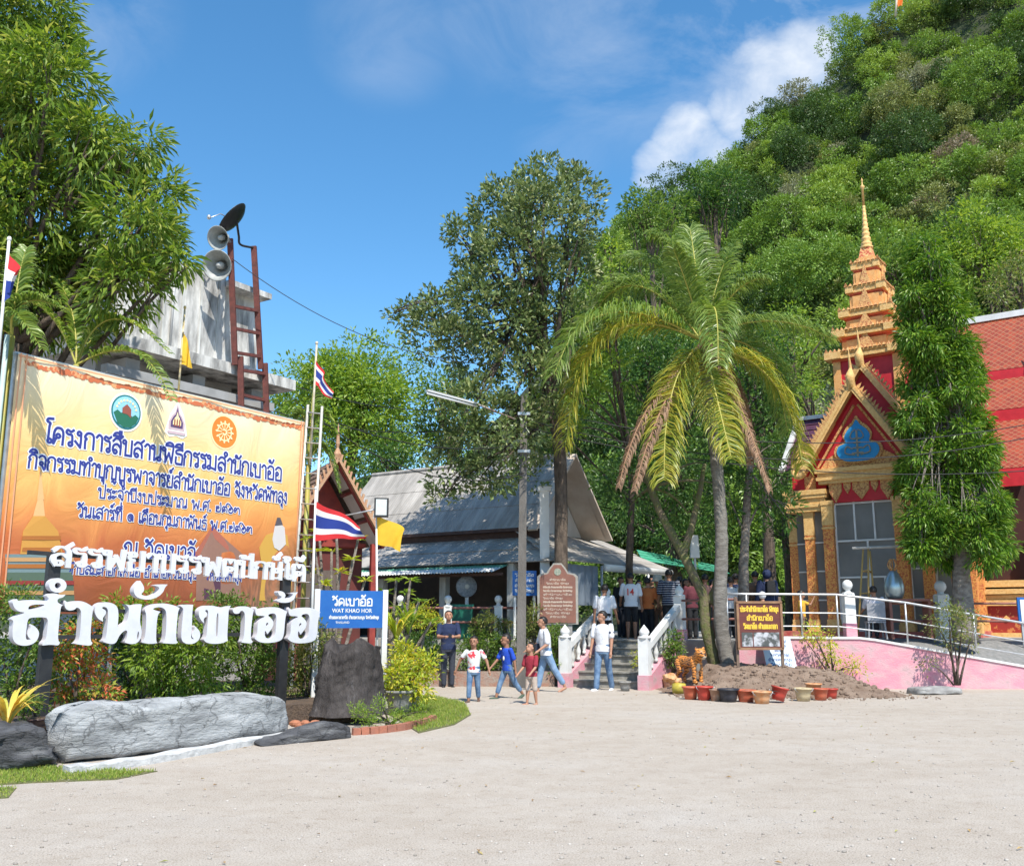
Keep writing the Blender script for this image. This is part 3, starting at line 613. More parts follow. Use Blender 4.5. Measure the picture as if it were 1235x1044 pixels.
# tank: solve local extents from the picture's corners
def twl(px, py):  # local (x,z) on the tank's front plane y=.35
    d = ray(px, py); n_ = np.array([math.sin(TR), -math.cos(TR), 0]); p0 = A0 + np.array([-math.sin(TR), math.cos(TR), 0]) * .35; s_ = np.dot(p0 - [0, 0, EYE], n_) / np.dot(d, n_); q = np.array([0, 0, EYE]) + d * s_ - A0
    return q[0] * math.cos(TR) + q[1] * math.sin(TR), q[2] + A0[2]
xa, zt = twl(273, 336); xb, zt2 = twl(320, 362)
b = MB(); b.box((xa - 1.7, 2.0, (zs + zt) / 2), (3.4, 3.3, zt - zs)); b.build('tank_wall', STAIN, tw, world=False)
b = MB(); b.box(((xa + xb) / 2, 2.1, (zs + zt2) / 2), (xb - xa, 3.1, zt2 - zs)); b.box(((xa + xb) / 2, 1.95, zt2 + .06), (xb - xa + .06, 3.6, .14)); b.build('parapet', STAIN, tw, world=False)
for x in np.linspace(xa - 2.7, xa - .2, 6):
    b = MB(); b.box((x, .34, (zs + zt) / 2), (.05, .05, zt - zs - .1)); b.build('rib', DIRTYW, tw, world=False)
b = MB(); b.tube([(xa - 1.5, .3, zs + .02), (xa - 1.5, .28, zt - .1)], .03, 8); b.build('drain_pipe', mat('pvc_pipe', (.5, .5, .5), None, .5), tw, True, world=False)
# rusty ladder
def twp(px, py, yl=.0):
    d = ray(px, py); n_ = np.array([math.sin(TR), -math.cos(TR), 0]); p0 = A0 + np.array([-math.sin(TR), math.cos(TR), 0]) * yl; s_ = np.dot(p0 - [0, 0, EYE], n_) / np.dot(d, n_); return np.array([0, 0, EYE]) + d * s_
t = thing('rusty_ladder', 'rust red steel ladder climbing the front of the water tower', 'ladder', twp(300, 490, -.15))
for q in (((277.5, 288), (283.5, 440)), ((306, 297), (314.5, 445)), ((290, 430), (291.5, 540)), ((319.5, 438), (323, 540))):
    b = MB(); b.bar(twp(*q[0], -.12), twp(*q[1], -.12 if q[1][1] < 500 else -.2), .13, .08, up=(0, 1, 0)); b.build('rail', RUSTY, t)
for (xa_, ya, xb_, yb) in ((281, 369, 311, 375), (282, 396, 312, 402), (283, 425, 314, 430), (290, 446, 320, 451), (291, 476, 322, 483), (291, 508, 323, 515)):
    b = MB(); b.bar(twp(xa_, ya, -.14), twp(xb_, yb, -.14), .07, .07); b.build('rung', RUSTY, t)
def horn(label, px, py, rp, axis, Yl):
    c = twp(px, py, Yl); r = rp * pxm(c[1]) * 1.05; t = thing('horn_loudspeaker', label, 'loudspeaker', c); ax = norm(axis)
    b = MB(); spun(b, [(r, 0), (r * 1.03, .015), (r * .97, .012), (r * .8, -.07), (r * .45, -.2), (r * .28, -.3), (r * .3, -.34), (0, -.36)], c, 26, ax, cap0=False); b.build('horn', mat('horn_grey', (.42, .44, .43), (.3, .31, .3), .5, 7.), t, True)
    b = MB(); spun(b, [(0, .02), (r * .2, 0), (r * .26, -.12), (r * .12, -.25)], c - ax * 0.06, 12, ax); b.build('driver', mat('horn_driver', (.5, .5, .48), None, .5), t, True)
    b = MB(); b.tube([c - ax * .3, twp(279, py + 6, -.12)], .03, 8); b.build('bracket', METAL, t, True)
horn('smaller grey horn loudspeaker just under the satellite dish', 263, 287, 14.5, (-.35, -1, -.45), -.45)
horn('larger grey horn loudspeaker hung low beside the white tank', 262, 320, 18.5, (-.2, -1, -.35), -.45)
c = twp(281, 264, -.3); t = thing('satellite_dish', 'black mesh satellite dish on top of the rusty ladder', 'satellite dish', c); ax = norm((-.72, -.12, .62)); DISH = mat('dish_black', (.012, .012, .014), (.03, .03, .032), .45, 60.)
b = MB(); spun(b, [(0, -.12), (.18, -.105), (.34, -.05), (.44, .02), (.45, .03), (.44, .03), (.34, -.035), (.18, -.09), (0, -.105)], c, 26, ax); b.build('dish', DISH, t, True)
b = MB(); b.tube([c - ax * .1, c + np.array([-.08, -.2, -.1]) + ax * .2, twp(253, 263, -.35)], .012, 6); e = twp(252, 262, -.35); b.ell(e, (.05, .05, .06), 8, 6); b.build('feed_arm', METAL, t, True)
b = MB(); b.tube(smoothpts([c - ax * .12, twp(288, 285, -.15), twp(290, 295, -.13), twp(306, 299, -.12)], 6), .028, 8); b.build('mast', BLACK, t, True)
# ------------------------------------------------------------------ gilded shrine
SA = R(-36)
SB = W(1051, 757, 27.2); SHO = np.array([SB[0], SB[1], 0])
sh = thing('gilded_shrine', 'red and gold Thai shrine with tiered spire and blue gable emblem', 'shrine', SHO, SA)
def shw(x, y, z):
    c, s_ = math.cos(SA), math.sin(SA); return SHO + np.array([x * c - y * s_, x * s_ + y * c, z])
def zf(py, yl=0., xl=0.): p = shw(xl, yl, 0); return W(CX + FPX * p[0] / p[1], py, p[1])[2]
def shl(px, py, yl=0.):  # picture point -> local x,z on plane y=yl
    d = ray(px, py); n_ = np.array([math.sin(SA), -math.cos(SA), 0.]); p0 = shw(0, yl, 0); s_ = np.dot(p0 - [0, 0, EYE], n_) / np.dot(d, n_); q = np.array([0, 0, EYE]) + d * s_ - SHO
    return q[0] * math.cos(SA) + q[1] * math.sin(SA), q[2]
FZ = TZ + .12
PL = lambda: MB()
b = MB(); b.box((0, 2.4, FZ - .1), (4.8, 5.5, .3)); b.box((0, 2.4, FZ - .3), (4.96, 5.66, .3)); b.build('plinth', mat('plinth_red', (.42, .05, .05), (.5, .2, .15), .6, 4.), sh, world=False)
zc = zf(602); zdoor = zf(604); zg0 = zf(580); zg1 = zf(563)
def column(x, y, wd, z0, z1_, nm='column'):
    b = MB(); b.box((x, y, (z0 + z1_) / 2), (wd, wd, z1_ - z0)); o = b.build(nm, GOLDR, sh, world=False)
    b = MB(); b.box((x, y, z0 + .12), (wd * 1.3, wd * 1.3, .24)); b.box((x, y, z0 + .305), (wd * 1.15, wd * 1.15, .14)); b.build('base_moulding', GOLD, o, world=False); b = MB(); b.box((x, y, z1_ - .35), (wd * 1.06, wd * 1.06, .7)); b.box((x, y, z1_ - .06), (wd * 1.2, wd * 1.2, .12)); b.box((x, y, z1_ - .78), (wd * 1.14, wd * 1.14, .06)); b.build('capital', GOLD, o, world=False)
zw = zf(612)
for sg in (-1, 1):
    column(sg * .98, 0, .3, FZ, zw + .25); column(sg * 1.58, .12, .26, FZ, zw); column(sg * 2.2, .55, .26, FZ, zw - .15); column(sg * 2.2, 3.4, .26, FZ, zw)
    column(sg * 2.35, 1.6, .26, FZ, zw)
    # window bays
    for (x0, x1, yy) in ((1.13, 1.45, .16), (1.72, 2.07, .4)):
        b = MB(); b.box((sg * (x0 + x1) / 2, yy, (FZ + zw) / 2), (x1 - x0, .05, zw - FZ)); o = b.build('side_window', mat('tinted_glass', (.16, .16, .155), (.23, .225, .215), .3, .8, spec=.35), sh, world=False)
        b = MB(); xm = sg * (x0 + x1) / 2
        for z in np.linspace(FZ + .1, zw - .1, 5)[1:4]: b.box((xm, yy - .04, z), (x1 - x0, .05, .04))
        b.box((sg * x0, yy - .04, (FZ + zw) / 2), (.05, .05, zw - FZ)); b.build('window_frame', WHITE, o, world=False)
    # wing entablature
    b = MB(); z0 = zw - .02
    for k, (h_, ex) in enumerate(((.12, .04), (.1, .10), (.16, .06), (.1, .14), (.14, .18))):
        b.box((sg * 1.62, .38 + .0, z0 + h_ / 2), (1.1 + ex, .9 + ex * 1.2, h_)); z0 += h_
    b.build('wing_cornice', GOLD, sh, world=False)
    b = MB(); b.box((sg * 1.55, .5, z0 + .3), (1.0, .7, .62)); o = b.build('wing_block', REDP, sh, world=False)
    b = MB(); b.prism([(-.16, 0), (.16, 0), (.16, .4), (0, .55), (-.16, .4)], (sg * 1.5, .14, z0 + .02), (1, 0, 0), (0, 0, 1), (0, -.05, 0)); b.build('niche_ornament', GOLDC, o, world=False)
# central glazed door
GLS = bpy.data.materials['tinted_glass']
b = MB(); b.box((0, .1, (FZ + zdoor) / 2), (1.66, .05, zdoor - FZ)); do = b.build('glass_door', GLS, sh, world=False)
b = MB(); H_ = zdoor - FZ
for (x, z0, z1_) in ((-.81, 0, 1), (.81, 0, 1), (-.27, .70, 1), (.27, .70, 1), (.05, 0, .70), (.45, 0, .42), (-.4, 0, .02)): b.box((x, .05, FZ + H_ * (z0 + z1_) / 2), (.05, .06, H_ * (z1_ - z0)))
for z in (.02, .42, .70, .99): b.box((0, .052, FZ + H_ * z), (1.62, .05, .05))
b.build('door_frame', WHITE, do, world=False)
# red frieze with hanging gold pendants
b = MB(); b.box((0, .02, (zdoor + zg0) / 2 + .1), (1.7, .14, zg0 - zdoor + .2)); b.build('frieze', REDP, sh, world=False)
hp = zg0 - zdoor
for (x, wd, ln) in ((-.72, .36, 1.0), (-.38, .2, .6), (0, .46, .92), (.38, .2, .6), (.72, .36, 1.0)):
    b = MB(); b.prism([(-wd / 2, 0), (-wd / 2, -ln * hp * .45), (0, -ln * hp), (wd / 2, -ln * hp * .45), (wd / 2, 0)][::-1], (x, -.05, zg0), (1, 0, 0), (0, 0, 1), (0, -.05, 0)); b.build('pendant', GOLDC, sh, world=False)
b = MB(); z0 = zg0 - .02
for (h_, ex) in ((.1, .0), (.09, .1), (.12, .04), (.12, .16)): b.box((0, .1, z0 + h_ / 2), (2.35 + ex, .5 + ex, h_)); z0 += h_
b.build('cornice', GOLD, sh, world=False); zgb = z0
# front gable
def gable(yl, xh, z0, za_, wbar, inset, par=True, nm=''):
    for sg in (-1, 1):
        A = np.array([0, yl, za_]); D = np.array([sg * xh, yl, z0])
        b = MB(); b.bar(A, D, .16, wbar, up=(0, 1, 0)); b.bar(A + [0, -.1, .04], D + [0, -.1, .04], .07, wbar * .35, up=(0, 1, 0)); L_ = np.linalg.norm(D - A); o = b.build('barge_board', GOLD, sh, world=False)
        b = MB(); nn = int(L_ / .13); dn = norm(D - A); up_ = np.array([sg * dn[2] * -1, 0, abs(dn[0])]); up_ = norm(np.array([sg * abs(dn[2]), 0, abs(dn[0])]))
        for k in range(1, nn):
            q = A + (D - A) * k / nn + up_ * wbar * .4
            b.add([q - dn * .06 + [0, -.04, 0], q + dn * .06 + [0, -.04, 0], q + dn * .06 + [0, .04, 0], q - dn * .06 + [0, .04, 0], q + up_ * .17 - dn * .05], [[0, 1, 4], [1, 2, 4], [2, 3, 4], [3, 0, 4]])
        b.build('bai_raka_teeth', GOLDC, o, world=False)
        b = MB(); sw = smoothpts([D, D + [sg * .12, -.02, -.12], D + [sg * .28, -.02, -.05], D + [sg * .30, -.02, .2], D + [sg * .2, -.02, .42]], 6); b.tube(sw, np.linspace(.13, .015, len(sw)), 8)
        sw = smoothpts([D + [sg * .0, -.03, .1], D + [sg * .16, -.03, .2], D + [sg * .12, -.03, .42]], 6); b.tube(sw, np.linspace(.07, .01, len(sw)), 8); b.build('naga_finial', GOLD, o, True, world=False)
    b = MB(); sw = smoothpts([(0, yl - .05, za_ - .05), (0, yl - .14, za_ + .22), (0, yl - .04, za_ + .5), (0, yl - .1, za_ + .8), (0, yl - .12, za_ + 1.05)], 6); b.tube(sw, np.interp(np.linspace(0, 1, len(sw)), [0, .3, .5, 1], [.12, .13, .05, .01]), 8); b.build('chofa_finial', GOLD, sh, True, world=False)
zap = zf(468); xh = 1.55; zft = zf(553, 0, -1.2)
zft = zgb - .05
gable(-.28, xh, zft, zap, .26, 0)
b = MB(); b.prism([(-xh + .1, zgb - .02), (xh - .1, zgb - .02), (0, zap - .12)], (0, .12, 0), (1, 0, 0), (0, 0, 1), (0, -.1, 0)); o = b.build('pediment', REDP, sh, world=False)
b = MB()
for sg in (-1, 1): b.bar((sg * .05, -.02, zap - .5), (sg * (xh - .35), -.02, zgb + .05), .06, .09, up=(0, 1, 0))
b.prism([(-xh + .42, 0), (xh - .42, 0), (xh - .62, .28), (.55, .5), (-.55, .5), (-xh + .62, .28)], (0, .0, zgb), (1, 0, 0), (0, 0, 1), (0, -.06, 0)); b.build('pediment_carving', GOLDC, o, world=False)
def trefoil(s):
    P = [(0, .98), (.1, .84), (.24, .72), (.33, .55), (.3, .4), (.36, .36), (.5, .3), (.55, .14), (.46, -.02), (.3, -.1), (0, -.12)]
    P = P + [(-x, y) for x, y in P[-2:0:-1]]; P = smoothpts(np.array(P) * s, 4, True); return [tuple(q) for q in P][::-1]
tz = zgb + .28
b = MB(); b.prism([(x, z - .03) for x, z in trefoil(1.24)], (0, -.06, tz), (1, 0, 0), (0, 0, 1), (0, -.05, 0)); o2 = b.build('emblem_border', GOLDC, sh, world=False)
b = MB(); b.prism(trefoil(1.08), (0, -.11, tz), (1, 0, 0), (0, 0, 1), (0, -.03, 0)); o3 = b.build('blue_emblem', mat('emblem_blue', (.02, .22, .52), (.03, .28, .55), .4, 4.), sh, world=False)
b = MB(); q = lambda x, z: np.array([x, -.16, tz + z])
b.bar(q(0, .0), q(0, .75), .05, .03, up=(0, 1, 0))
for z in (.1, .25, .4, .52): b.bar(q(-.18 + z * .2, z), q(.18 - z * .2, z), .04, .03, up=(0, 1, 0))
for sg in (-1, 1):
    sw = smoothpts([q(sg * .08, .05), q(sg * .34, .12), q(sg * .3, .3), q(sg * .14, .22)], 6); b.tube(sw, .02, 6)
    sw = smoothpts([q(sg * .05, .5), q(sg * .18, .55), q(sg * .14, .7), q(sg * .03, .78)], 6); b.tube(sw, .015, 6)
b.build('emblem_figure', mat('emblem_dull_gold', (.28, .26, .2), None, .6), o3, world=False)
# main roof behind, second gable set back and higher
PUR = mat('purple_roof_tile', (.10, .03, .06), (.05, .016, .035), .5, 9., bump=.4)
b = MB()
for sg in (-1, 1): slab(b, (0, -.25, zap - .02), (0, 1.2, zap - .02), (sg * (xh + .05), 1.2, zft - .02), (sg * (xh + .05), -.25, zft - .02), 8)
for sg in (-1, 1): b.quad((sg * .02, -.2, zap - .2), (sg * .02, .1, zap - .2), (sg * xh, .1, zft - .1), (sg * xh, -.2, zft - .1))
b.build('porch_roof', REDP, sh, world=False)
zap2 = zap + .85; xh2 = 1.75; zft2 = zft + .55
gable(.75, xh2, zft2, zap2, .28, 0)
b = MB(); b.prism([(-xh2, zft2 - .1), (xh2, zft2 - .1), (0, zap2 - .05)], (0, .95, 0), (1, 0, 0), (0, 0, 1), (0, -.08, 0)); b.build('upper_pediment', REDP, sh, world=False)
b = MB()
for sg in (-1, 1): slab(b, (0, .8, zap2 - .02), (0, 2.2, zap2 - .02), (sg * xh2, 2.2, zft2), (sg * xh2, .8, zft2), 8)
b.build('upper_roof', PUR, sh, world=False)
# side porch roofs
for sg in (-1, 1):
    zs1 = zap - .35; xe = 2.4
    b = MB(); slab(b, (sg * .9, 2.0, zs1), (sg * xe, 2.0, zs1), (sg * (xe + .05), .5, zft + .2), (sg * .9, .5, zft + .2), 9); slab(b, (sg * .9, 2.0, zs1), (sg * xe, 2.0, zs1), (sg * xe, 3.4, zft + .2), (sg * .9, 3.4, zft + .2), 6); o = b.build('side_roof', PUR, sh, world=False)
    b = MB(); b.bar((sg * xe, 2.0, zs1 + .04), (sg * (xe + .06), .42, zft + .2), .16, .1); b.bar((sg * .9, 2.0, zs1 + .06), (sg * xe, 2.0, zs1 + .06), .16, .12); sw = smoothpts([(sg * xe, 2, zs1), (sg * (xe + .12), 2, zs1 + .25), (sg * (xe + .2), 2, zs1 + .6)], 5); b.tube(sw, np.linspace(.1, .01, len(sw)), 6); b.build('ridge_trim', DIRTYW, o, world=False)
    b = MB(); b.prism([(.6, zft + .2), (3.3, zft + .2), (2.0, zs1 - .1)], (sg * 2.15, 0, 0), (0, 1, 0), (0, 0, 1), (sg * .08, 0, 0)); b.build('side_gable', REDP, sh, world=False)
# core body and inner walls
b = MB(); b.box((0, 2.3, (FZ + zft) / 2 + .4), (3.6, 3.2, zft - FZ + .8)); b.build('core_wall', mat('shrine_inner_wall', (.5, .42, .34), (.4, .32, .26), .7, 2.), sh, world=False)
# tower
TY = 2.3
def zt_(py): return zf(py, TY - .6, 0)
tiers = [(428, 1.9, 1.02), (401, 1.55, .80), (376, 1.26, .64), (346, .98, .50), (317, .74, .38)]
zr0 = zft + .4; zt1 = zt_(434)
b = MB(); b.box((0, TY, (zr0 + zt1) / 2), (1.86, 1.86, zt1 - zr0)); o = b.build('tower_body', REDP, sh, world=False)
b = MB()
for sx in (-1, 1):
    for sy in (-1, 1): b.box((sx * .88, TY + sy * .88, (zr0 + zt1) / 2), (.22, .22, zt1 - zr0)); b.box((sx * .97, TY + sy * .8, (zr0 + zt1) / 2), (.1, .1, zt1 - zr0))
b.build('tower_pilaster', TAN, o, world=False)
tops = [424, 397, 372, 342, 313]; bots = [437, 409, 384, 354, 325]; zprev = None
for k in range(5):
    wd = (2.24, 1.86, 1.5, 1.12, .8)[k]; zb_ = zt_(bots[k]); zt0 = zt_(tops[k]); hh = zt0 - zb_
    b = MB(); b.box((0, TY, zb_ + hh * .08), (wd * .80, wd * .80, hh * .30)); b.box((0, TY, zb_ + hh * .29), (wd * .9, wd * .9, hh * .2)); o = b.build('tier_soffit', CORAL, sh, world=False)
    b = MB(); b.box((0, TY, zb_ + hh * .5), (wd, wd, hh * .3)); b.box((0, TY, zb_ + hh * .74), (wd * .95, wd * .95, hh * .2)); b.box((0, TY, zb_ + hh * .92), (wd * .99, wd * .99, hh * .16)); 
    for sx in (-1, 1):
        for sy in (-1, 1): b.box((sx * wd * .42, TY + sy * wd * .42, zb_ + hh * .68), (wd * .22, wd * .22, hh * .62))
    o = b.build('tier_cornice', GOLD, sh, world=False)
    b = MB(); nn = max(5, int(wd / .13)); s_ = wd / nn
    for e in range(4):
        for q in range(nn + 1):
            a = -wd / 2 + q * s_; x, y = ((a, -wd / 2), (a, wd / 2), (-wd / 2, a), (wd / 2, a))[e]; hq = .16 if q in (0, nn) else .11
            z_ = zt0; r_ = s_ * .42; b.add([(x - r_, TY + y - r_, z_), (x + r_, TY + y - r_, z_), (x + r_, TY + y + r_, z_), (x - r_, TY + y + r_, z_), (x * 1.02, TY + y * 1.0, z_ + hq)], [[0, 1, 4], [1, 2, 4], [2, 3, 4], [3, 0, 4]])
    b.build('antefix_row', GOLDC, o, world=False)
    znext = zt_(bots[k + 1]) if k < 4 else zt_(306); bw = wd * .66
    b = MB(); b.box((0, TY, (zt0 + znext) / 2), (bw, bw, znext - zt0)); b.box((0, TY, (zt0 + znext) / 2), (bw * .8, bw * 1.08, znext - zt0)); b.box((0, TY, (zt0 + znext) / 2), (bw * 1.08, bw * .8, znext - zt0)); o = b.build('tier_body', TAN, sh, world=False)
    if k < 4:
        b = MB(); hq = (znext - zt0) * 1.25 + .12; wq = wd * .17
        for (ox, oy, ex, dd) in ((0, -1, (1, 0, 0), (0, -.06, 0)), (1, 0, (0, 1, 0), (.06, 0, 0)), (-1, 0, (0, 1, 0), (-.06, 0, 0))):
            b = MB(); b.prism([(-wq, 0), (wq, 0), (wq * .5, hq * .4), (0, hq)], (ox * bw * .56, TY + oy * bw * .56, zt0), ex, (0, 0, 1), dd); b.build('tier_gablet', GOLDC, o, world=False)
zq = zt_(310); zq2 = zt_(293); b = MB(); b.add([(-.24, TY - .24, zq), (.24, TY - .24, zq), (.24, TY + .24, zq), (-.24, TY + .24, zq), (-.15, TY - .15, zq2), (.15, TY - .15, zq2), (.15, TY + .15, zq2), (-.15, TY + .15, zq2)], [[0, 1, 5, 4], [1, 2, 6, 5], [2, 3, 7, 6], [3, 0, 4, 7], [4, 5, 6, 7]]); b.build('spire_bell', mat('lattice_gold_red', (.78, .46, .18), (.5, .1, .05), .5, 16., lo=.48, hi=.52), sh, world=False)
zs0 = zq2; zs1 = zt_(206); Hs = zs1 - zs0; prof = [(.2, 0), (.2, .06)]
z_ = .08; r_ = .17
for k in range(9): prof += [(r_ * .72, z_), (r_, z_ + .05), (r_ * .95, z_ + .12), (r_ * .7, z_ + .15)]; z_ += .165 * (1 - k * .02); r_ *= .86
prof += [(.04, z_), (.035, Hs * .84), (.06, Hs * .85), (.075, Hs * .87), (.02, Hs * .9), (.02, Hs * .95), (.035, Hs * .96), (.0, Hs)]
b = MB(); b.lathe(prof, (0, TY, zs0), 12); b.build('spire', GOLD, sh, True, world=False)
# ------------------------------------------------------------------ temple with orange tiles
def tilemat(name, c1, c2, gap):
    m = bpy.data.materials.new(name); m.use_nodes = True; t = m.node_tree; pb = t.nodes['Principled BSDF']; pb.inputs['Roughness'].default_value = .45
    c = N(t, 'ShaderNodeTexCoord'); mp_ = N(t, 'ShaderNodeMapping'); K(t, c.outputs['UV'], mp_.inputs[0]); mp_.inputs['Rotation'].default_value = (0, 0, R(45)); mp_.inputs['Scale'].default_value = (1, 1, 1)
    br = N(t, 'ShaderNodeTexBrick', offset=0., inp={'Scale': 1., 'Mortar Size': .018, 'Mortar Smooth': .3, 'Brick Width': .15, 'Row Height': .15}); K(t, mp_.outputs[0], br.inputs['Vector'])
    br.inputs['Color1'].default_value = (*c1, 1); br.inputs['Color2'].default_value = (*c2, 1); br.inputs['Mortar'].default_value = (*gap, 1)
    K(t, br.outputs[0], pb.inputs['Base Color']); bp = N(t, 'ShaderNodeBump', inp={'Strength': .8, 'Distance': .03}); K(t, br.outputs['Fac'], bp.inputs['Height']); bp.invert = True; K(t, bp.outputs[0], pb.inputs['Normal']); return m
OT = tilemat('orange_glazed_tile', (.36, .062, .022), (.24, .036, .016), (.38, .14, .07))
tp0 = W(1200, 752, 28.5); tmp = thing('orange_roofed_temple', 'temple hall with stacked orange tiled roofs and red fascias at the right', 'temple', (tp0[0], tp0[1], 0), SA)
TLO = np.array([tp0[0], tp0[1], 0])
def zT(py, yl, px=1205):
    d = ray(px, py); n_ = np.array([math.sin(SA), -math.cos(SA), 0.]); p0 = TLO + np.array([-math.sin(SA) * yl, math.cos(SA) * yl, 0]); s_ = np.dot(p0 - [0, 0, EYE], n_) / np.dot(d, n_); return EYE + d[2] * s_
def uvplane(o, sx=1., sy=1.):
    me = o.data; uv = me.uv_layers.new(name='UVMap'); 
    for p in me.polygons:
        n_ = p.normal; a = Vector((1, 0, 0)); c_ = n_.cross(a).normalized() if abs(n_.x) < .9 else Vector((0, 1, 0))
        for li in p.loop_indices:
            co = me.vertices[me.loops[li].vertex_index].co; uv.data[li].uv = (co.dot(a) * sx, co.dot(c_) * sy)
RF = [(384, 446, 3.4, 1.9), (455, 494, 1.95, .9), (506, 565, .95, -.9)]
xL, xR = -3.2, 1.35
for k, (ya, yb, y0, y1) in enumerate(RF):
    za_, zb_ = zT(ya, y0), zT(yb, y1)
    ex = (0, .12, .24)[k]
    b = MB(); b.quad((xL, y0, za_), (xR + ex, y0, za_), (xR + ex, y1, zb_), (xL, y1, zb_)); b.quad((xL, y0, za_ - .08), (xL, y1, zb_ - .08), (xR + ex, y1, zb_ - .08), (xR + ex, y0, za_ - .08)); o = b.build('tiled_roof', OT, tmp, world=False); uvplane(o)
    hf_ = (.42, .46, .5)[k]
    b = MB(); b.box(((xL + xR + ex) / 2, y1 + .03, zb_ - hf_ / 2 - .02), (xR + ex - xL, .1, hf_)); b.build('fascia', REDP, tmp, world=False)
    b = MB(); b.bar((xR + ex + .04, y0, za_ + .08), (xR + ex + .04, y1, zb_ + .06), .16, .2); sw = smoothpts([(xR + ex + .04, y1, zb_), (xR + ex + .06, y1 - .15, zb_ + .2), (xR + ex + .04, y1 - .05, zb_ + .75)], 6); b.tube(sw, np.linspace(.1, .02, len(sw)), 6); b.build('barge_board', mat('pale_gold_barge', (.72, .5, .25), (.6, .35, .14), .5, 9.), tmp, world=False)
    if k == 0: b = MB(); b.bar((xL, y0, za_ + .06), (xR, y0, za_ + .06), .2, .2); b.build('ridge_cap', WHITE, tmp, world=False); slab_back = MB(); slab_back.quad((xL, y0, za_), (xR, y0, za_), (xR, y0 + 3, za_ - 3), (xL, y0 + 3, za_ - 3)); slab_back.build('rear_roof', OT, tmp, world=False)
zev = zT(582, -.6)
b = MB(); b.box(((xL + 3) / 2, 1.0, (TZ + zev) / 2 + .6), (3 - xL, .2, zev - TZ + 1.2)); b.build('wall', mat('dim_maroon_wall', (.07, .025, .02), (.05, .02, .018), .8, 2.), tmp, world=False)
zb0, zb1 = TZ, zT(699, -.2, 1215)
hh = zb1 - zb0
b = MB(); b.box((0, .55, zb0 + hh * .28), (7, .9, hh * .56)); b.build('base_panel', mat('base_red_pattern', (.30, .03, .025), (.5, .2, .07), .6, 7., lo=.56, hi=.62), tmp, world=False)
b = MB(); b.box((0, .5, zb0 + hh * .6), (7.1, 1.05, hh * .1)); b.box((0, .5, zb0 + hh * .70), (7.04, .95, hh * .08)); b.box((0, .48, zb0 + hh * .80), (7.2, 1.15, hh * .09)); b.box((0, .5, zb0 + hh * .94), (7.1, 1.0, hh * .12)); b.box((0, .5, zb0 + .06), (7.2, 1.2, .12)); b.build('base_moulding', GOLD, tmp, world=False)
for k in range(14):
    b = MB(); x = -3.2 + k * .5; b.prism([(-.1, 0), (0, -.1), (.1, 0), (0, .1)], (x, .095, zb0 + hh * .32), (1, 0, 0), (0, 0, 1), (0, -.02, 0)); b.build('diamond_ornament', GOLD, tmp, world=False)
for x in (-3.0, -.55, 1.9):
    b = MB(); b.box((x, .15, (zb1 + zev) / 2), (.3, .3, zev - zb1)); o = b.build('pillar', GOLDR, tmp, world=False)
    b = MB(); b.box((x, .15, zev - .3), (.42, .42, .2)); b.box((x, .15, zb1 + .1), (.38, .38, .2)); b.add([(x - .1, .0, zev - .5), (x + .1, .0, zev - .5), (x + .06, -.8, zev - .02), (x - .06, -.8, zev - .02), (x, .0, zev - 1.1)], [[0, 1, 2, 3], [0, 3, 4], [1, 4, 2]]); b.build('eave_bracket', GOLD, o, world=False)
# small green-roofed canopy behind the crowd
t = thing('green_canopy', 'low green sheet canopy behind the crowd at the stair head', 'canopy', (6, 31, TZ)); GRN = mat('green_sheet', (.05, .33, .2), (.10, .4, .27), .5, 3.)
a, c = W(775, 676, 31), W(880, 692, 34); b = MB(); slab(b, a + [0, 1.4, .45], c + [0, 1.4, .35], c, a, 4, .02); b.build('roof', GRN, t)
for p in (a + [.2, .2, 0], c + [-.2, .2, 0]):
    b = MB(); b.tube([(p[0], p[1], TZ), (p[0], p[1], p[2])], .04, 8); b.build('post', METAL, t, True)
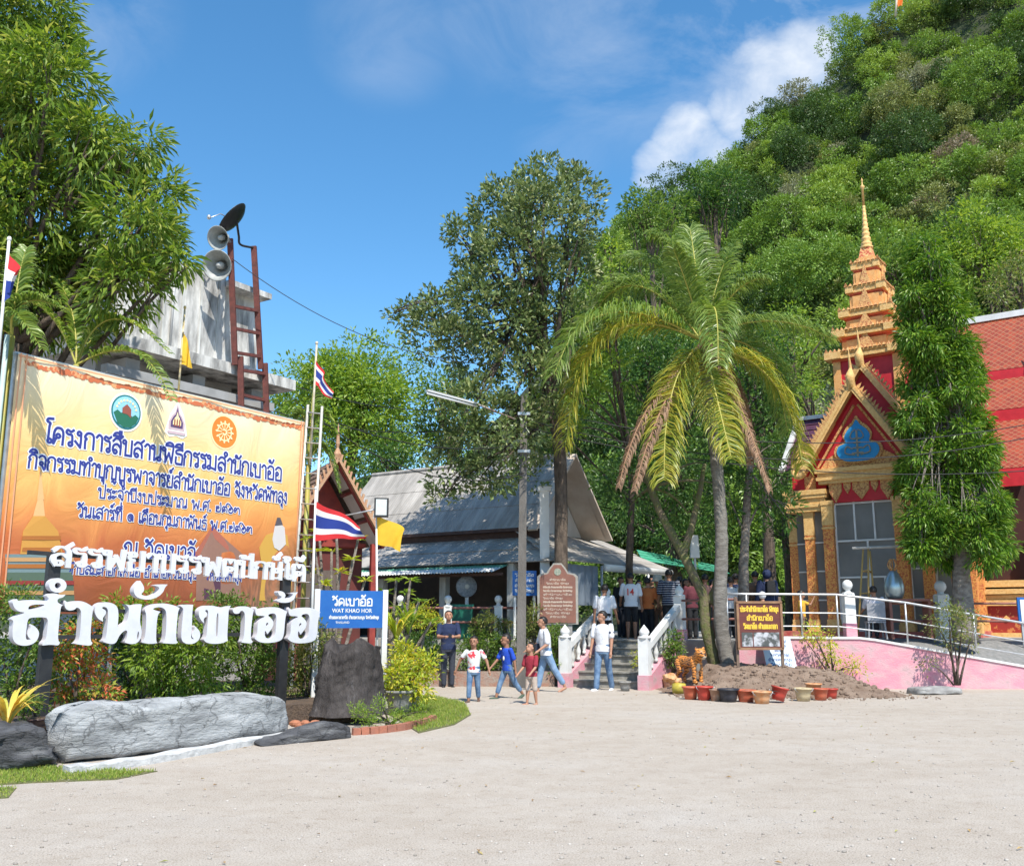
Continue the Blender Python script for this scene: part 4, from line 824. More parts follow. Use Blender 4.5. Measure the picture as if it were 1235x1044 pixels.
# ------------------------------------------------------------------ lettering (own stroke letters)
def O_(x, y, r=.12): return ('o', x, y, r)
GL = {
'ก': (.78, [[(.1, 0), (.1, .5), (.19, .62), (.06, .72), (.2, .95), (.4, 1), (.58, .93), (.66, .72), (.66, 0)]]),
'ข': (.8, [O_(.13, .85), [(.25, .88), (.26, .72), (.2, .55), (.24, .35), (.24, 0)], [(.24, 0), (.68, 0)], [(.68, 0), (.68, 1)]]),
'ค': (.82, [[(.12, 0), (.1, .6), (.2, .92), (.4, 1), (.6, .92), (.7, .65), (.7, 0)], O_(.38, .5), [(.29, .42), (.12, 0)]]),
'ง': (.62, [O_(.3, .87), [(.42, .9), (.43, .4), (.4, 0)], [(.4, 0), (.06, .35)]]),
'จ': (.74, [[(.08, .85), (.28, 1), (.52, .94), (.62, .7), (.62, .1), (.55, 0)], [(.55, 0), (.36, .3)], O_(.29, .42)]),
'ช': (.82, [O_(.13, .85), [(.25, .88), (.26, .72), (.2, .55), (.24, .35), (.24, 0)], [(.24, 0), (.66, 0)], [(.66, 0), (.66, .8), (.8, 1.06)]]),
'ญ': (1.12, [[(.1, 0), (.1, .5), (.19, .62), (.06, .72), (.2, .95), (.4, 1), (.56, .93), (.62, .72), (.62, 0)], [(.62, 0), (1.0, 0)], [(1.0, 0), (1.0, 1)], [(.66, -.22), (.8, -.16), (.9, -.36), (1.02, -.18)]]),
'ณ': (1.12, [O_(.14, .12), [(.24, .12), (.22, .5), (.27, .62), (.12, .72), (.25, .95), (.42, 1), (.56, .9), (.6, .7), (.6, 0)], [(.6, 0), (.85, .12)], O_(.9, .12), [(1.0, .15), (1.0, 1)]]),
'ด': (.82, [[(.14, 0), (.1, .6), (.2, .92), (.4, 1), (.6, .92), (.7, .65), (.7, 0)], O_(.38, .4), [(.3, .32), (.14, 0)]]),
'ต': (.84, [[(.14, 0), (.1, .6), (.17, .95), (.3, 1), (.41, .86)], [(.41, .86), (.52, 1), (.65, .92), (.72, .65), (.72, 0)], O_(.38, .4), [(.3, .32), (.14, 0)]]),
'ท': (.84, [O_(.13, .87), [(.25, .9), (.25, 0)], [(.25, .45), (.45, .93), (.62, .98), (.7, .8), (.7, 0)]]),
'ธ': (.74, [[(.64, .98), (.4, 1), (.12, .9), (.15, .72), (.45, .69), (.64, .58), (.64, 0)], [(.64, 0), (.2, 0)], [(.2, 0), (.12, .1), (.12, .45)]]),
'น': (.86, [O_(.13, .87), [(.25, .9), (.25, 0)], [(.25, 0), (.55, .22)], O_(.63, .12), [(.72, .15), (.72, 1)]]),
'บ': (.82, [O_(.13, .87), [(.25, .9), (.25, 0)], [(.25, 0), (.7, 0)], [(.7, 0), (.7, 1)]]),
'ป': (.82, [O_(.13, .87), [(.25, .9), (.25, 0)], [(.25, 0), (.7, 0)], [(.7, 0), (.7, 1.4)]]),
'พ': (1.0, [O_(.13, .87), [(.24, .9), (.27, 0)], [(.27, 0), (.53, .65)], [(.53, .65), (.78, 0)], [(.78, 0), (.86, 1)]]),
'ภ': (.86, [O_(.13, .12), [(.24, .1), (.24, .5), (.3, .62), (.14, .72), (.28, .95), (.48, 1), (.66, .93), (.74, .72), (.74, 0)]]),
'ม': (.86, [O_(.13, .87), [(.26, .9), (.26, .12)], O_(.16, .12), [(.26, .12), (.5, .08), (.72, 0)], [(.72, 0), (.72, 1)]]),
'ย': (.8, [O_(.22, .87), [(.12, .8), (.12, .62), (.3, .53)], [(.3, .53), (.14, .4), (.14, 0)], [(.14, 0), (.68, 0)], [(.68, 0), (.68, 1)]]),
'ร': (.62, [[(.54, 1.02), (.38, .9), (.16, .98), (.07, .84), (.2, .72), (.42, .7), (.48, .5), (.48, .15)], O_(.38, .12)]),
'ล': (.8, [[(.1, .8), (.3, 1), (.55, .95), (.68, .7), (.68, 0)], [(.68, .4), (.42, .62), (.16, .52), (.1, .25), (.18, .06)], O_(.29, .12)]),
'ว': (.68, [[(.08, .82), (.26, 1), (.46, .95), (.56, .7), (.56, .15)], O_(.46, .12)]),
'ศ': (.86, [[(.12, 0), (.1, .6), (.2, .92), (.4, 1), (.6, .92), (.7, .65), (.7, 0)], O_(.38, .5), [(.29, .42), (.12, 0)], [(.58, .95), (.84, 1.2)]]),
'ษ': (.84, [O_(.13, .87), [(.25, .9), (.25, 0)], [(.25, 0), (.7, 0)], [(.7, 0), (.7, 1)], O_(.46, .5), [(.56, .5), (.86, .6)]]),
'ส': (.82, [[(.1, .8), (.3, 1), (.55, .95), (.68, .7), (.68, 0)], [(.68, .4), (.42, .62), (.16, .52), (.1, .25), (.18, .06)], O_(.29, .12), [(.55, .95), (.8, 1.2)]]),
'ห': (.88, [O_(.13, .87), [(.25, .9), (.25, 0)], [(.25, .4), (.48, .62), (.66, .45), (.72, .3), (.72, 0)], O_(.64, .85), [(.55, .78), (.48, .62)]]),
'อ': (.8, [[(.1, .82), (.28, 1), (.5, 1), (.66, .82), (.66, 0)], [(.66, 0), (.14, 0)], [(.14, 0), (.12, .42)], O_(.24, .5)]),
'า': (.56, [[(.08, .82), (.24, 1), (.4, .93), (.46, .75), (.46, 0)]]),
'ำ': (.56, [[(.08, .82), (.24, 1), (.4, .93), (.46, .75), (.46, 0)], O_(-.12, 1.28, .13)]),
'ะ': (.5, [O_(.13, .75), [(.23, .72), (.42, .88)], O_(.13, .2), [(.23, .17), (.42, .33)]]),
'เ': (.38, [[(.14, 1), (.14, .15)], O_(.24, .12)]),
'โ': (.5, [[(.46, 1.5), (.14, 1.45), (.1, 1.3), (.3, 1.2), (.26, 1.0), (.26, .15)], O_(.36, .12)]),
'ใ': (.5, [O_(.22, 1.35), [(.12, 1.28), (.14, 1.12), (.26, 1.0), (.26, .15)], O_(.36, .12)]),
'๑': (.8, [O_(.4, .42, .12), [(.5, .4), (.52, .2), (.32, .06), (.12, .25), (.14, .6), (.4, .74), (.64, .58), (.66, .1)]]),
'๒': (.8, [O_(.32, .52), [(.24, .44), (.12, .1)], [(.12, .1), (.1, .62)], [(.12, .06), (.55, .06), (.68, .3), (.68, .75), (.6, 1.05)]]),
'๕': (.84, [[(.14, .06), (.1, .45), (.24, .7), (.4, .6)], [(.4, .6), (.55, .72), (.7, .5), (.7, .1)], O_(.36, .3), [(.3, .22), (.14, .06)], [(.55, .7), (.62, 1.0), (.8, 1.1)]]),
'๖': (.72, [[(.12, 1.05), (.3, .85), (.55, .6), (.64, .35), (.5, .08), (.24, .06), (.1, .3), (.2, .55)], O_(.3, .5, .1)]),
'๓': (.9, [O_(.2, .35), [(.1, .42), (.14, .68), (.3, .7), (.42, .5)], [(.42, .5), (.55, .72), (.72, .62), (.76, .3), (.76, .05)]]),
'.': (.3, [O_(.12, .05, .05)]), ' ': (.5, []),
}
ABOVE = {
'ั': [O_(-.46, 1.24, .09), [(-.4, 1.16), (-.2, 1.14), (-.02, 1.36)]],
'ิ': [[(-.62, 1.16), (-.52, 1.32), (-.3, 1.38), (-.1, 1.3), (-.04, 1.16)], [(-.62, 1.16), (-.04, 1.16)]],
'ี': [[(-.62, 1.16), (-.52, 1.32), (-.3, 1.38), (-.1, 1.3), (-.04, 1.16)], [(-.62, 1.16), (-.04, 1.16)], [(-.05, 1.16), (-.05, 1.48)]],
'ึ': [[(-.62, 1.16), (-.52, 1.32), (-.3, 1.38), (-.1, 1.3), (-.04, 1.16)], [(-.62, 1.16), (-.04, 1.16)], O_(-.06, 1.42, .08)],
'ื': [[(-.62, 1.16), (-.52, 1.32), (-.3, 1.38), (-.1, 1.3), (-.04, 1.16)], [(-.62, 1.16), (-.04, 1.16)], [(-.05, 1.16), (-.05, 1.5)], [(-.18, 1.3), (-.18, 1.5)]],
}
BELOW = {'ุ': [O_(-.2, -.2, .08), [(-.1, -.18), (-.1, -.46)]], 'ู': [O_(-.42, -.2, .08), [(-.33, -.2), (-.33, -.42), (-.1, -.42), (-.1, -.14)]]}
TONE = {'่': [[(-.12, 1.2), (-.12, 1.48)]], '้': [O_(-.4, 1.4, .08), [(-.34, 1.3), (-.16, 1.28), (-.02, 1.54)]], '์': [O_(-.26, 1.34, .1), [(-.2, 1.42), (-.02, 1.64)]]}
def thai_strokes(txt):
    """list of (char index, stroke polylines) in letter units, total width"""
    x = 0.; out = []; up = False
    for ch in txt:
        if ch in GL:
            adv, st = GL[ch]; dx = x; x += adv; up = False; dy = 0
        elif ch in ABOVE: st = ABOVE[ch]; dx = x - .1; up = True; dy = 0
        elif ch in BELOW: st = BELOW[ch]; dx = x - .02; dy = 0
        elif ch in TONE: st = TONE[ch]; dx = x - .12; dy = .34 if up else 0
        else: continue
        g = []
        for s_ in st:
            if s_[0] == 'o':
                a = np.linspace(0, 2 * np.pi, 13); P = np.stack([s_[1] + s_[3] * np.cos(a), s_[2] + s_[3] * np.sin(a)], 1)
            else: P = smoothpts(s_, 5) if len(s_) > 2 else np.array(s_, float)
            g.append(P + [dx, dy])
        out.append(g)
    return out, x
def ribbon(b, P, h, wfun, at, m=0, depth=0., lift=0.):
    """flat stroke on a board; at(x,z,off) gives the point, off = towards the viewer"""
    T = np.gradient(P, axis=0); T /= np.linalg.norm(T, axis=1)[:, None] + 1e-9; Nn = np.stack([-T[:, 1], T[:, 0]], 1)
    wv = np.array([wfun(t) for t in T])[:, None] * h * .5
    Q = P * h; ext = np.zeros_like(Q); ext[0] = -T[0] * wv[0] * .8; ext[-1] = T[-1] * wv[-1] * .8; Q = Q + ext
    Lp, Rp = Q + Nn * wv, Q - Nn * wv; n = len(Q); off = lift + np.linspace(0, .0008, n)
    V = [at(*Lp[i], off[i]) for i in range(n)] + [at(*Rp[i], off[i]) for i in range(n)]
    F = [[i, n + i, n + i + 1, i + 1] for i in range(n - 1)]
    if depth:
        V += [at(*Lp[i], off[i] - depth) for i in range(n)] + [at(*Rp[i], off[i] - depth) for i in range(n)]
        for i in range(n - 1): F += [[i, i + 1, 2 * n + i + 1, 2 * n + i], [n + i + 1, n + i, 3 * n + i, 3 * n + i + 1], [2 * n + i, 2 * n + i + 1, 3 * n + i + 1, 3 * n + i]]
        F += [[0, 2 * n, 3 * n, n], [n - 1, 2 * n - 1, 4 * n - 1, 3 * n - 1]]
    b.add(V, F, m)
def write(b, txt, x0, x1, z, h, at, wd=.13, outline=0., m=0, mo=1, lift=.004, xscale=None):
    """text fitted between x0 and x1, baseline z, letter height h"""
    st, tot = thai_strokes(txt); sx = (x1 - x0) / (tot * h)
    k = 0
    for g in st:
        for P in g:
            Q = P * [sx, 1]; f = lambda x, y, o: at(x0 + x, z + y, o)
            if outline: ribbon(b, Q, h, lambda t: wd + outline, f, mo, lift=lift + k * 1e-5)
            ribbon(b, Q, h, lambda t: wd, f, m, lift=lift + (.003 if outline else 0) + k * 1e-5); k += 1
class Plane:
    """vertical board frame: local x along the board, local z up; the board's front looks at -y"""
    def __init__(s, A, B): s.A = np.array([A[0], A[1], 0.]); s.rz = math.atan2(B[1] - A[1], B[0] - A[0]); s.ex = np.array([math.cos(s.rz), math.sin(s.rz), 0]); s.n = np.array([math.sin(s.rz), -math.cos(s.rz), 0])
    def loc(s, px, py, off=0.):
        d = ray(px, py); p0 = s.A + s.n * off; k = np.dot(p0 - [0, 0, EYE], s.n) / np.dot(d, s.n); q = np.array([0, 0, EYE]) + d * k; return np.array([np.dot(q - s.A, s.ex), q[2]])
# ------------------------------------------------------------------ orange event billboard
BA, BB = W(22, 425, 13.5), W(367, 507, 18.5)
bpn = Plane(BA, BB); tl, tr = bpn.loc(22, 427), bpn.loc(367, 508); bw_ = tr[0] - tl[0]; zt = (tl[1] + tr[1]) / 2; zbm = 1.62
bill = thing('event_billboard', 'large orange printed vinyl billboard with blue Thai lettering on pipe frame', 'billboard', bpn.A, bpn.rz)
def banner_mat():
    m = bpy.data.materials.new('printed_vinyl'); m.use_nodes = True; t = m.node_tree; pb = t.nodes['Principled BSDF']; pb.inputs['Roughness'].default_value = .5
    c = N(t, 'ShaderNodeTexCoord'); sp = N(t, 'ShaderNodeSeparateXYZ'); K(t, c.outputs['Generated'], sp.inputs[0])
    nz = N(t, 'ShaderNodeTexNoise', inp={'Scale': 3.2, 'Detail': 5.}); K(t, c.outputs['Generated'], nz.inputs['Vector'])
    f = mth(t, 'ADD', sp.outputs[2], mth(t, 'MULTIPLY', mth(t, 'SUBTRACT', nz.outputs[0], .5), .3))
    cr = N(t, 'ShaderNodeValToRGB'); e = cr.color_ramp.elements
    for i, (p, cc) in enumerate(((0., s2l(140, 78, 54)), (.26, s2l(190, 104, 58)), (.42, s2l(222, 146, 78)), (.56, s2l(234, 182, 104)), (.74, s2l(238, 206, 144)), (1., s2l(240, 224, 190)))):
        if i < 2: e[i].position = p; e[i].color = (*cc, 1)
        else: q = e.new(p); q.color = (*cc, 1)
    K(t, f, cr.inputs[0])
    # darker lower left / grey-green photo montage at lower right
    g2 = N(t, 'ShaderNodeMapRange', interpolation_type='SMOOTHSTEP'); K(t, mth(t, 'SUBTRACT', sp.outputs[0], mth(t, 'MULTIPLY', sp.outputs[2], .75)), g2.inputs[0]); g2.inputs[1].default_value = .5; g2.inputs[2].default_value = .95
    n2 = N(t, 'ShaderNodeTexNoise', inp={'Scale': 16., 'Detail': 6.}); K(t, c.outputs['Generated'], n2.inputs['Vector'])
    c2 = N(t, 'ShaderNodeValToRGB'); e = c2.color_ramp.elements; e[0].position = .38; e[0].color = (*s2l(70, 92, 70), 1); e[1].position = .62; e[1].color = (*s2l(186, 132, 96), 1); q = e.new(.5); q.color = (*s2l(140, 120, 96), 1); K(t, n2.outputs[0], c2.inputs[0])
    mx = N(t, 'ShaderNodeMix', data_type='RGBA'); K(t, mth(t, 'MULTIPLY', g2.outputs[0], .8), mx.inputs[0]); K(t, cr.outputs[0], mx.inputs[6]); K(t, c2.outputs[0], mx.inputs[7])
    # pale rays fanning from the middle
    K(t, mx.outputs[2], pb.inputs['Base Color'])
    bn = N(t, 'ShaderNodeTexNoise', inp={'Scale': 4., 'Detail': 3., 'Distortion': 1.5}); K(t, c.outputs['Generated'], bn.inputs['Vector']); bp = N(t, 'ShaderNodeBump', inp={'Strength': .16, 'Distance': .1}); K(t, bn.outputs[0], bp.inputs['Height']); K(t, bp.outputs[0], pb.inputs['Normal'])
    return m
def bwav(x, z): return .012 * math.sin(x * 2.1 + z * 1.3) + .007 * math.sin(x * 5 - z * 3.1 + 1)
bat = lambda x, z, o: (x, -bwav(x, z) - o, z)
b = MB(); b.grid(lambda u, v: (tl[0] + u * bw_, -bwav(tl[0] + u * bw_, zbm + v * (zt - zbm)), zbm + v * (zt - zbm)), 60, 36); sheet = b.build('vinyl_sheet', banner_mat(), bill, True, world=False)
INKB = mat('print_blue', s2l(52, 62, 138), None, .5); INKW = mat('print_white', (.8, .8, .78), None, .5)
b = MB()
for txt, (xa, ya), (xb, yb), hpx in (("โครงการสืบสานพิธีกรรมสำนักเขาอ้อ", (52, 535), (340, 578), 17.5), ("กิจกรรมทำบุญบูรพาจารย์สำนักเขาอ้อ จังหวัดพัทลุง", (33, 566), (347, 605), 14.5),
        ("ประจำปีงบประมาณ พ.ศ. ๒๕๖๓", (117, 601), (289, 619), 11), ("วันเสาร์ที่ ๑ เดือนกุมภาพันธ์ พ.ศ.๒๕๖๓", (92, 622), (303, 644), 11.5), ("ณ วัดเขาอ้อ", (146, 672), (248, 675), 16), ("ตำบลมะกอกเหนือ อำเภอควนขนุน จังหวัดพัทลุง", (80, 692), (292, 700), 9.5)):
    p, q = bpn.loc(xa, ya), bpn.loc(xb, yb); mid = bpn.loc((xa + xb) / 2, (ya + yb) / 2); mid2 = bpn.loc((xa + xb) / 2, (ya + yb) / 2 - hpx)
    write(b, txt, p[0], q[0], (p[1] + q[1]) / 2, mid2[1] - mid[1], bat, .17, .17, 0, 1, .006)
b.build('lettering', [INKB, INKW], sheet, world=False)
# emblems
def disc(b, c, rx, rz_, m=0, o=.006, n=32, hole=0.):
    a = np.linspace(0, 2 * np.pi, n, endpoint=False)
    if hole:
        V = [bat(c[0] + rx * math.cos(t) * k, c[1] + rz_ * math.sin(t) * k, o) for k in (1, hole) for t in a]; b.add(V, [[i, (i + 1) % n, n + (i + 1) % n, n + i] for i in range(n)], m)
    else: b.add([bat(c[0] + rx * math.cos(t), c[1] + rz_ * math.sin(t), o) for t in a], [list(range(n))], m)
def poly(b, P, m, o): b.add([bat(x, z, o) for x, z in P], [list(range(len(P)))], m)
PR = [mat('print_' + n_, s2l(*c), None, .5) for n_, c in (('white', (240, 235, 225)), ('teal', (40, 120, 125)), ('sky', (150, 205, 230)), ('brick', (150, 84, 70)), ('green', (45, 110, 85)), ('orange', (228, 130, 50)), ('cream', (245, 225, 170)), ('purple', (90, 70, 110)), ('gold', (205, 160, 60)), ('mauve', (200, 175, 180)))]
c = bpn.loc(152, 497); r = bpn.loc(152, 476)[1] - c[1]; b = MB()
disc(b, c, r * 1.12, r * 1.12, 0, .006); disc(b, c, r, r, 1, .009); disc(b, c, r * .9, r * .9, 2, .012)
poly(b, [(c[0] + x * r, c[1] + z * r) for x, z in ((-.86, -.15), (-.6, .05), (-.35, -.1), (0, .12), (.4, -.2), (.62, -.05), (.86, -.2), (.7, -.55), (.35, -.83), (-.1, -.9), (-.55, -.72))], 4, .015)
poly(b, [(c[0] + x * r, c[1] + z * r) for x, z in ((-.28, -.1), (-.3, .2), (-.12, .36), (0, .46), (.15, .34), (.3, .2), (.32, -.3), (.05, -.12))], 3, .018)
for k in range(9):
    a = R(20 + 17.5 * k); disc(b, (c[0] + .68 * r * math.cos(a), c[1] + .68 * r * math.sin(a)), r * .07, r * .08, 6, .016, 8)
b.build('emblem', PR, sheet, world=False)
c = bpn.loc(213, 509); r = bpn.loc(213, 490)[1] - c[1]; b = MB()
poly(b, [(c[0] + x * r, c[1] + z * r) for x, z in ((-.85, -.75), (-.7, -.2), (-.5, .5), (0, 1.35), (.5, .5), (.7, -.2), (.85, -.75), (.5, -1.0), (0, -.88), (-.5, -1.0))], 0, .006)
for s_ in (.8, .6, .4): poly(b, [(c[0] + x * r * s_, c[1] + .12 * r + z * r * s_) for x, z in ((-.75, -.8), (-.75, -.2), (-.45, .35), (-.2, .6), (0, 1.4), (.2, .6), (.45, .35), (.75, -.2), (.75, -.8))], {.8: 9, .6: 7, .4: 6}[s_], {.8: .009, .6: .012, .4: .015}[s_])
for x in (-.18, 0, .18): poly(b, [(c[0] + (x + q) * r, c[1] + z * r) for q, z in ((-.05, -.3), (-.05, .1), (0, .25), (.05, .1), (.05, -.3))], 3, .018)
poly(b, [(c[0] + x * r, c[1] + z * r) for x, z in ((-.7, -.62), (.7, -.62), (.6, -.78), (-.6, -.78))], 9, .018); b.build('emblem', PR, sheet, world=False)
c = bpn.loc(270, 521); r = bpn.loc(270, 502)[1] - c[1]; b = MB(); disc(b, c, r * 1.1, r * 1.1, 6, .006); disc(b, c, r, r, 5, .009); disc(b, c, r * .58, r * .58, 6, .012, hole=.86); disc(b, c, r * .2, r * .2, 6, .012, hole=.5)
for k in range(12):
    a = R(30 * k); d_ = np.array([math.cos(a), math.sin(a)]); e_ = np.array([-d_[1], d_[0]]); q = [c + d_ * r * .2 - e_ * r * .02, c + d_ * r * .7 - e_ * r * .05, c + d_ * r * .74 + e_ * r * .0, c + d_ * r * .7 + e_ * r * .05, c + d_ * r * .2 + e_ * r * .02]; poly(b, q, 6, .014)
    disc(b, c + d_ * r * .62, r * .075, r * .075, 6, .016, 8)
b.build('emblem', PR, sheet, world=False)
# printed border, stupa, robed statue, temple front
b = MB(); rb = np.random.default_rng(3)
for (u0, u1) in ((.02, .985),):
    for k in range(150):
        x = tl[0] + bw_ * (u0 + (u1 - u0) * (k + .5) / 150); z = zt - .10 - .05 * rb.random(); s_ = .03 + .035 * rb.random(); disc(b, (x, z), s_, s_ * .8, 0 if rb.random() < .7 else 1, .006 + k * 2e-5, 7)
b.build('printed_border', [mat('print_rust', s2l(200, 110, 70), None, .5), mat('print_rust_light', s2l(225, 160, 110), None, .5)], sheet, world=False)
def pp(P): return [tuple(bpn.loc(x, y)) for x, y in P]
b = MB()
poly(b, pp([(6, 668), (90, 668), (88, 690), (6, 690)]), 5, .006); poly(b, pp([(8, 690), (88, 690), (90, 726), (2, 726)]), 4, .006)
poly(b, pp([(24, 668), (28, 640), (40, 622), (54, 622), (70, 640), (76, 668)]), 0, .008); poly(b, pp([(40, 622), (46, 600), (52, 600), (54, 622)]), 1, .008); poly(b, pp([(45, 602), (49, 562), (53, 602)]), 1, .009)
for y in (646, 660): poly(b, pp([(27, y), (73, y), (74, y + 5), (26, y + 5)]), 2, .011)
for y, k in ((672, 3), (680, 2), (700, 6), (712, 3)): poly(b, pp([(6, y), (89, y), (89, y + 5), (6, y + 5)]), k, .012)
b.build('printed_stupa', [mat('print_' + n_, s2l(*c), None, .5) for n_, c in (('stupa', (208, 150, 70)), ('stupa_light', (226, 176, 120)), ('stupa_dark', (176, 108, 50)), ('stupa_sand', (196, 150, 100)), ('stupa_green', (92, 110, 92)), ('stupa_blue', (120, 140, 140)), ('stupa_red', (150, 60, 56)))], sheet, world=False)
b = MB()
poly(b, pp([(312, 660), (320, 645), (334, 640), (346, 645), (352, 690), (350, 724), (312, 724), (316, 690)]), 0, .006); poly(b, pp([(328, 650), (331, 634), (337, 630), (343, 636), (344, 656), (336, 664), (330, 660)]), 1, .009); poly(b, pp([(331, 634), (334, 624), (338, 624), (341, 633)]), 2, .010)
poly(b, pp([(238, 668), (256, 636), (292, 668), (290, 724), (236, 724)]), 3, .006); poly(b, pp([(232, 672), (256, 634), (298, 676), (294, 682), (256, 646), (238, 680)]), 4, .008); poly(b, pp([(246, 690), (266, 690), (266, 722), (246, 722)]), 5, .008)
b.build('printed_statue', [mat('print_' + n_, s2l(*c), None, .5) for n_, c in (('robe', (206, 160, 74)), ('face', (206, 200, 196)), ('hair', (90, 84, 90)), ('wall', (150, 112, 96)), ('gable', (176, 104, 84)), ('doorway', (92, 60, 76)))], sheet, world=False)
b = MB(); y0 = .06
b.box((tl[0] + bw_ / 2, y0, zt), (bw_ + .06, .05, .05)); b.box((tl[0] + bw_ / 2, y0, zbm), (bw_ + .06, .05, .05))
for x in (tl[0], tl[0] + bw_ / 3, tl[0] + 2 * bw_ / 3, tl[0] + bw_): b.box((x, y0, zt / 2), (.05, .05, zt))
b.build('steel_frame', METAL, bill, world=False)
FRM = mat('banner_hem', s2l(226, 160, 120), None, .6); b = MB()
for x in (tl[0] + .03, tl[0] + .12, tl[0] + bw_ - .04, tl[0] + bw_ - .1): b.box((x, -.028, (zt + zbm) / 2), (.018, .01, zt - zbm))
b.box((tl[0] + bw_ / 2, -.03, zt - .035), (bw_, .01, .02)); b.build('hem', FRM, sheet, world=False)
# pole beside the billboard and light pipe ladder at its right
t = thing('pipe_pole', 'pale green steel pipe standing at the left edge of the orange billboard', 'pole', bpn.A + bpn.ex * (tl[0] - .12) + bpn.n * -.1)
b = MB(); p = bpn.A + bpn.ex * (tl[0] - .13) + bpn.n * -.1; b.tube([p, p + [0, 0, zt + .25]], .035, 10); b.build('pipe', mat('pale_green_pipe', (.45, .55, .52), (.36, .44, .42), .5, 6.), t, True)
t = thing('pipe_ladder', 'slender silver pipe ladder beside the right edge of the orange billboard', 'ladder', W(372, 760, 18.0))
pa0, pa1 = W(352, 760, 18.3), W(371.5, 488, 18.3); pb0, pb1 = W(373, 760, 17.9), W(388.5, 490, 17.9)
for q0, q1 in ((pa0, pa1), (pb0, pb1)):
    b = MB(); q00 = q0 + (q0 - q1) * (q0[2] / (q1[2] - q0[2])); b.tube([q00, q1], .026, 8); b.build('rail', mat('silver_pipe', (.6, .58, .52), (.45, .42, .36), .45, 9., metal=.3), t, True)
for k in range(1, 15):
    f = k / 14.5; b = MB(); b.tube([pa0 + (pa1 - pa0) * f, pb0 + (pb1 - pb0) * f], .014, 6); b.build('rung', METAL, t, True)
# ------------------------------------------------------------------ white letter sign
LA, LB = W(67, 675, 12.4), W(345, 700, 15.3); lpn = Plane(LA, LB)
sign = thing('letter_sign', 'large white cut out Thai letters in two rows on black steel posts', 'sign', lpn.A, lpn.rz)
LW = mat('letter_white', (.66, .66, .68), (.58, .58, .6), .35, 4.); LS = mat('letter_side', (.52, .50, .53), None, .5)
def big(outer, holes=(), ox=0., sc=6.175, oy=690., off=.06, dx=0., dy=0.):
    cu = bpy.data.curves.new('l', 'CURVE'); cu.dimensions = '2D'; cu.fill_mode = 'BOTH'; cu.extrude = .05
    for ring in (outer, *holes):
        pts = [p if isinstance(p, tuple) else p for p in ring]; Q = []
        P = [np.array(p[:2], float) for p in pts]; sh_ = [len(p) > 2 for p in pts]
        for it in range(2):
            n = len(P); P2 = []; S2 = []
            for i in range(n):
                a, c_ = P[i], P[(i + 1) % n]
                if sh_[i]: P2.append(a); S2.append(True)
                else: P2.append(a * .75 + (P[i - 1] * .25 if True else 0)); S2.append(False); P2.append(a * .75 + c_ * .25); S2.append(False)
            P, sh_ = P2, S2
        s_ = cu.splines.new('POLY'); s_.points.add(len(P) - 1); s_.use_cyclic_u = True
        for i, p in enumerate(P):
            l = lpn.loc(ox + (p[0] + dx) / sc, oy + (p[1] + dy) / sc, off); s_.points[i].co = (l[0], l[1], 0, 1)
    o = bpy.data.objects.new('l', cu); COL.objects.link(o); dg = bpy.context.evaluated_depsgraph_get(); me = bpy.data.meshes.new_from_object(o.evaluated_get(dg)); bpy.data.objects.remove(o)
    me.materials.clear(); me.materials.append(LW); me.materials.append(LS)
    for v in me.vertices: v.co = (v.co.x, -off - v.co.z, v.co.y)
    for p in me.polygons: p.material_index = 0 if abs(p.normal.y) > .5 else 1
    o = bpy.data.objects.new('letter', me); COL.objects.link(o); o.parent = sign; me.update(); return o
s = 1
big([(112, 198, s), (122, 216), (200, 203), (290, 208), (345, 213), (350, 192), (330, 175, s), (360, 157), (400, 155), (430, 168), (474, 165, s), (455, 187), (415, 195), (412, 225), (454, 243, s), (438, 255), (428, 340), (414, 500), (432, 522, s), (420, 545), (370, 536), (300, 543, s), (305, 520), (328, 500), (338, 420), (345, 340), (300, 332), (215, 336), (192, 350), (182, 420), (176, 480), (185, 503), (215, 496, s), (195, 480), (188, 458), (197, 436), (214, 412), (212, 384, s), (245, 400), (272, 430), (278, 462), (262, 505), (230, 533), (170, 548), (110, 535), (80, 500), (78, 430), (88, 358), (68, 350, s), (110, 322), (182, 298), (130, 293), (98, 272), (84, 245), (76, 213, s)], [[(198, 276, s), (196, 258), (216, 243), (270, 237), (332, 240), (262, 266)], ])
a16 = [(2 * math.pi * k / 16) for k in range(16)]
big([(416 + 66 * math.cos(a), 97 + 55 * math.sin(a)) for a in a16], [[(416 + 23 * math.cos(a), 98 + 22 * math.sin(a)) for a in a16]])
big([(468, 208, s), (490, 226), (560, 209), (625, 222), (684, 262, s), (672, 300), (655, 500), (674, 525, s), (660, 545), (600, 540), (540, 530, s), (565, 515), (580, 480), (592, 300), (580, 270), (555, 258), (540, 280), (490, 285), (465, 255)])
big([(690, 280), (700, 245), (740, 222), (800, 222), (845, 240), (864, 268), (868, 330), (858, 420), (900, 385), (932, 368), (945, 300), (945, 262), (922, 238, s), (970, 248), (1022, 233), (1042, 240, s), (1035, 270), (1025, 370), (1040, 420), (1038, 480), (1010, 525), (960, 535), (912, 520, s), (930, 490), (935, 430), (910, 432), (872, 470), (850, 525), (810, 535), (750, 515, s), (775, 490), (785, 400), (792, 300), (784, 264), (760, 254), (738, 264), (775, 282), (775, 310), (750, 335), (752, 366, s), (715, 345), (693, 310)], [[(1012, 430), (1022, 452), (1018, 492), (1002, 508)]])
big([(1030, 62, s), (1058, 105), (1058, 140), (1030, 165), (1075, 178), (1120, 172), (1160, 150), (1175, 117), (1155, 102), (1130, 98, s), (1170, 88), (1234, 90, s), (1213, 112), (1198, 152), (1150, 190), (1080, 206), (1010, 190), (980, 155), (985, 110)])
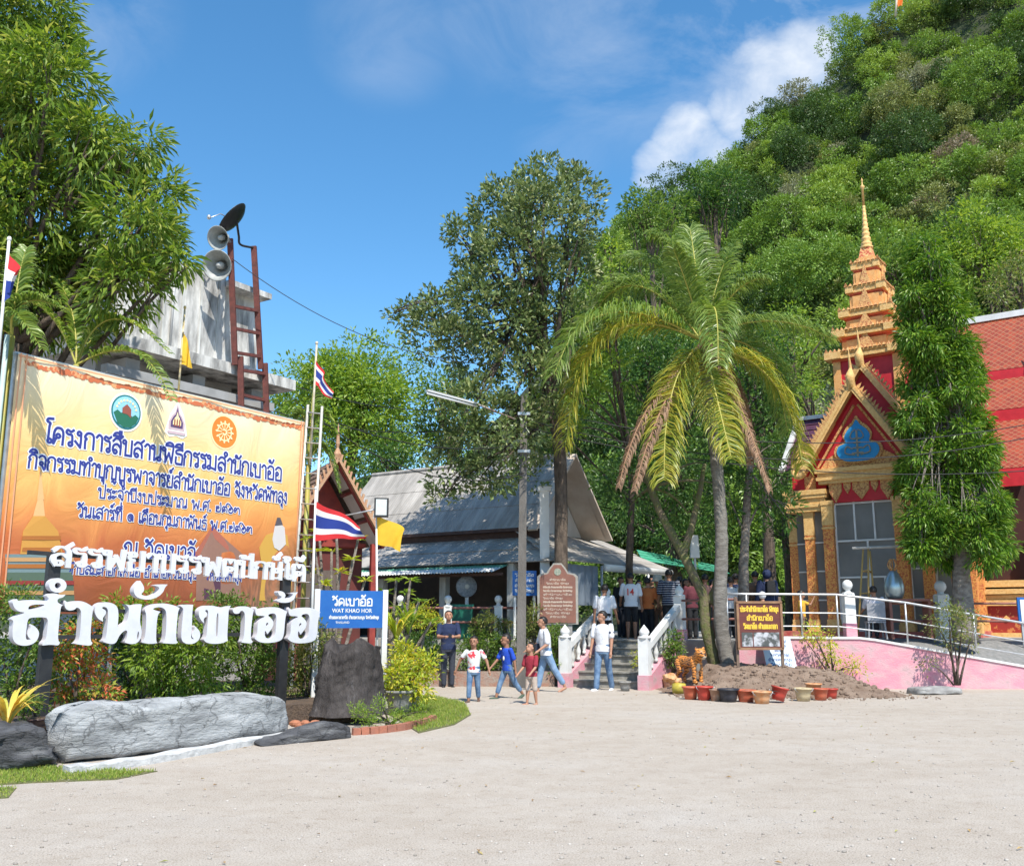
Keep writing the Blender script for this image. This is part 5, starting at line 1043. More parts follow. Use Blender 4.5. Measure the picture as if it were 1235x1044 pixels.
big([(1060, 275), (1100, 240), (1173, 231), (1220, 231), (1290, 247), (1322, 265, s), (1308, 300), (1293, 500), (1310, 520, s), (1290, 533), (1193, 525, s), (1218, 500), (1228, 300), (1205, 264), (1160, 256), (1112, 274), (1180, 292, s), (1155, 320), (1145, 505), (1157, 525, s), (1100, 533), (1038, 520, s), (1065, 500), (1078, 320)])
z2 = dict(ox=190.)
big([(153, 250, s), (185, 238), (250, 240, s), (243, 300), (240, 420), (230, 492), (262, 497), (240, 480), (238, 455), (262, 430), (258, 394, s), (295, 430), (305, 460), (295, 502), (255, 531), (200, 533), (165, 510), (160, 460), (178, 280), (172, 262)], **z2)
big([(290, 310), (295, 275), (335, 248), (390, 246), (440, 258), (480, 262), (533, 247, s), (515, 270), (512, 330), (503, 480), (508, 507, s), (470, 526), (400, 533), (345, 521), (328, 500, s), (350, 480), (358, 370), (364, 300), (356, 276), (335, 284), (355, 302), (352, 326), (325, 345), (332, 380, s), (300, 345)], [[(425, 305), (441, 300), (432, 482), (417, 482)]], **z2)
big([(544, 264, s), (562, 273), (620, 249), (670, 258), (702, 280, s), (692, 310), (675, 490), (694, 515, s), (680, 530), (608, 520, s), (628, 495), (638, 320), (626, 287), (602, 285), (595, 306), (560, 309), (545, 290)], **z2)
oo = [(713, 256, s), (735, 278), (800, 260), (880, 257), (950, 291, s), (935, 335), (925, 485), (890, 514), (810, 526), (740, 519), (706, 490, s), (728, 462), (730, 380), (748, 348), (790, 328), (770, 322), (722, 322), (712, 292)]
ho = [(800, 316), (852, 300), (872, 325), (866, 400), (862, 465), (835, 492), (795, 490), (782, 470), (784, 425), (803, 459, s), (842, 410), (850, 370), (832, 342)]
ho2 = [(796, 372), (812, 376), (805, 396), (790, 400)]
big(oo, [ho, ho2], **z2); big(oo, [ho, ho2], dx=247, dy=3, **z2)
big([(880, 143), (900, 137), (930, 150), (940, 176), (925, 195), (975, 191), (990, 175), (995, 161), (968, 155, s), (1030, 147, s), (1010, 175), (1000, 205), (960, 226), (900, 226), (870, 210, s), (905, 195), (912, 178), (890, 172)], dx=0, **z2)
# upper row: thick-and-thin strokes
txt = "สรรพยาบรรพตปักษ์ใต้"; st, tot = thai_strokes(txt); L0, L1 = lpn.loc(61, 680, .06), lpn.loc(369, 699, .06); z0 = L0[1] - .005; z1_ = L1[1]
hL = lpn.loc(61, 657, .06)[1] - lpn.loc(61, 679, .06)[1]; sx = (L1[0] - L0[0]) / (tot * hL)
for g in st:
    b = MB()
    for P in g: ribbon(b, P * [sx, 1], hL, lambda t: .12 + .2 * abs(t[1]) ** 1.3, lambda x, y, o: (L0[0] + x, -.06 - o, z0 + (z1_ - z0) * x / (L1[0] - L0[0]) + y), 0, .045)
    b.build('letter', LW, sign, world=False)
b = MB()
for px, pyt, pyb in ((67, 668, 890), (346, 698, 870)):
    q = lpn.loc(px, pyt); b = MB(); b.box((q[0], .03, (q[1] + .1) / 2 + .0), (.16, .08, q[1] - .05)); b.build('post', BLACK, sign, world=False)
xa_, xb_ = lpn.loc(30, 700)[0], lpn.loc(372, 700)[0]
for py0, py1 in ((668, 688), (735, 741), (768, 764)):
    b = MB(); q0, q1 = lpn.loc(67, py0), lpn.loc(346, py1); f = (q1[1] - q0[1]) / (q1[0] - q0[0]); b.bar((xa_, .0, q0[1] + (xa_ - q0[0]) * f), (xb_, .0, q0[1] + (xb_ - q0[0]) * f), .03, .05); b.build('rail', BLACK, sign, world=False)
# ------------------------------------------------------------------ blue temple name board
NA, NB = W(384, 735, 16.6), W(462, 737, 17.1); npn = Plane(NA, NB); a, c = npn.loc(384, 711), npn.loc(462, 759)
nb = thing('name_board', 'blue painted name board with white Thai and English lettering above the stump', 'sign', npn.A, npn.rz)
zc0, zc1 = npn.loc(423, 757)[1], npn.loc(423, 712)[1]; wN = npn.loc(462, 735)[0]
b = MB(); b.box((wN / 2, 0, (zc0 + zc1) / 2), (wN, .04, zc1 - zc0)); pn = b.build('panel', BLUE, nb, world=False)
for x in (-.03, wN + .03):
    b = MB(); b.box((x, 0, zc1 / 2 + .02), (.09, .07, zc1)); b.build('post', WHITE, nb, world=False)
nat = lambda x, z, o: (x, -.02 - o, z)
b = MB(); H_ = zc1 - zc0
write(b, "วัดเขาอ้อ", wN * .2, wN * .83, zc0 + H_ * .60, H_ * .185, nat, .2, 0)
b.build('thai_lettering', WHITE, pn, world=False); b = MB()
write(b, "ตำบลมะกอกเหนือ อำเภอควนขนุน จังหวัดพัทลุง", wN * .16, wN * .93, zc0 + H_ * .245, H_ * .065, nat, .2, 0)
b.build('address_lettering', WHITE, pn, world=False)
def latin(txt, x0, x1, z, h, at, parent, m, name='lettering', bold=.0):
    cu = bpy.data.curves.new('t', 'FONT'); cu.body = txt; cu.size = 1; cu.offset = bold; cu.resolution_u = 3; o = bpy.data.objects.new('t', cu); COL.objects.link(o); dg = bpy.context.evaluated_depsgraph_get(); me = bpy.data.meshes.new_from_object(o.evaluated_get(dg)); bpy.data.objects.remove(o)
    xs_ = [v.co.x for v in me.vertices]; ys_ = [v.co.y for v in me.vertices]; X0_, X1_ = min(xs_), max(xs_); Y0_, Y1_ = min(ys_), max(ys_)
    for v in me.vertices: v.co = at(x0 + (v.co.x - X0_) / (X1_ - X0_) * (x1 - x0), z + (v.co.y - Y0_) / (Y1_ - Y0_) * h, .004)
    me.materials.clear(); me.materials.append(m); o = bpy.data.objects.new(name, me); COL.objects.link(o); o.parent = parent; return o
latin('WAT KHAO HOR', wN * .2, wN * .82, zc0 + H_ * .41, H_ * .11, nat, pn, WHITE, 'english_lettering', .02)
latin('THAILAND', wN * .26, wN * .47, zc0 + H_ * .12, H_ * .06, nat, pn, WHITE, 'country_lettering', .01)
# ------------------------------------------------------------------ brown inscription plaque
PAx, PBx = W(648, 715, 23.8), W(697, 715, 23.8); ppn = Plane(PAx, PBx); wP = ppn.loc(697, 715)[0]; zp0, zp1 = ppn.loc(672, 750)[1], ppn.loc(672, 692)[1]; zpt = ppn.loc(672, 679)[1]
pl = thing('inscription_plaque', 'brown stone inscription plaque with arched crest and grey moulded frame', 'plaque', ppn.A, 0)
half = [(wP / 2, -.05), (wP / 2, zp1 - zp0 - .06), (wP / 2 - .07, zp1 - zp0), (wP * .27, zp1 - zp0 + .03), (wP * .2, zp1 - zp0 + .14), (wP * .1, zpt - zp0)]
outl = [(x, z) for x, z in half] + [(-x, z) for x, z in half[::-1]]
b = MB(); b.prism(outl, (wP / 2, .06, zp0), (1, 0, 0), (0, 0, 1), (0, -.12, 0)); fr_ = b.build('frame', mat('plaque_grey', (.36, .34, .3), (.26, .24, .21), .8, 8., bump=.3), pl, world=False)
b = MB(); b.prism([(x * .88, z * .95 + .03) for x, z in outl], (wP / 2, -.05, zp0), (1, 0, 0), (0, 0, 1), (0, -.025, 0)); fc = b.build('face', mat('plaque_brown', (.24, .105, .07), (.18, .08, .06), .6, 5., bump=.2), pl, world=False)
pat = lambda x, z, o: (x, -.075 - o, z); INSM = mat('inscription_paint', (.55, .45, .36), None, .7)
for k, (s0, s1) in enumerate(((.3, .7), (.22, .78), (.14, .86), (.14, .86), (.14, .86), (.14, .62), (.14, .86), (.14, .86), (.14, .86), (.2, .8), (.3, .7))):
    b = MB(); write(b, ("สำนักเขาอ้อ", "วัดเขาอ้อ พัทลุง", "สำนักเขาอ้อ ตำบลมะกอกเหนือ อำเภอควนขนุน", "วัดเขาอ้อ อำเภอควนขนุน จังหวัดพัทลุง")[k % 4 if s1 > .75 else k % 2], wP * s0, wP * s1, zp1 - .16 - k * .088, .034, pat, .2); b.build('inscription_line', INSM, fc, world=False)
b = MB(); disc2 = [(math.cos(t) * .085, math.sin(t) * .085) for t in np.linspace(0, 2 * np.pi, 20, endpoint=False)]; b.prism(disc2, (wP / 2, -.073, zp1 + .05), (1, 0, 0), (0, 0, 1), (0, -.012, 0)); b.build('crest', mat('crest_green', (.16, .22, .17), (.35, .33, .26), .6, 25.), fc, world=False)
b = MB(); b.box((wP / 2, .1, zp0 / 2), (wP * .7, .25, zp0)); b.build('pedestal', CONC, pl, world=False)
# small blue board behind the power pole
SA_, SB_ = W(618, 702, 24.6), W(647, 702, 24.6); q0, q1 = W(632, 718, 24.6)[2], W(632, 688, 24.6)[2]
t = thing('notice_board', 'small blue notice board with white lines half hidden behind the power pole', 'sign', (SA_[0], SA_[1], TZ)); wS = SB_[0] - SA_[0]
b = MB(); b.box((SA_[0] + wS / 2, 24.6, (q0 + q1) / 2), (wS, .04, q1 - q0)); pn = b.build('panel', BLUE, t)
for x in (.06, wS - .06):
    b = MB(); b.box((SA_[0] + x, 24.64, (TZ + q1) / 2), (.06, .05, q1 - TZ)); b.build('post', WHITE, t)
b = MB(); sat = lambda x, z, o: (x, -.02 - o, z)
for k in range(4): write(b, ("วัดเขาอ้อ", "สำนักเขาอ้อ", "อำเภอควนขนุน", "จังหวัดพัทลุง")[k], wS * .1, wS * .9, q1 - TZ - .14 - k * .13, .055, lambda x, z, o: (x, -.02 - o, z), .2)
b.build('lettering', WHITE, pn, world=False)
# ------------------------------------------------------------------ dark red hanging board and leaning information board on the pink wall
DA, DB = W(890, 755, 21.6), W(943, 752, 21.6); wD = DB[0] - DA[0]; zd0, zd1 = W(917, 782, 21.6)[2], W(917, 726, 21.6)[2]
t = thing('wooden_board', 'dark red wooden board with yellow lettering and photo strip tilted on the soil heap', 'sign', (DA[0], 21.6, 0), R(2))
WOOD = mat('dark_red_wood', (.16, .045, .03), (.11, .03, .025), .5, 5., stretch=(.4, 1, 6)); tlt = R(-1.5)
def rotd(P): return (P[0] * math.cos(tlt) - (P[2] - zd0) * math.sin(tlt), P[1], zd0 + P[0] * math.sin(tlt) * -1 + (P[2] - zd0) * math.cos(tlt))
b = MB(); b.box((wD / 2, 0, (zd0 + zd1) / 2), (wD, .035, zd1 - zd0)); pn = b.build('panel', WOOD, t, world=False)
b = MB()
for (x, z, sx_, sz_) in ((wD / 2, zd0, wD + .05, .05), (wD / 2, zd1, wD + .05, .05), (0, (zd0 + zd1) / 2, .05, zd1 - zd0), (wD, (zd0 + zd1) / 2, .05, zd1 - zd0)): b.box((x, -.01, z), (sx_, .06, sz_))
b.build('frame', mat('frame_wood', (.30, .17, .09), (.22, .11, .06), .6, 8.), pn, world=False)
b = MB(); dat = lambda x, z, o: (x, -.02 - o, z); Hd = zd1 - zd0
for txt, s0, s1, f in (("ประจำสำนักเขาอ้อ พัทลุง", .06, .94, .80), ("สำนักเขาอ้อ", .2, .8, .61), ("วัดเขาอ้อ ตำบลมะกอก", .12, .9, .43)): write(b, txt, wD * s0, wD * s1, zd0 + Hd * f, Hd * .085, dat, .24)
b.build('lettering', mat('sign_yellow', (.75, .48, .05), None, .5), pn, world=False)
b = MB(); b.box((wD * .5, -.021, zd0 + Hd * .2), (wD * .86, .006, Hd * .3)); ph = b.build('photo_strip', mat('photo_print', (.08, .085, .08), (.5, .5, .52), .4, 6., lo=.45, hi=.58, detail=8.), pn, world=False)
b = MB(); b.box((wD * .33, -.026, zd0 + Hd * .2), (.02, .004, Hd * .3)); b.build('photo_divider', WOOD, ph, world=False)
for x in (-.02, wD * 1.0):
    b = MB(); b.bar((x, .05, 0.1), (x, .05, zd1 + .12), .06, .05); b.build('post', mat('post_wood', (.2, .14, .1), (.12, .08, .06), .8, 7.), t, world=False)
IA = W(925, 785, 21.9); wI = W(961, 785, 21.9)[0] - IA[0]; zi0, zi1 = W(940, 801, 21.9)[2], W(940, 768, 21.9)[2]
t = thing('information_board', 'pale blue information board leaning on the pink wall behind the wooden board', 'sign', (IA[0], 21.9, zi0))
b = MB(); b.add([(0, 0, -.15), (wI, 0, -.15), (wI, .5, zi1 - zi0), (0, .5, zi1 - zi0), (0, .04, -.15), (wI, .04, -.15), (wI, .54, zi1 - zi0), (0, .54, zi1 - zi0)], [[0, 1, 2, 3], [7, 6, 5, 4], [0, 4, 5, 1], [1, 5, 6, 2], [2, 6, 7, 3], [3, 7, 4, 0]]); pn = b.build('panel', mat('pale_blue_print', (.42, .52, .60), (.5, .58, .64), .5, 4.), t, world=False)
b = MB(); Hi = zi1 - zi0 + .15; iat = lambda x, z, o: (x, .5 * z / Hi - o, z - .15)
for k, (s0, s1) in enumerate(((.15, .85), (.2, .8), (.35, .65), (.2, .85), (.1, .9), (.15, .85))): write(b, ("จังหวัดพัทลุง", "อำเภอควนขนุน", "วัดเขาอ้อ")[k % 3], wI * s0, wI * s1, Hi * (.84 - .135 * k), Hi * .06, iat, .22)
b.build('lettering', mat('dark_blue_print', (.03, .06, .2), None, .5), pn, world=False)
t = thing('blue_panel', 'blue framed white board at the far right edge beside the temple base', 'sign', W(1232, 745, 25.2)); p = W(1232, 735, 25.2); z0_, z1_ = W(1232, 752, 25.2)[2], W(1232, 720, 25.2)[2]
b = MB(); b.box((p[0] + .25, 25.2, (z0_ + z1_) / 2), (.7, .05, z1_ - z0_)); pn = b.build('frame', BLUE, t)
b = MB(); b.box((p[0] + .25, 25.165, (z0_ + z1_) / 2), (.58, .02, z1_ - z0_ - .12)); b.build('panel', WHITE, t)
for x in (0., .5):
    b = MB(); b.box((p[0] + x, 25.24, (z0_ + .6) / 2), (.05, .05, z0_ - .4)); b.build('leg', METAL, t)
rt = np.random.default_rng(21)
# ------------------------------------------------------------------ big trees
base = G(-90, 900) ; Ym = 16.5
lob = px_lobes([(-60, 60, 110), (20, 20, 75), (-20, 170, 110), (55, 110, 62), (60, 60, 38), (70, 190, 60), (30, 260, 80), (110, 180, 40), (125, 230, 55), (165, 175, 34), (160, 280, 50), (190, 240, 34), (195, 310, 34), (215, 318, 18), (110, 320, 60), (40, 350, 70), (-60, 330, 90), (150, 350, 40), (90, 385, 40)], Ym, .9, rt, 1.0)
bs = W(-70, 800, Ym); bs[2] = 0
tree('mango_tree', 'tall dense mango tree filling the left edge with drooping pointed leaves', 'tree', bs, [bs, bs + [.1, 0, 2], bs + [.3, .1, 4], bs + [.7, 0, 6.3]], lob, [G_MANGO, G_MANGO2], BARK, rt, .32, crown_kw=dict(dens=150, per=15, cl=.20, L=.23, wr=.24, droop=.55, out=.9, inner=.5), limb_r=.09)
# reddish young flush at the crown's top right
for (x, y) in ((163, 145), (178, 158), (186, 180), (150, 150), (190, 225), (120, 130)):
    pass
Yf = 24.2; fb = np.array([1.2, Yf, 0.])
lob = px_lobes([(655, 225, 44), (625, 240, 42), (690, 240, 40), (600, 265, 44), (655, 280, 62), (705, 270, 26), (570, 290, 36), (548, 278, 16), (620, 320, 60), (680, 330, 50), (570, 335, 34), (585, 375, 52), (530, 382, 34), (495, 380, 22), (474, 378, 9), (520, 405, 34), (550, 420, 34), (620, 400, 62), (676, 390, 44), (590, 445, 52), (640, 460, 50), (575, 495, 42), (610, 520, 46), (565, 540, 36), (540, 570, 30), (536, 600, 17), (600, 565, 34), (655, 520, 40), (640, 575, 22), (580, 575, 26)], Yf, 1.3, rt, .95); lob = [(c, r * .88) for c, r in lob]
tree('evergreen_tree', 'tall olive leaved evergreen tree rising behind the power pole and plaque', 'tree', fb, [fb, fb + [.02, 0, 2.2], W(676, 560, Yf), W(668, 500, Yf), W(655, 400, Yf), W(655, 300, Yf)], lob, G_FICUS, BARK, rt, .19, crown_kw=dict(dens=88, per=17, cl=.2, L=.15, wr=.5, droop=-.1, out=.7, inner=.72, updown=.25, nout=1.1), limb_r=.07)
lob = px_lobes([(735, 310, 26), (725, 345, 34), (690, 420, 32), (725, 400, 40), (655, 455, 28), (700, 470, 34), (740, 450, 34), (640, 490, 18), (680, 520, 26)], 25.5, .6, rt)
bs = np.array([3.3, 27.5, TZ])
tree('bright_tree', 'fresh green tree showing between the evergreen and the coconut palm', 'tree', bs, [bs, bs + [0, 0, 2], bs + [.1, 0, 5], W(730, 400, 25.8)], lob, G_BRIGHT, BARK, rt, .12, crown_kw=dict(dens=60, per=14, cl=.22, L=.17, wr=.42, inner=.5), limb_r=.04)
# round tree behind the pavilion
def bgtree(label, px, py, rx, ry, Y, leaf, n=14, dens=13, L=.3, per=16, nm='tree', z0=.5, cl=.45, lobs=None, tr=.25, group=None, wr=.45):
    lb = lobs
    if lb is None:
        lb = []
        for i in range(n):
            a = rt.uniform(0, 6.28); q = math.sqrt(rt.random()); lb.append((px + math.cos(a) * rx * q * .72, py + math.sin(a) * ry * q * .72, min(rx, ry) * rt.uniform(.34, .55)))
    lob = px_lobes(lb, Y, 1.6, rt, 1.0); c = W(px, py, Y); bs = np.array([c[0], Y, z0])
    return tree(nm, label, 'tree', bs, [bs, bs + [.1, 0, (c[2] - z0) * .4], c - [0, 0, (c[2] - z0) * .15], c], lob, leaf, BARK, rt, tr, crown_kw=dict(dens=dens * 1.5, per=int(per * 1.35), cl=cl, L=L * .72, wr=wr, inner=.68, nout=1.6), limb_r=tr * .35, group=group)
bgtree('round bright green tree behind the red pavilion and the thin flag', 425, 500, 105, 85, 42, G_BRIGHT, 26)
bgtree('dark leafy tree behind the hall roof beside the power pole', 545, 520, 60, 75, 46, G_MID, 14)
bgtree('deep green tree rising just left of the round bright tree', 350, 520, 50, 60, 44, G_MID, 10)
bgtree('low dark bushy tree filling the gap between hall and round tree', 480, 570, 60, 40, 38, G_DARK, 10)
bgtree('dark rounded tree on the ridge above the coconut palm', 785, 262, 48, 42, 62, G_MID, 12, 9, .42, cl=.6)
bgtree('bushy tree on the ridge just right of the dark rounded tree', 862, 250, 48, 44, 64, G_DARK, 12, 9, .42, cl=.6)
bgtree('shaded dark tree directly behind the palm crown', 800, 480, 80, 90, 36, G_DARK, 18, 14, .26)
bgtree('tall mid green tree behind the right side of the palm', 915, 470, 62, 90, 38, G_DARK, 16, 14, .26)
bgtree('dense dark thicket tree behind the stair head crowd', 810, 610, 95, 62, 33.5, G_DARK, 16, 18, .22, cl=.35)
bgtree('light green tree left of the gilded tower', 955, 420, 42, 52, 40, G_BRIGHT, 10, 14, .27)
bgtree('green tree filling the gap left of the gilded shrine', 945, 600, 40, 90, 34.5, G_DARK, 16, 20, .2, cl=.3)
bgtree('bright bamboo like tree above the shrine side roof', 975, 500, 30, 45, 37, G_BRIGHT, 8, 16, .24)
bgtree('large pale green tree behind the orange roofed temple', 1195, 300, 75, 60, 50, G_BRIGHT, 18, 11, .34, cl=.5)
bgtree('bright tree on the slope right of the spire', 1085, 330, 55, 55, 52, G_MID, 14, 10, .36, cl=.5)
bgtree('shaded olive tree behind the temple ridge at right edge', 1230, 345, 45, 40, 46, G_OLIVE, 10, 12, .3)
# drooping columnar tree in front of the shrine
Yc = 24.6; cb = W(1163, 748, Yc); cb[2] = TZ - .1; lb = []
for py in np.arange(298, 674, 9.5):
    f = (py - 300) / 360; hwid = np.interp(f, [0, .12, .35, .6, .85, 1], [8, 25, 40, 54, 70, 60]); xc = np.interp(py, [300, 480, 660], [1116, 1134, 1158])
    for k in range(4 if f < .2 else 6): lb.append((xc + hwid * rt.uniform(-.85, .85), py + rt.uniform(-8, 8), rt.uniform(10, 19) * (1 if f > .12 else .85)))
lob = [(c, r * np.array([1, 1, .62])) for c, r in px_lobes(lb, Yc, .8, rt, 1.0)]
tree('drooping_tree', 'dark conical mast tree with drooping branches standing before the shrine', 'tree', cb, [cb, cb + [0, 0, 1.5], W(1162, 600, Yc), W(1146, 480, Yc), W(1136, 430, Yc)], lob, [leafmat('mast_tree_leaf', [(0, (.03, .075, .008)), (.5, (.065, .14, .014)), (.9, (.14, .22, .025)), (1, (.2, .26, .05))], .24)], BARKP, rt, .26, crown_kw=dict(dens=360, per=15, cl=.19, L=.17, wr=.24, droop=.75, out=1.1, inner=.3, nout=1.1), limb_r=.03)
# leaning old tree at the stair head
lt0 = np.array([4.75, 22.9, .25]); t = thing('leaning_tree', 'mossy leaning tree trunk beside the stair head with dark crown above the crowd', 'tree', lt0)
MOSSB = mat('mossy_bark', (.17, .13, .09), (.13, .15, .04), .95, 6., bump=1., bscale=20, c3=(.25, .22, .17))
b = MB(); P = smoothpts([lt0, W(852, 760, 22.9), W(848, 720, 23.0), W(822, 665, 23.2), W(795, 615, 23.6), W(776, 560, 24)], 6); b.tube(P, np.linspace(.145, .08, len(P)), 10, jit=.12, rng=rt)
P2 = smoothpts([W(824, 668, 23.2), W(838, 620, 23.4), W(850, 560, 23.8)], 6); b.tube(P2, np.linspace(.1, .05, len(P2)), 8, jit=.1, rng=rt)
P2 = smoothpts([W(857, 728, 22.95), W(866, 700, 23.0), W(868, 680, 23.0)], 5); b.tube(P2, np.linspace(.12, .09, len(P2)), 8, jit=.1, rng=rt)
lb = px_lobes([(770, 545, 34), (740, 570, 30), (800, 580, 36), (850, 560, 34), (760, 610, 26), (880, 590, 26), (830, 620, 20)], 25.2, .7, rt)
for c, r in lb: limb(b, P[-4], c, .05, .01, rt)
b.build('trunk', MOSSB, t, True); crown(rt, lb, dens=40, per=14, cl=.22, L=.17, wr=.42, inner=.45).build('crown', G_DARK, t)
# second slim trunk tree
Y2 = 25.2; s0 = W(898, 740, Y2); s0[2] = TZ
lob = px_lobes([(900, 560, 34), (930, 590, 30), (945, 620, 24), (880, 600, 26), (915, 540, 26)], Y2 + .3, .5, rt)
tree('slim_tree', 'slim pale trunked tree with dark leaves between coconut palm and shrine', 'tree', s0, [s0, s0 + [0, 0, 1.2], W(898, 660, Y2), W(902, 590, Y2), W(905, 560, Y2)], lob, G_DARK, BARKP, rt, .15, crown_kw=dict(dens=46, per=14, cl=.2, L=.17, wr=.42, inner=.4), limb_r=.035)
# ------------------------------------------------------------------ coconut palm
Yp = 22.9; cp0 = np.array([4.95, 22.6, .2]); t = thing('coconut_palm', 'coconut palm with arching green and yellow fronds over the terrace', 'palm', cp0)
b = MB(); P = smoothpts([cp0, W(869, 745, 22.65), W(870, 640, 22.7), W(862, 540, 22.8), W(852, 470, 22.9), W(848, 425, 22.9)], 10); rr = np.linspace(.165, .12, len(P)); rr *= 1 + .05 * np.sin(np.arange(len(P)) * 2.1); b.tube(P, rr, 12, jit=.03, rng=rt); b.build('trunk', mat('palm_trunk', (.27, .25, .22), (.15, .135, .115), .9, 5., bump=.9, bscale=16, stretch=(1, 1, 3)), t, True)
H = W(848, 414, 22.9)
FR = [  # tip px, mid px, depth offset of tip, kind
 ((682, 537), (735, 405), -.8, 'y'), ((669, 449), (735, 378), -1.6, 'g'), ((712, 385), (770, 345), 1.2, 'g'), ((757, 312), (806, 330), 1.8, 'g'), ((786, 284), (824, 318), .6, 'g'), ((832, 276), (840, 330), 1.5, 'g'), ((812, 300), (828, 345), -1.2, 'g'),
 ((884, 296), (864, 345), .8, 'g'), ((922, 336), (884, 355), -.6, 'g'), ((1003, 408), (925, 388), -.4, 'g'), ((968, 560), (928, 455), -.3, 'y'), ((950, 520), (915, 425), 1.2, 'g'), ((882, 552), (862, 470), -1.8, 'y'), ((801, 577), (812, 470), -1.5, 'y'),
 ((746, 586), (785, 485), -1.3, 'b'), ((929, 590), (884, 472), -1.5, 'b'), ((765, 590), (800, 490), -1.7, 'b'), ((866, 440), (862, 372), -2.2, 'g'), ((905, 560), (890, 470), 1.5, 'b')]
for (tip, midp, dy, kd) in FR:
    tp = W(*tip, 22.9 + dy); mp_ = W(*midp, 22.9 + dy * .5); ctl = 2 * mp_ - (H + tp) / 2
    pts = bez(H + rt.normal(0, .05, 3), ctl, tp, 7); b = MB(); Lr = np.linalg.norm(np.diff(pts, axis=0), axis=1).sum()
    frond(b, rt, pts, .22 + .165 * Lr if kd != 'b' else .36, n=95, wl=.026, hang=.6 if kd != 'b' else 2.4, rr=.035, vee=.22 if kd != 'b' else -.1, jt=.16); b.build('frond', [{'g': G_PALM, 'y': G_PALMY, 'b': G_PALMB}[kd], G_RACH if kd != 'b' else G_RACHB], t, True)
for k in range(6):
    a = rt.uniform(0, 6.28); b = MB(); b.ell(H + [math.cos(a) * .25, math.sin(a) * .25 - .05, -.28 - .1 * rt.random()], (.1, .1, .12), 10, 7); b.build('coconut', mat('coconut_husk', (.2, .16, .03), (.12, .12, .03), .6, 5.), t, True)
# ------------------------------------------------------------------ areca palms behind the billboard
def areca(label, hub, tips, Lf=.34, spear=None):
    t = thing('areca_palm', label, 'palm', (hub[0], hub[1], 0)); b = MB(); b.tube([(hub[0], hub[1], 0), hub], .05, 8); b.build('stem', mat('areca_stem', (.30, .32, .08), (.4, .3, .06), .5, 4.), t, True)
    for (mid, tip) in tips:
        ctl = 2 * mid - (hub + tip) / 2; b = MB(); frond(b, rt, bez(hub, ctl, tip, 7), Lf, n=40, wl=.03, hang=.5, rr=.02); b.build('frond', [G_PALM if rt.random() < .6 else G_MANGO, G_RACH], t, True)
    if spear is not None: b = MB(); b.tube([hub, spear], [.02, .006], 6); b.build('spear_leaf', mat('spear_leaf', (.2, .25, .05), None, .5), t, True)
q = 15.8
areca('areca palm with yellow stalks drooping over the top edge of the billboard', W(92, 440, q), [(W(135, 385, q), W(203, 425, q - .3)), (W(160, 425, q - .3), W(206, 480, q - 1.0)), (W(60, 380, q), W(20, 362, q)), (W(85, 370, q + .3), W(60, 330, q + .6)), (W(120, 400, q + .6), W(150, 385, q + 1))], .27, W(138, 305, q))
q = 13.6
areca('areca palm with orange stalks at the far left beside the flag pole', W(14, 405, q), [(W(30, 365, q), W(75, 372, q)), (W(0, 350, q), W(-40, 345, q)), (W(22, 340, q), W(32, 300, q + .3)), (W(-10, 400, q), W(-50, 430, q)), (W(20, 380, q - .3), W(50, 420, q - .6))], .3)
q = 19.2
areca('thin areca palm standing behind the silver pipe ladder', W(372, 560, q), [(W(385, 500, q), W(404, 520, q)), (W(365, 500, q), W(350, 530, q)), (W(376, 490, q), W(380, 462, q)), (W(390, 540, q), W(408, 590, q))], .3)
# ------------------------------------------------------------------ shrubs behind and around the white letters
def shp(name, label, cat, lst, Y, leaf, z0=.3, L=.075, per=14, dens=70, cl=.11, wr=.42, droop=.15, group=None, ysp=.25):
    lb = px_lobes(lst, Y, ysp, rt, .9); c = np.mean([l[0] for l in lb], axis=0); return shrub(name, label, cat, (c[0], Y, z0), 1, 1, leaf, rt, lobes=lb, L=L, per=per, dens=dens, cl=cl, wr=wr, droop=droop, group=group)
shp('shrub', 'tall yellow green bush at the left end of the letter sign', 'shrub', [(-10, 760, 40), (20, 735, 28), (10, 800, 34), (40, 780, 26), (-20, 830, 40), (25, 838, 26), (50, 748, 20), (55, 810, 22)], 13.4, [G_MID, G_YEL], .3)
shp('shrub', 'bush with red tipped leaves behind the left steel post', 'shrub', [(85, 820, 28), (110, 800, 24), (100, 770, 24), (120, 835, 22), (80, 850, 20), (70, 790, 20), (110, 855, 16)], 13.5, [G_RED, G_MID], .3)
shp('shrub', 'large light green weeping bush in the middle below the letters', 'shrub', [(190, 745, 24), (215, 760, 30), (180, 800, 30), (225, 800, 32), (200, 835, 28), (240, 830, 24), (160, 750, 22), (250, 770, 28), (140, 735, 14), (170, 722, 10)], 15.0, [G_BRIGHT, G_MID], .35, .095, wr=.33, droop=.6)
shp('shrub', 'bush with fine leaves left of the right steel post', 'shrub', [(285, 745, 26), (310, 770, 28), (290, 800, 26), (325, 810, 22), (300, 835, 18), (270, 730, 16), (335, 745, 20), (318, 840, 16), (258, 728, 12)], 16.3, [G_MID, G_YEL], .35)
shp('shrub', 'open twiggy bush with small white flowers beside the right steel post', 'shrub', [(365, 800, 22), (380, 775, 20), (362, 830, 20), (385, 820, 18), (372, 755, 12)], 16.6, [G_OLIVE, G_MID], .3)
shp('shrub', 'dark shaded bush behind the stone bench', 'shrub', [(140, 830, 26), (150, 800, 22), (130, 780, 18), (160, 850, 20), (215, 860, 22), (265, 850, 20)], 15.4, G_DARK, .3)
shp('shrub', 'dense green backing bush under the billboard', 'shrub', [(60, 760, 34), (110, 760, 34), (150, 770, 34), (210, 770, 34), (270, 775, 34), (320, 770, 30), (70, 800, 30), (250, 810, 30), (310, 810, 26)], 16.8, [G_MID, G_DARK], .3, .085, dens=40)
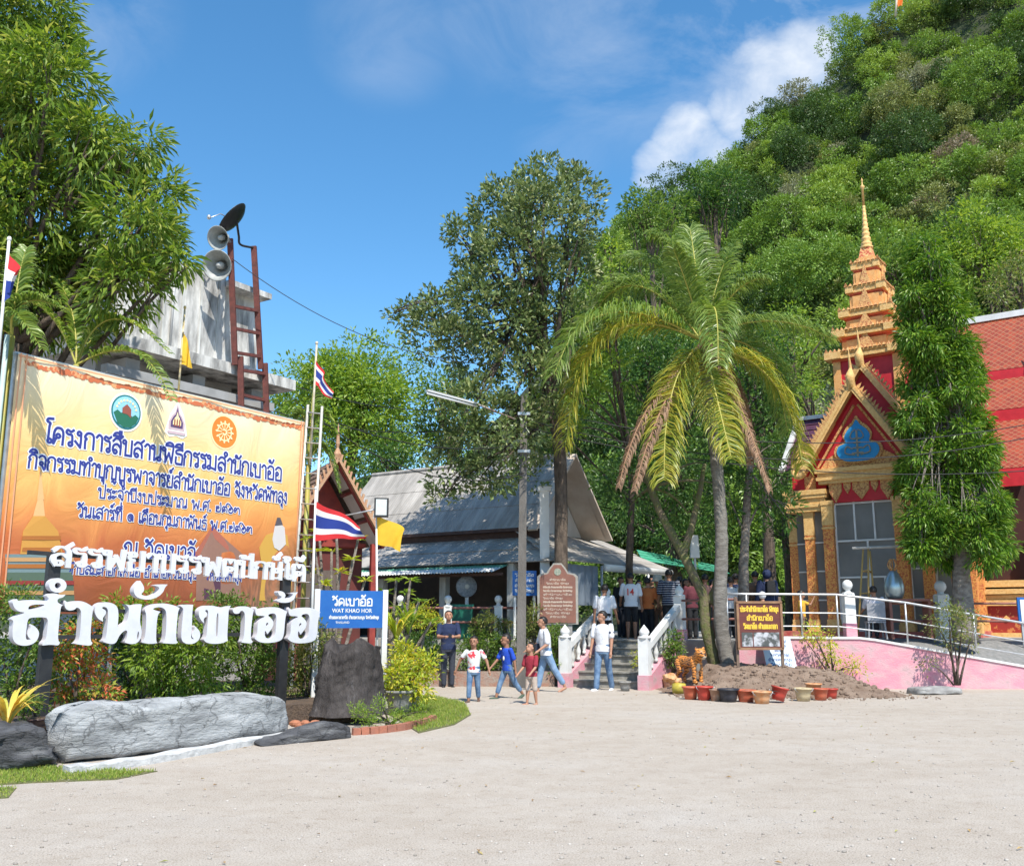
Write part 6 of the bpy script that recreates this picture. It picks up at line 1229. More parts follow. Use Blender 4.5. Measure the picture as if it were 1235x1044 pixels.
# ornamental leaves at lower left
def strap(label, c, n, L, leaf, spread=1., group=None, wd=.05, z=0.):
    t = thing('strap_leaf_plant', label, 'plant', c, 0, group); b = MB()
    for k in range(n):
        a = rt.uniform(0, 6.28); l = L * rt.uniform(.6, 1.1); d_ = np.array([math.cos(a), math.sin(a), 0]) * spread
        P = bez(np.asarray(c), np.asarray(c) + d_ * l * .25 + [0, 0, l * .7], np.asarray(c) + d_ * l * .75 + [0, 0, l * .55 * rt.uniform(.5, 1.3)], 8); sd_ = np.cross(d_, (0, 0, 1)) ; w_ = np.interp(np.linspace(0, 1, 8), [0, .4, 1], [.5, 1, .06])[:, None] * wd / 2 * norm(sd_)
        b.add(np.concatenate([P + w_, P - w_]), [[i, 8 + i, 9 + i, i + 1] for i in range(7)])
    b.build('leaf_blades', leaf, t); return t
strap('yellow striped strap leaved plant at the lower left corner', W(8, 880, 11.3), 46, .75, G_STRAP, 1.0, wd=.045)
strap('green strap leaved plant against the wall by the blue name board', W(478, 775, 18.6), 30, .9, G_YEL, .8, wd=.06)
strap('pandanus clump with long narrow leaves behind the croton', W(492, 765, 19.2), 30, 1.0, G_BRIGHT, .9, wd=.055)
# frangipani trees
def plumeria(label, base, tips, leaf, L=.2, per=13):
    t = thing('frangipani', label, 'tree', base); b = MB(); bl = MB()
    for tp in tips:
        P = bez(base, (np.asarray(base) * .5 + np.asarray(tp) * .5) + rt.normal(0, .12, 3), tp, 7); b.tube(P, np.linspace(.045, .025, 7), 7)
        n = per; a = rt.uniform(0, 6.28, n); A = np.stack([np.cos(a), np.sin(a), rt.uniform(-.15, .75, n)], 1); V, F = leaf_tris(np.tile(tp, (n, 1)) + A * .02, A, np.tile([0, 0, 1.], (n, 1)) + rt.normal(0, .2, (n, 3)), L * rt.uniform(.6, 1.15, n), np.full(n, L * .3)); bl.add(V, F)
    b.build('trunk', BARKP, t, True); bl.build('crown', leaf, t); return t
q = 19.0; plumeria('young frangipani with pale leaf rosettes between flag and hall', np.array([*W(400, 760, q)[:2], 0]), [W(x, y, q + rt.uniform(-.5, .5)) for x, y in ((385, 640), (400, 665), (375, 690), (410, 690), (390, 705), (425, 675), (432, 650), (380, 665), (405, 630), (440, 700), (395, 730), (372, 650))], [G_YEL], .22)
q = 19.5; plumeria('second frangipani with broad rosettes left of the croton pot', np.array([*W(468, 790, q)[:2], 0]), [W(x, y, q + rt.uniform(-.4, .4)) for x, y in ((478, 700), (465, 715), (490, 715), (482, 735), (500, 745), (470, 745), (495, 700), (512, 765), (505, 725), (480, 765), (520, 750))], [G_BRIGHT], .22)
# potted croton, lawn and brick edge
def pot(label, c, r, h, m, name='plant_pot', group=None, soil=True, handle=False, fill=None, tilt=0., cat='pot'):
    t = thing(name, label, cat, c, 0, group); b = MB(); b.lathe([(r * .72, 0), (r * .8, h * .4), (r * .95, h * .88), (r * 1.06, h * .88), (r * 1.06, h), (r * .92, h), (r * .88, h * .82), (0, h * .8)], c, 16)
    if tilt: 
        V = np.concatenate(b.V) - c; V = V @ np.array(Matrix.Rotation(tilt, 3, 'Y')).T; V[:, 2] += abs(math.sin(tilt)) * r; b.V = [V + c]
    b.build('pot', m, t, True)
    if handle: b = MB(); a = np.linspace(0, np.pi, 11); b.tube(np.stack([c[0] + np.cos(a) * r * 1.04, np.full(11, c[1] - r * .5), c[2] + h - np.sin(a) * r * .6], 1), .006, 5); b.build('handle', METAL, t, True)
    if soil: b = MB(); b.lathe([(r * .9, 0), (r * .4, .03), (0, .04)], (c[0], c[1], c[2] + h * .82), 12); b.build('soil', fill or SOIL, t, True)
    return t
c = G(480, 862); c = W(482, 852, 16.6); c[2] = .05; GREYPOT = mat('grey_cement_pot', (.30, .29, .27), (.2, .2, .19), .9, 6., bump=.4)
pot('grey cement pot holding the yellow croton beside the stump', c, .26, .34, GREYPOT)
shp('croton_bush', 'round croton bush with yellow and orange leaves in a cement pot', 'shrub', [(490, 800, 20), (505, 815, 20), (480, 820, 18), (500, 835, 18), (515, 800, 14), (488, 785, 12), (475, 838, 12)], 16.7, [G_YEL, G_MID, G_YEL], .38, .09, wr=.4)
pot('tall grey cement pot half hidden behind the croton', W(494, 846, 17.4) * [1, 1, 0] + [0, 0, .02], .2, .4, GREYPOT)
LAWN = mat('lawn_soil', (.12, .14, .04), (.18, .16, .08), 1., 9., bump=.6)
def edge_poly(pts): return [tuple(G(x, y)[:2]) for x, y in pts]
def lawn(nm, pts, n, h, L=.05, leaf=G_GRASS, z=.01):
    P = np.array(edge_poly(pts)); b = MB(); b.prism([tuple(p) for p in P[::-1]] if np.cross(P[1] - P[0], P[2] - P[1]) < 0 else [tuple(p) for p in P], (0, 0, -.05), (1, 0, 0), (0, 1, 0), (0, 0, .05 + h))
    o = b.build(nm + '_soil', LAWN); tag(o, kind='structure'); mn, mx_ = P.min(0), P.max(0); pts_ = []
    from mathutils.geometry import intersect_point_tri_2d
    while len(pts_) < n:
        q = mn + (mx_ - mn) * rt.random((n * 2, 2))
        ins = np.zeros(len(q), bool); j = len(P) - 1
        for i in range(len(P)):
            cond = ((P[i, 1] > q[:, 1]) != (P[j, 1] > q[:, 1])) & (q[:, 0] < (P[j, 0] - P[i, 0]) * (q[:, 1] - P[i, 1]) / (P[j, 1] - P[i, 1] + 1e-12) + P[i, 0]); ins ^= cond; j = i
        pts_ += list(q[ins])
    q = np.array(pts_[:n]); A = rt.normal(0, .45, (n, 3)); A[:, 2] = 1; V, F = leaf_tris(np.column_stack([q, np.full(n, h)]), A, rt.normal(size=(n, 3)), L * rt.uniform(.5, 1.4, n), np.full(n, .008)); b = MB(); b.add(V, F); tag(b.build(nm, leaf), kind='stuff')
lawn('grass', [(515, 838), (560, 848), (568, 862), (548, 874), (505, 884), (470, 862)], 7000, .012, .05)
lawn('grass', [(-60, 930), (60, 925), (150, 930), (190, 930), (140, 940), (40, 944), (-60, 950)], 4200, .008, .04)
lawn('grass', [(-40, 948), (20, 950), (10, 962), (-40, 966)], 500, .006, .03)
lb = [(x, y, r) for x, y, r in ((440, 865, 14), (460, 855, 13), (480, 866, 12), (500, 862, 11), (450, 872, 10), (430, 858, 10), (515, 858, 9), (470, 874, 9))]
shp('ground_cover', 'low feathery green ground cover in the brick edged corner bed', 'plant', lb, 14.6, G_YEL if False else G_BRIGHT, .05, .04, 16, 90, .06, .3, -.3)
t = thing('brick_edging', 'curved row of old red bricks edging the corner bed', 'kerb', G(470, 884)); e = [G(x, y) for x, y in ((425, 886), (445, 885), (465, 883), (487, 880), (507, 875), (524, 869))]
for i in range(len(e) - 1):
    for f in (0., .5):
        a, c = e[i] + (e[i + 1] - e[i]) * f, e[i] + (e[i + 1] - e[i]) * (f + .46); b = MB(); b.bar(a + [0, 0, .04], c + [0, 0, .04 + rt.uniform(-.005, .01)], .09, .1); b.build('brick', mat('red_brick', (.40, .15, .09), (.3, .13, .09), .9, 9., bump=.3) if 'red_brick' not in bpy.data.materials else bpy.data.materials['red_brick'], t)
# bed soil of the sign garden
b = MB(); P = [G(x, y)[:2] for x, y in ((-120, 905), (72, 905), (360, 872), (425, 872))]; P += [np.array([-2.3, 16.5]), np.array([-3.5, 21]), np.array([-15, 21]), np.array([-12, 12])]
b.prism([tuple(p) for p in P], (0, 0, -.05), (1, 0, 0), (0, 1, 0), (0, 0, .33)); tag(b.build('garden_bed', SOIL), kind='structure')
# ------------------------------------------------------------------ rock bench, boulders, stump
def rock(name, label, cat, A, Bq, depth, h, mt, rough=.06, nx=60, lip=.0, taper=.12, seed=1, hscale=None, top=.03):
    """elongated block from A to B (front bottom edge), noisy layered surface"""
    from mathutils import noise
    A = np.asarray(A); Bq = np.asarray(Bq); ex = norm((Bq - A) * [1, 1, 0]); ey = np.array([-ex[1], ex[0], 0]); Lg = np.linalg.norm(Bq - A); t = thing(name, label, cat, A); b = MB(); m_ = 44
    sec = []
    for k in range(m_):
        a = 2 * np.pi * k / m_; cx_, cz_ = math.cos(a), math.sin(a); s_ = 1 / (abs(cx_) ** 9 + abs(cz_) ** 9) ** (1 / 9); sec.append((cx_ * s_, cz_ * s_))
    V = []
    us = np.linspace(0, 1, nx)
    for u in us:
        e_ = 1 - abs(2 * u - 1) ** 9 * .3
        for (cx_, cz_) in sec:
            hh = h * (1 if hscale is None else np.interp(u, *hscale)); y = depth / 2 + cx_ * depth / 2 * e_; z = hh / 2 + cz_ * hh / 2 * (e_ if cz_ > 0 else 1)
            p = np.array([u * Lg, y - taper * z * (-1 if cx_ < 0 else .5) * (.5 if cx_ < 0 else 1), z])
            nv = noise.noise_vector(Vector((p[0] * 1.5 + seed, p[1] * 2, p[2] * 5))); nv2 = noise.noise_vector(Vector((p[0] * 4 + seed, p[1] * 6, p[2] * 14))); nv3 = noise.noise_vector(Vector((p[0] * 11 + seed, p[1] * 12, p[2] * 30)))
            p = p + np.array(nv) * rough * 1.6 + np.array(nv2) * rough * .7 + np.array(nv3) * rough * .3
            V.append(A + ex * p[0] + ey * p[1] + [0, 0, p[2]])
    i = np.arange(nx - 1)[:, None] * m_; j = np.arange(m_)[None]; j2 = (j + 1) % m_
    b.add(V, np.stack([i + j, i + m_ + j, i + m_ + j2, i + j2], -1).reshape(-1, 4)); n = len(V)
    b.L.append(np.concatenate([np.arange(m_), np.arange(n - m_, n)[::-1]])); b.Z.append(np.array([m_, m_])); b.M.append(np.array([0, 0]))
    return tag(t), b, t
def stone(n_, c1, c2, c3):
    m = mat(n_, c1, c2, .85, 2.4, bump=.9, bscale=12, c3=c3, stretch=(.5, 1, 3.2), lo=.32, hi=.56, detail=9.); t = m.node_tree; pb = t.nodes['Principled BSDF']; src = pb.inputs['Base Color'].links[0].from_socket
    c = N(t, 'ShaderNodeTexCoord'); nz = N(t, 'ShaderNodeTexNoise', inp={'Scale': 3., 'Detail': 5.}); K(t, c.outputs['Object'], nz.inputs['Vector']); ad = N(t, 'ShaderNodeMix', data_type='RGBA', blend_type='LINEAR_LIGHT'); ad.inputs[0].default_value = .35; K(t, c.outputs['Object'], ad.inputs[6]); K(t, nz.outputs['Color'], ad.inputs[7])
    mp = N(t, 'ShaderNodeMapping'); mp.inputs['Scale'].default_value = (.7, .7, 2.2); K(t, ad.outputs[2], mp.inputs[0]); v = N(t, 'ShaderNodeTexVoronoi', feature='DISTANCE_TO_EDGE', inp={'Scale': 1.9}); K(t, mp.outputs[0], v.inputs['Vector'])
    r = N(t, 'ShaderNodeValToRGB'); e = r.color_ramp.elements; e[0].position = 0.; e[0].color = (.3, .3, .3, 1); e[1].position = .035; e[1].color = (1, 1, 1, 1); K(t, v.outputs['Distance'], r.inputs[0]); mx = N(t, 'ShaderNodeMix', data_type='RGBA', blend_type='MULTIPLY'); mx.inputs[0].default_value = .75; K(t, src, mx.inputs[6]); K(t, r.outputs[0], mx.inputs[7]); K(t, mx.outputs[2], pb.inputs['Base Color']); return m
GREYST = stone('grey_cast_stone', (.19, .195, .197), (.38, .39, .39), (.48, .485, .48)); DKST = stone('dark_cast_stone', (.035, .035, .037), (.09, .09, .095), (.17, .17, .17))
_, b, t = rock('stone_bench', 'long grey cast stone bench shaped like a log in front of the letters', 'bench', G(92, 922), G(356, 886), .75, .60, GREYST, .03, 110, seed=3, hscale=([0, .1, .3, .6, 1], [1.0, 1.03, .97, 1.0, .9]), taper=.2); b.build('bench_block', GREYST, t, True)
_, b, t = rock('boulder', 'dark grey layered boulder at the lower left corner', 'rock', G(-60, 938), G(72, 926), .9, .42, DKST, .07, 50, seed=9, hscale=([0, .5, .85, 1], [1, 1.05, .9, .5])); b.build('boulder_mass', DKST, t, True)
_, b, t = rock('kerb_rock', 'low dark rock kerb between the bench and the tree stump', 'rock', G(318, 900), G(424, 890), .34, .19, DKST, .035, 50, seed=14, hscale=([0, .3, .7, 1], [.35, .8, 1.1, .9])); b.build('rock_mass', DKST, t, True)
t = thing('white_kerb', 'whitewashed low kerb running along the foot of the stone bench', 'kerb', G(150, 930)); WKB = mat('whitewash_kerb', (.66, .65, .63), (.4, .4, .39), .9, 5., bump=.5, bscale=25); b = MB(); e = [G(x, y) for x, y in ((84, 934), (130, 929), (190, 920), (260, 907), (330, 894), (400, 883))]; eP = smoothpts(e, 6)
for i in range(len(eP) - 1):
    a, c = eP[i], eP[i + 1]; dv = norm(c - a); nv = np.array([-dv[1], dv[0], 0]); wv = .12
    if i == 0: pa = [a, a + nv * .22, a + nv * .2 + [0, 0, .075], a + [0, 0, .07]]
    pc = [c, c + nv * .22, c + nv * .2 + [0, 0, .075 + .01 * math.sin(i)], c + [0, 0, .07 + .01 * math.cos(i * 1.7)]]
    b.add(pa + pc, [[0, 4, 7, 3], [3, 7, 6, 2], [2, 6, 5, 1]] + ([[0, 3, 2, 1]] if i == 0 else []) + ([[4, 5, 6, 7]] if i == len(eP) - 2 else [])); pa = pc
b.build('kerb_face', WKB, t)
from mathutils import noise as mnoise
c = np.array([*W(421, 870, 15.4)[:2], .12]); t = thing('tree_stump', 'huge dark cast concrete tree stump with hollow jagged top below the name board', 'stump', c); b = MB(); n = 60; m_ = 46; V = []
for j in range(n):
    z = j / (n - 1)
    for k in range(m_):
        a = 2 * np.pi * k / m_; r = .44 + .12 * math.exp(-z * 7) - .05 * z + .05 * abs(math.sin(a * 4.5 + z * 1.2)) + .04 * abs(math.sin(a * 9 - z * 2))
        q = Vector((math.cos(a) * 1.2, math.sin(a) * 1.2, z * 1.0)); r += .10 * mnoise.noise(q * 1.4) + .05 * mnoise.noise(q * 4) + .03 * mnoise.noise(q * 11)
        top = 1.0 + .09 * math.sin(a * 2 + 3.6) + .06 * math.sin(a * 5 + 1) + .05 * mnoise.noise(Vector((math.cos(a) * 4, math.sin(a) * 4, 0)))
        V.append(c + [math.cos(a) * r, math.sin(a) * r, z * top])
b.add(V, np.stack([(np.arange(n - 1)[:, None] * m_ + np.arange(m_)[None]), (np.arange(n - 1)[:, None] * m_ + (np.arange(m_)[None] + 1) % m_), ((np.arange(n - 1)[:, None] + 1) * m_ + (np.arange(m_)[None] + 1) % m_), ((np.arange(n - 1)[:, None] + 1) * m_ + np.arange(m_)[None])], -1).reshape(-1, 4))
inner = [c + (np.asarray(V[(n - 1) * m_ + k]) - c) * [.84, .84, .96] for k in range(m_)]; low = [c + (np.asarray(V[(n - 1) * m_ + k]) - c) * [.6, .6, .72] for k in range(m_)]
k0 = b.n - m_; b.V.append(np.array(inner + low)); b.n += 2 * m_; F = []
for k in range(m_): k2 = (k + 1) % m_; F += [[k0 + k, k0 + k2, k0 + m_ + k2, k0 + m_ + k], [k0 + m_ + k, k0 + m_ + k2, k0 + 2 * m_ + k2, k0 + 2 * m_ + k]]
b.L.append(np.array(F).ravel()); b.Z.append(np.full(len(F), 4)); b.M.append(np.zeros(len(F), int)); b.L.append(np.arange(k0 + 2 * m_, k0 + 3 * m_)); b.Z.append(np.array([m_])); b.M.append(np.array([0]))
b.build('stump_shell', mat('stump_cement', (.032, .026, .024), (.085, .073, .068), .9, 4., bump=1., bscale=14, c3=(.24, .23, .23), stretch=(1.5, 1.5, .45), detail=8.), t, True)
t = thing('terracotta_heap', 'small heap of broken terracotta stones between bench and stump', 'rubble', G(366, 880)); TERRA = mat('terracotta', (.42, .17, .09), (.3, .12, .07), .9, 9.)
for k in range(5):
    b = MB(); p = W(356 + 6 * k, 872 + 3 * (k % 2), 14.0); b.ell((p[0], p[1], max(p[2], .05)), (.09, .07, .05), 7, 5, mat=Matrix.Rotation(k, 3, 'Z')); b.build('stone', TERRA, t)
pot('low dark bonsai tray pot at the foot of the left steel post', W(44, 878, 11.9), .2, .12, mat('dark_glazed_pot', (.05, .03, .03), (.08, .05, .05), .3, 5.), 'bonsai_pot')
shp('bonsai', 'small pink flowering bonsai in a dark tray pot', 'plant', [(36, 852, 10), (48, 850, 10), (42, 846, 8), (30, 858, 7)], 11.9, [G_MID, leafmat('pink_flower', [(0, (.5, .2, .25)), (1, (.65, .4, .42))], .3)], W(44, 868, 11.9)[2], .04, 12, 90, .05)
# shrubs along the terrace foot
for i, (lab, lst, Y, leaf) in enumerate((
    ('feathery grey green shrub in front of the power pole foot', [(640, 750, 11), (646, 765, 12), (637, 785, 12), (645, 795, 12), (645, 735, 7), (633, 765, 9)], 23.9, G_OLIVE),
    ('dark green shrub under the right side of the brown plaque', [(672, 765, 12), (680, 778, 11), (666, 785, 12), (674, 800, 10), (664, 768, 9)], 23.6, G_MID),
    ('leafy hedge behind the man in navy', [(515, 785, 16), (500, 775, 14), (530, 795, 14), (520, 805, 12), (505, 800, 12)], 24.4, G_DARK),
    ('green hedge behind the striding boys', [(560, 785, 16), (580, 775, 16), (595, 790, 16), (570, 800, 14), (605, 775, 14), (590, 805, 12), (615, 795, 14), (572, 776, 9)], 24.5, [G_MID, G_DARK]),
    ('pinkish leaved plant on the terrace edge behind the rails', [(585, 748, 9), (572, 755, 8), (596, 752, 8), (610, 756, 7)], 24.8, [G_OLIVE, G_RED]),
    ('green climbing shrub on the right balustrade of the stairs', [(812, 768, 8), (808, 780, 9), (814, 790, 9), (808, 800, 8), (816, 777, 7)], 23.2, [G_MID, G_DARK]),
    ('yellow green shrub behind the left terrace post', [(492, 740, 12), (505, 748, 12), (515, 738, 10), (480, 750, 10), (525, 752, 8)], 24.9, G_YEL))):
    shp('shrub', lab, 'shrub', lst, Y, leaf, .3 if 'terrace' not in lab else TZ, .075, dens=70, cl=.12)
# bougainvillea on the pink wall
shp('bougainvillea', 'straggly yellow green bougainvillea on the soil before the pink wall', 'shrub', [(985, 770, 10), (1000, 785, 10), (995, 800, 9), (1015, 808, 9), (978, 760, 8), (1008, 795, 7), (1028, 802, 8), (1038, 806, 6), (970, 770, 6), (1000, 770, 7)], 22.2, [G_YEL, G_OLIVE], .3, .075, 10, 50, .16)
shp('bougainvillea', 'taller bare stemmed bougainvillea growing from a stone ring at the pink wall', 'shrub', [(1145, 745, 15), (1160, 755, 15), (1135, 760, 13), (1170, 770, 11), (1150, 775, 11), (1150, 735, 9), (1125, 750, 9), (1178, 750, 8), (1122, 800, 8), (1160, 740, 10), (1140, 730, 8)], 22.0, [G_OLIVE, G_YEL], .12, .075, 9, 46, .17)
_, b, t = rock('stone_ring', 'broken concrete planter ring at the foot of the pink wall', 'planter', np.array([*G(1108, 838)[:2], 0]), np.array([*G(1165, 837)[:2], 0]), .5, .14, CONC, .03, 30, seed=22); b.build('ring', CONC, t, True)
# ------------------------------------------------------------------ soil heap
def moundf(u, v):
    x = 3.0 + 5.6 * u; y = 19.95 + 2.75 * v; cu = math.exp(-((x - 5.9) / 1.5) ** 2) * .42 + math.exp(-((x - 4.4) / .9) ** 2) * .24 + .12 * math.exp(-((x - 7.3) / .8) ** 2)
    e_ = min(1, 4 * u, 4 * (1 - u)); z = cu * (math.sin(min(1, v * 1.35) * math.pi / 2) ** 1.3) * e_ * 1.25; z += .07 * mnoise.noise(Vector((x * 2.2, y * 2.2, 0))) * min(1, z * 6) + .05 * mnoise.noise(Vector((x * 6, y * 6, 3))) * min(1, z * 6)
    return (x, y, z - .015)
DIRT = mat('brown_soil', (.20, .135, .095), (.30, .22, .165), 1., 3., bump=1., bscale=22, c3=(.13, .085, .06))
b = MB(); b.grid(moundf, 120, 66); tag(b.build('soil_heap', DIRT, smooth=True), kind='structure')
def mz(x, y): return max(0, moundf((x - 3) / 5.6, (y - 19.95) / 2.75)[2]) if 3 < x < 8.6 and 19.95 < y < 22.7 else 0.
b = MB()
for k in range(900):
    x, y = 5.6 + rt.normal(0, 1.5), 20.8 + rt.normal(0, .9)
    if not (3.2 < x < 8.6 and 19.3 < y < 22.5): continue
    r = .015 + .05 * rt.random() ** 4; b.ell((x, y, mz(x, y) + r * .3), (r, r * rt.uniform(.7, 1.2), r * .8), 6, 4, mat=Matrix.Rotation(rt.uniform(0, 3), 3, 'Z'))
tag(b.build('soil_clods', DIRT), kind='stuff')
ro = np.random.default_rng(5)
# ------------------------------------------------------------------ flags
def flag(label, foot, top, cloth_pts, stripes, pole_m, rad=.018, name='flag', thick=True, cat='flag', wav=(.06, 2.2, .3), group=None):
    """pole foot->top; cloth_pts = four corners: hoist top, hoist bottom, fly top, fly bottom"""
    foot = np.asarray(foot); t = thing(name, label, cat, foot, 0, group); b = MB(); b.tube([foot, top], [rad * 1.2, rad], 8); b.ell(np.asarray(top) + [0, 0, .02], (rad * 1.6, rad * 1.6, rad * 2), 8, 6); b.build('pole', pole_m, t, True)
    ht, hb, ft, fb = map(np.asarray, cloth_pts); d = norm(ft - ht); n = norm(np.cross(d, (0, 0, 1))); b = MB(); nv = 30; nu = 26; mats = [m for m, _ in stripes]; ed = np.cumsum([0] + [f for _, f in stripes])
    def fn(u, v):
        p = (ht * (1 - u) + ft * u) * (1 - v) + (hb * (1 - u) + fb * u) * v; s_ = wav[0] * u ** .6
        return p + n * s_ * (math.sin(u * 6.28 * wav[1] * .5 + v * 1.6 + wav[2]) + .35 * math.sin(u * 13 + v * 4)) + np.array([0, 0, -.35 * s_ * math.sin(u * 6.28 * wav[1] * .5 + .6 + v)])
    for k in range(len(mats)): 
        n_ = max(2, int(nv * (ed[k + 1] - ed[k]))); b.grid(lambda u, v: fn(u, ed[k] + (ed[k + 1] - ed[k]) * v), nu, n_, k)
    b.build('cloth', mats, t, True); return t
FR_ = mat('flag_red', (.62, .03, .035), None, .7); FW_ = mat('flag_white', (.72, .71, .70), None, .7); FB_ = mat('flag_blue', (.02, .045, .26), None, .7); FY_ = mat('flag_yellow', (.80, .52, .04), (.72, .42, .03), .7, 3.)
THAI = [(FR_, 1 / 6), (FW_, 1 / 6), (FB_, 1 / 3), (FW_, 1 / 6), (FR_, 1 / 6)]
BAMB = mat('bamboo_pole', (.55, .50, .40), (.42, .36, .25), .6, 9.)
q = 17.6; ft_ = W(376, 765, q); ft_[2] = .25
flag('large waving tricolour national flag in front of the red pavilion', ft_, W(381, 590, q), (W(381, 604, q), W(379, 652, q), W(438, 634, q - .35), W(441, 648, q - .35)), THAI, WHITE, .02, wav=(.10, 2.4, .3))
q = 17.2; ft_ = W(457, 790, q); ft_[2] = 0
flag('plain yellow flag on a thin white pole by the flood light', ft_, W(454, 618, q), (W(454, 620, q), W(455, 656, q), W(489, 638, q - .2), W(484, 664, q - .2)), [(FY_, 1.)], WHITE, .017, wav=(.07, 1.8, 1.))
q = 18.2
flag('small drooping tricolour flag on the tall pole above the pipe ladder', W(374, 560, q), W(382, 415, q), (W(381, 433, q), W(379, 462, q), W(401, 471, q - .2), W(396, 480, q - .2)), THAI, BAMB, .02, wav=(.09, 2.6, 2.))
q = 12.6
flag('tricolour flag hanging folded on the pole at the far left edge', W(-6, 470, q), W(11, 290, q), (W(12, 305, q), W(4, 365, q), W(24, 326, q - .1), W(14, 352, q - .1)), [(FR_, .3), (FW_, .25), (FB_, .45)], WHITE, .02, wav=(.05, 2., .6))
q = 17.8
flag('narrow yellow pennant on a pole above the billboard', W(213, 500, q), W(223, 372, q), (W(221, 398, q), W(217, 438, q), W(229, 420, q), W(231, 444, q)), [(FY_, 1.)], mat('yellow_pole', (.72, .5, .12), (.6, .55, .45), .6, 3.), .018, wav=(.05, 2.6, .2))
q = 104.; a = W(1080, 20, q); flag('tiny orange flag on the summit of the forested hill', a, W(1082, -10, q), (W(1082, -6, q), W(1081, 6, q), W(1088, -2, q), W(1087, 8, q)), [(mat('flag_orange', (.75, .2, .03), None, .7), 1.)], BAMB, .12, wav=(.3, 2., 0))
# ------------------------------------------------------------------ flood light
q = 17.1; c = W(460, 612, q); t = thing('flood_light', 'square black framed flood light on a thin arm above the yellow flag', 'lamp', c); ax = norm((.05, -1, .15))
b = MB(); b.box(c, (.25, .07, .34), R(12)); b.build('housing', BLACK, t); b = MB(); b.box(c + ax * .036, (.19, .012, .28), R(12)); b.build('lens', mat('lamp_lens', (.6, .62, .6), (.5, .52, .5), .2, 30.), t)
b = MB(); b.tube([c + [0, .05, 0], W(425, 620, 17.4), W(378, 628, 17.8)], .015, 6); b.build('arm', METAL, t, True)
# ------------------------------------------------------------------ power pole, street lamp, wires
pp0 = np.array([*W(628, 740, 23.0)[:2], 0.]); ptop = W(632, 478, 23.0)
t = thing('power_pole', 'square grey concrete power pole in front of the hall', 'pole', pp0); b = MB(); b.add([pp0 + [sx * .11, sy * .11, 0] for sx, sy in ((-1, -1), (1, -1), (1, 1), (-1, 1))] + [np.array(ptop) + [sx * .075, sy * .075, 0] for sx, sy in ((-1, -1), (1, -1), (1, 1), (-1, 1))], [[0, 1, 5, 4], [1, 2, 6, 5], [2, 3, 7, 6], [3, 0, 4, 7], [4, 5, 6, 7]]); b.build('shaft', mat('pole_concrete', (.17, .155, .14), (.11, .10, .09), .9, 3., bump=.5, bscale=30, stretch=(1, 1, .3)), t)
for py in (500, 545):
    b = MB(); c = W(632, py, 23.); b.box(c + [0, -.0, 0], (.3, .3, .07)); b.build('clamp', METAL, t)
ARM = mat('rusty_arm', (.24, .12, .09), (.35, .32, .3), .6, 6.)
la, lb_, lc = W(622, 506, 22.9), W(575, 487, 22.4), W(515, 471, 21.6); t = thing('street_lamp', 'fluorescent street lamp on a slanting arm from the power pole', 'street lamp', la)
b = MB(); b.tube([la, lb_], .025, 8); b.build('arm', ARM, t, True); b = MB(); b.bar(lb_, lc, .10, .045); b.build('lamp_housing', mat('lamp_white', (.5, .5, .49), None, .4), t); dl = np.array([0, 0, -.06]); b = MB(); b.tube([lb_ + dl, lc + dl], .028, 8); b.build('tube_lamp', mat('tube_glass', (.8, .8, .78), None, .2), t, True)
WIRE = mat('black_cable', (.02, .02, .02), None, .6)
def wire(label, a, c, sag, r=.012):
    P = np.linspace(np.asarray(a), np.asarray(c), 22); s_ = np.linspace(0, 1, 22); P[:, 2] -= sag * 4 * s_ * (1 - s_); t = thing('overhead_cable', label, 'cable', a, 0, 'overhead cables strung from the power pole'); b = MB(); b.tube(P, r, 5); b.build('cable', WIRE, t, True)
pt = lambda py: W(632, py, 22.9)
wire('cable running from pole top down left towards the pavilion', pt(488), W(330, 455, 30), .5)
wire('second cable below it running left in front of the round tree', pt(505), W(320, 492, 27), .5)
wire('lower cable sagging left towards the billboard', pt(535), W(365, 492, 19), .4)
wire('lowest cable running left past the hall roof', pt(570), W(385, 505, 19), .6)
wire('cable running right from pole top behind the palm', pt(490), W(1260, 508, 22.5), .7)
wire('second right hand cable crossing the drooping tree', pt(505), W(1260, 523, 22.6), .8)
wire('third right hand cable crossing the shrine gable base', pt(515), W(1260, 566, 22.7), .5)
wire('thin cable from the ladder top descending to the evergreen tree', twp(280, 312, -.2), W(600, 440, 23), .6, .01)
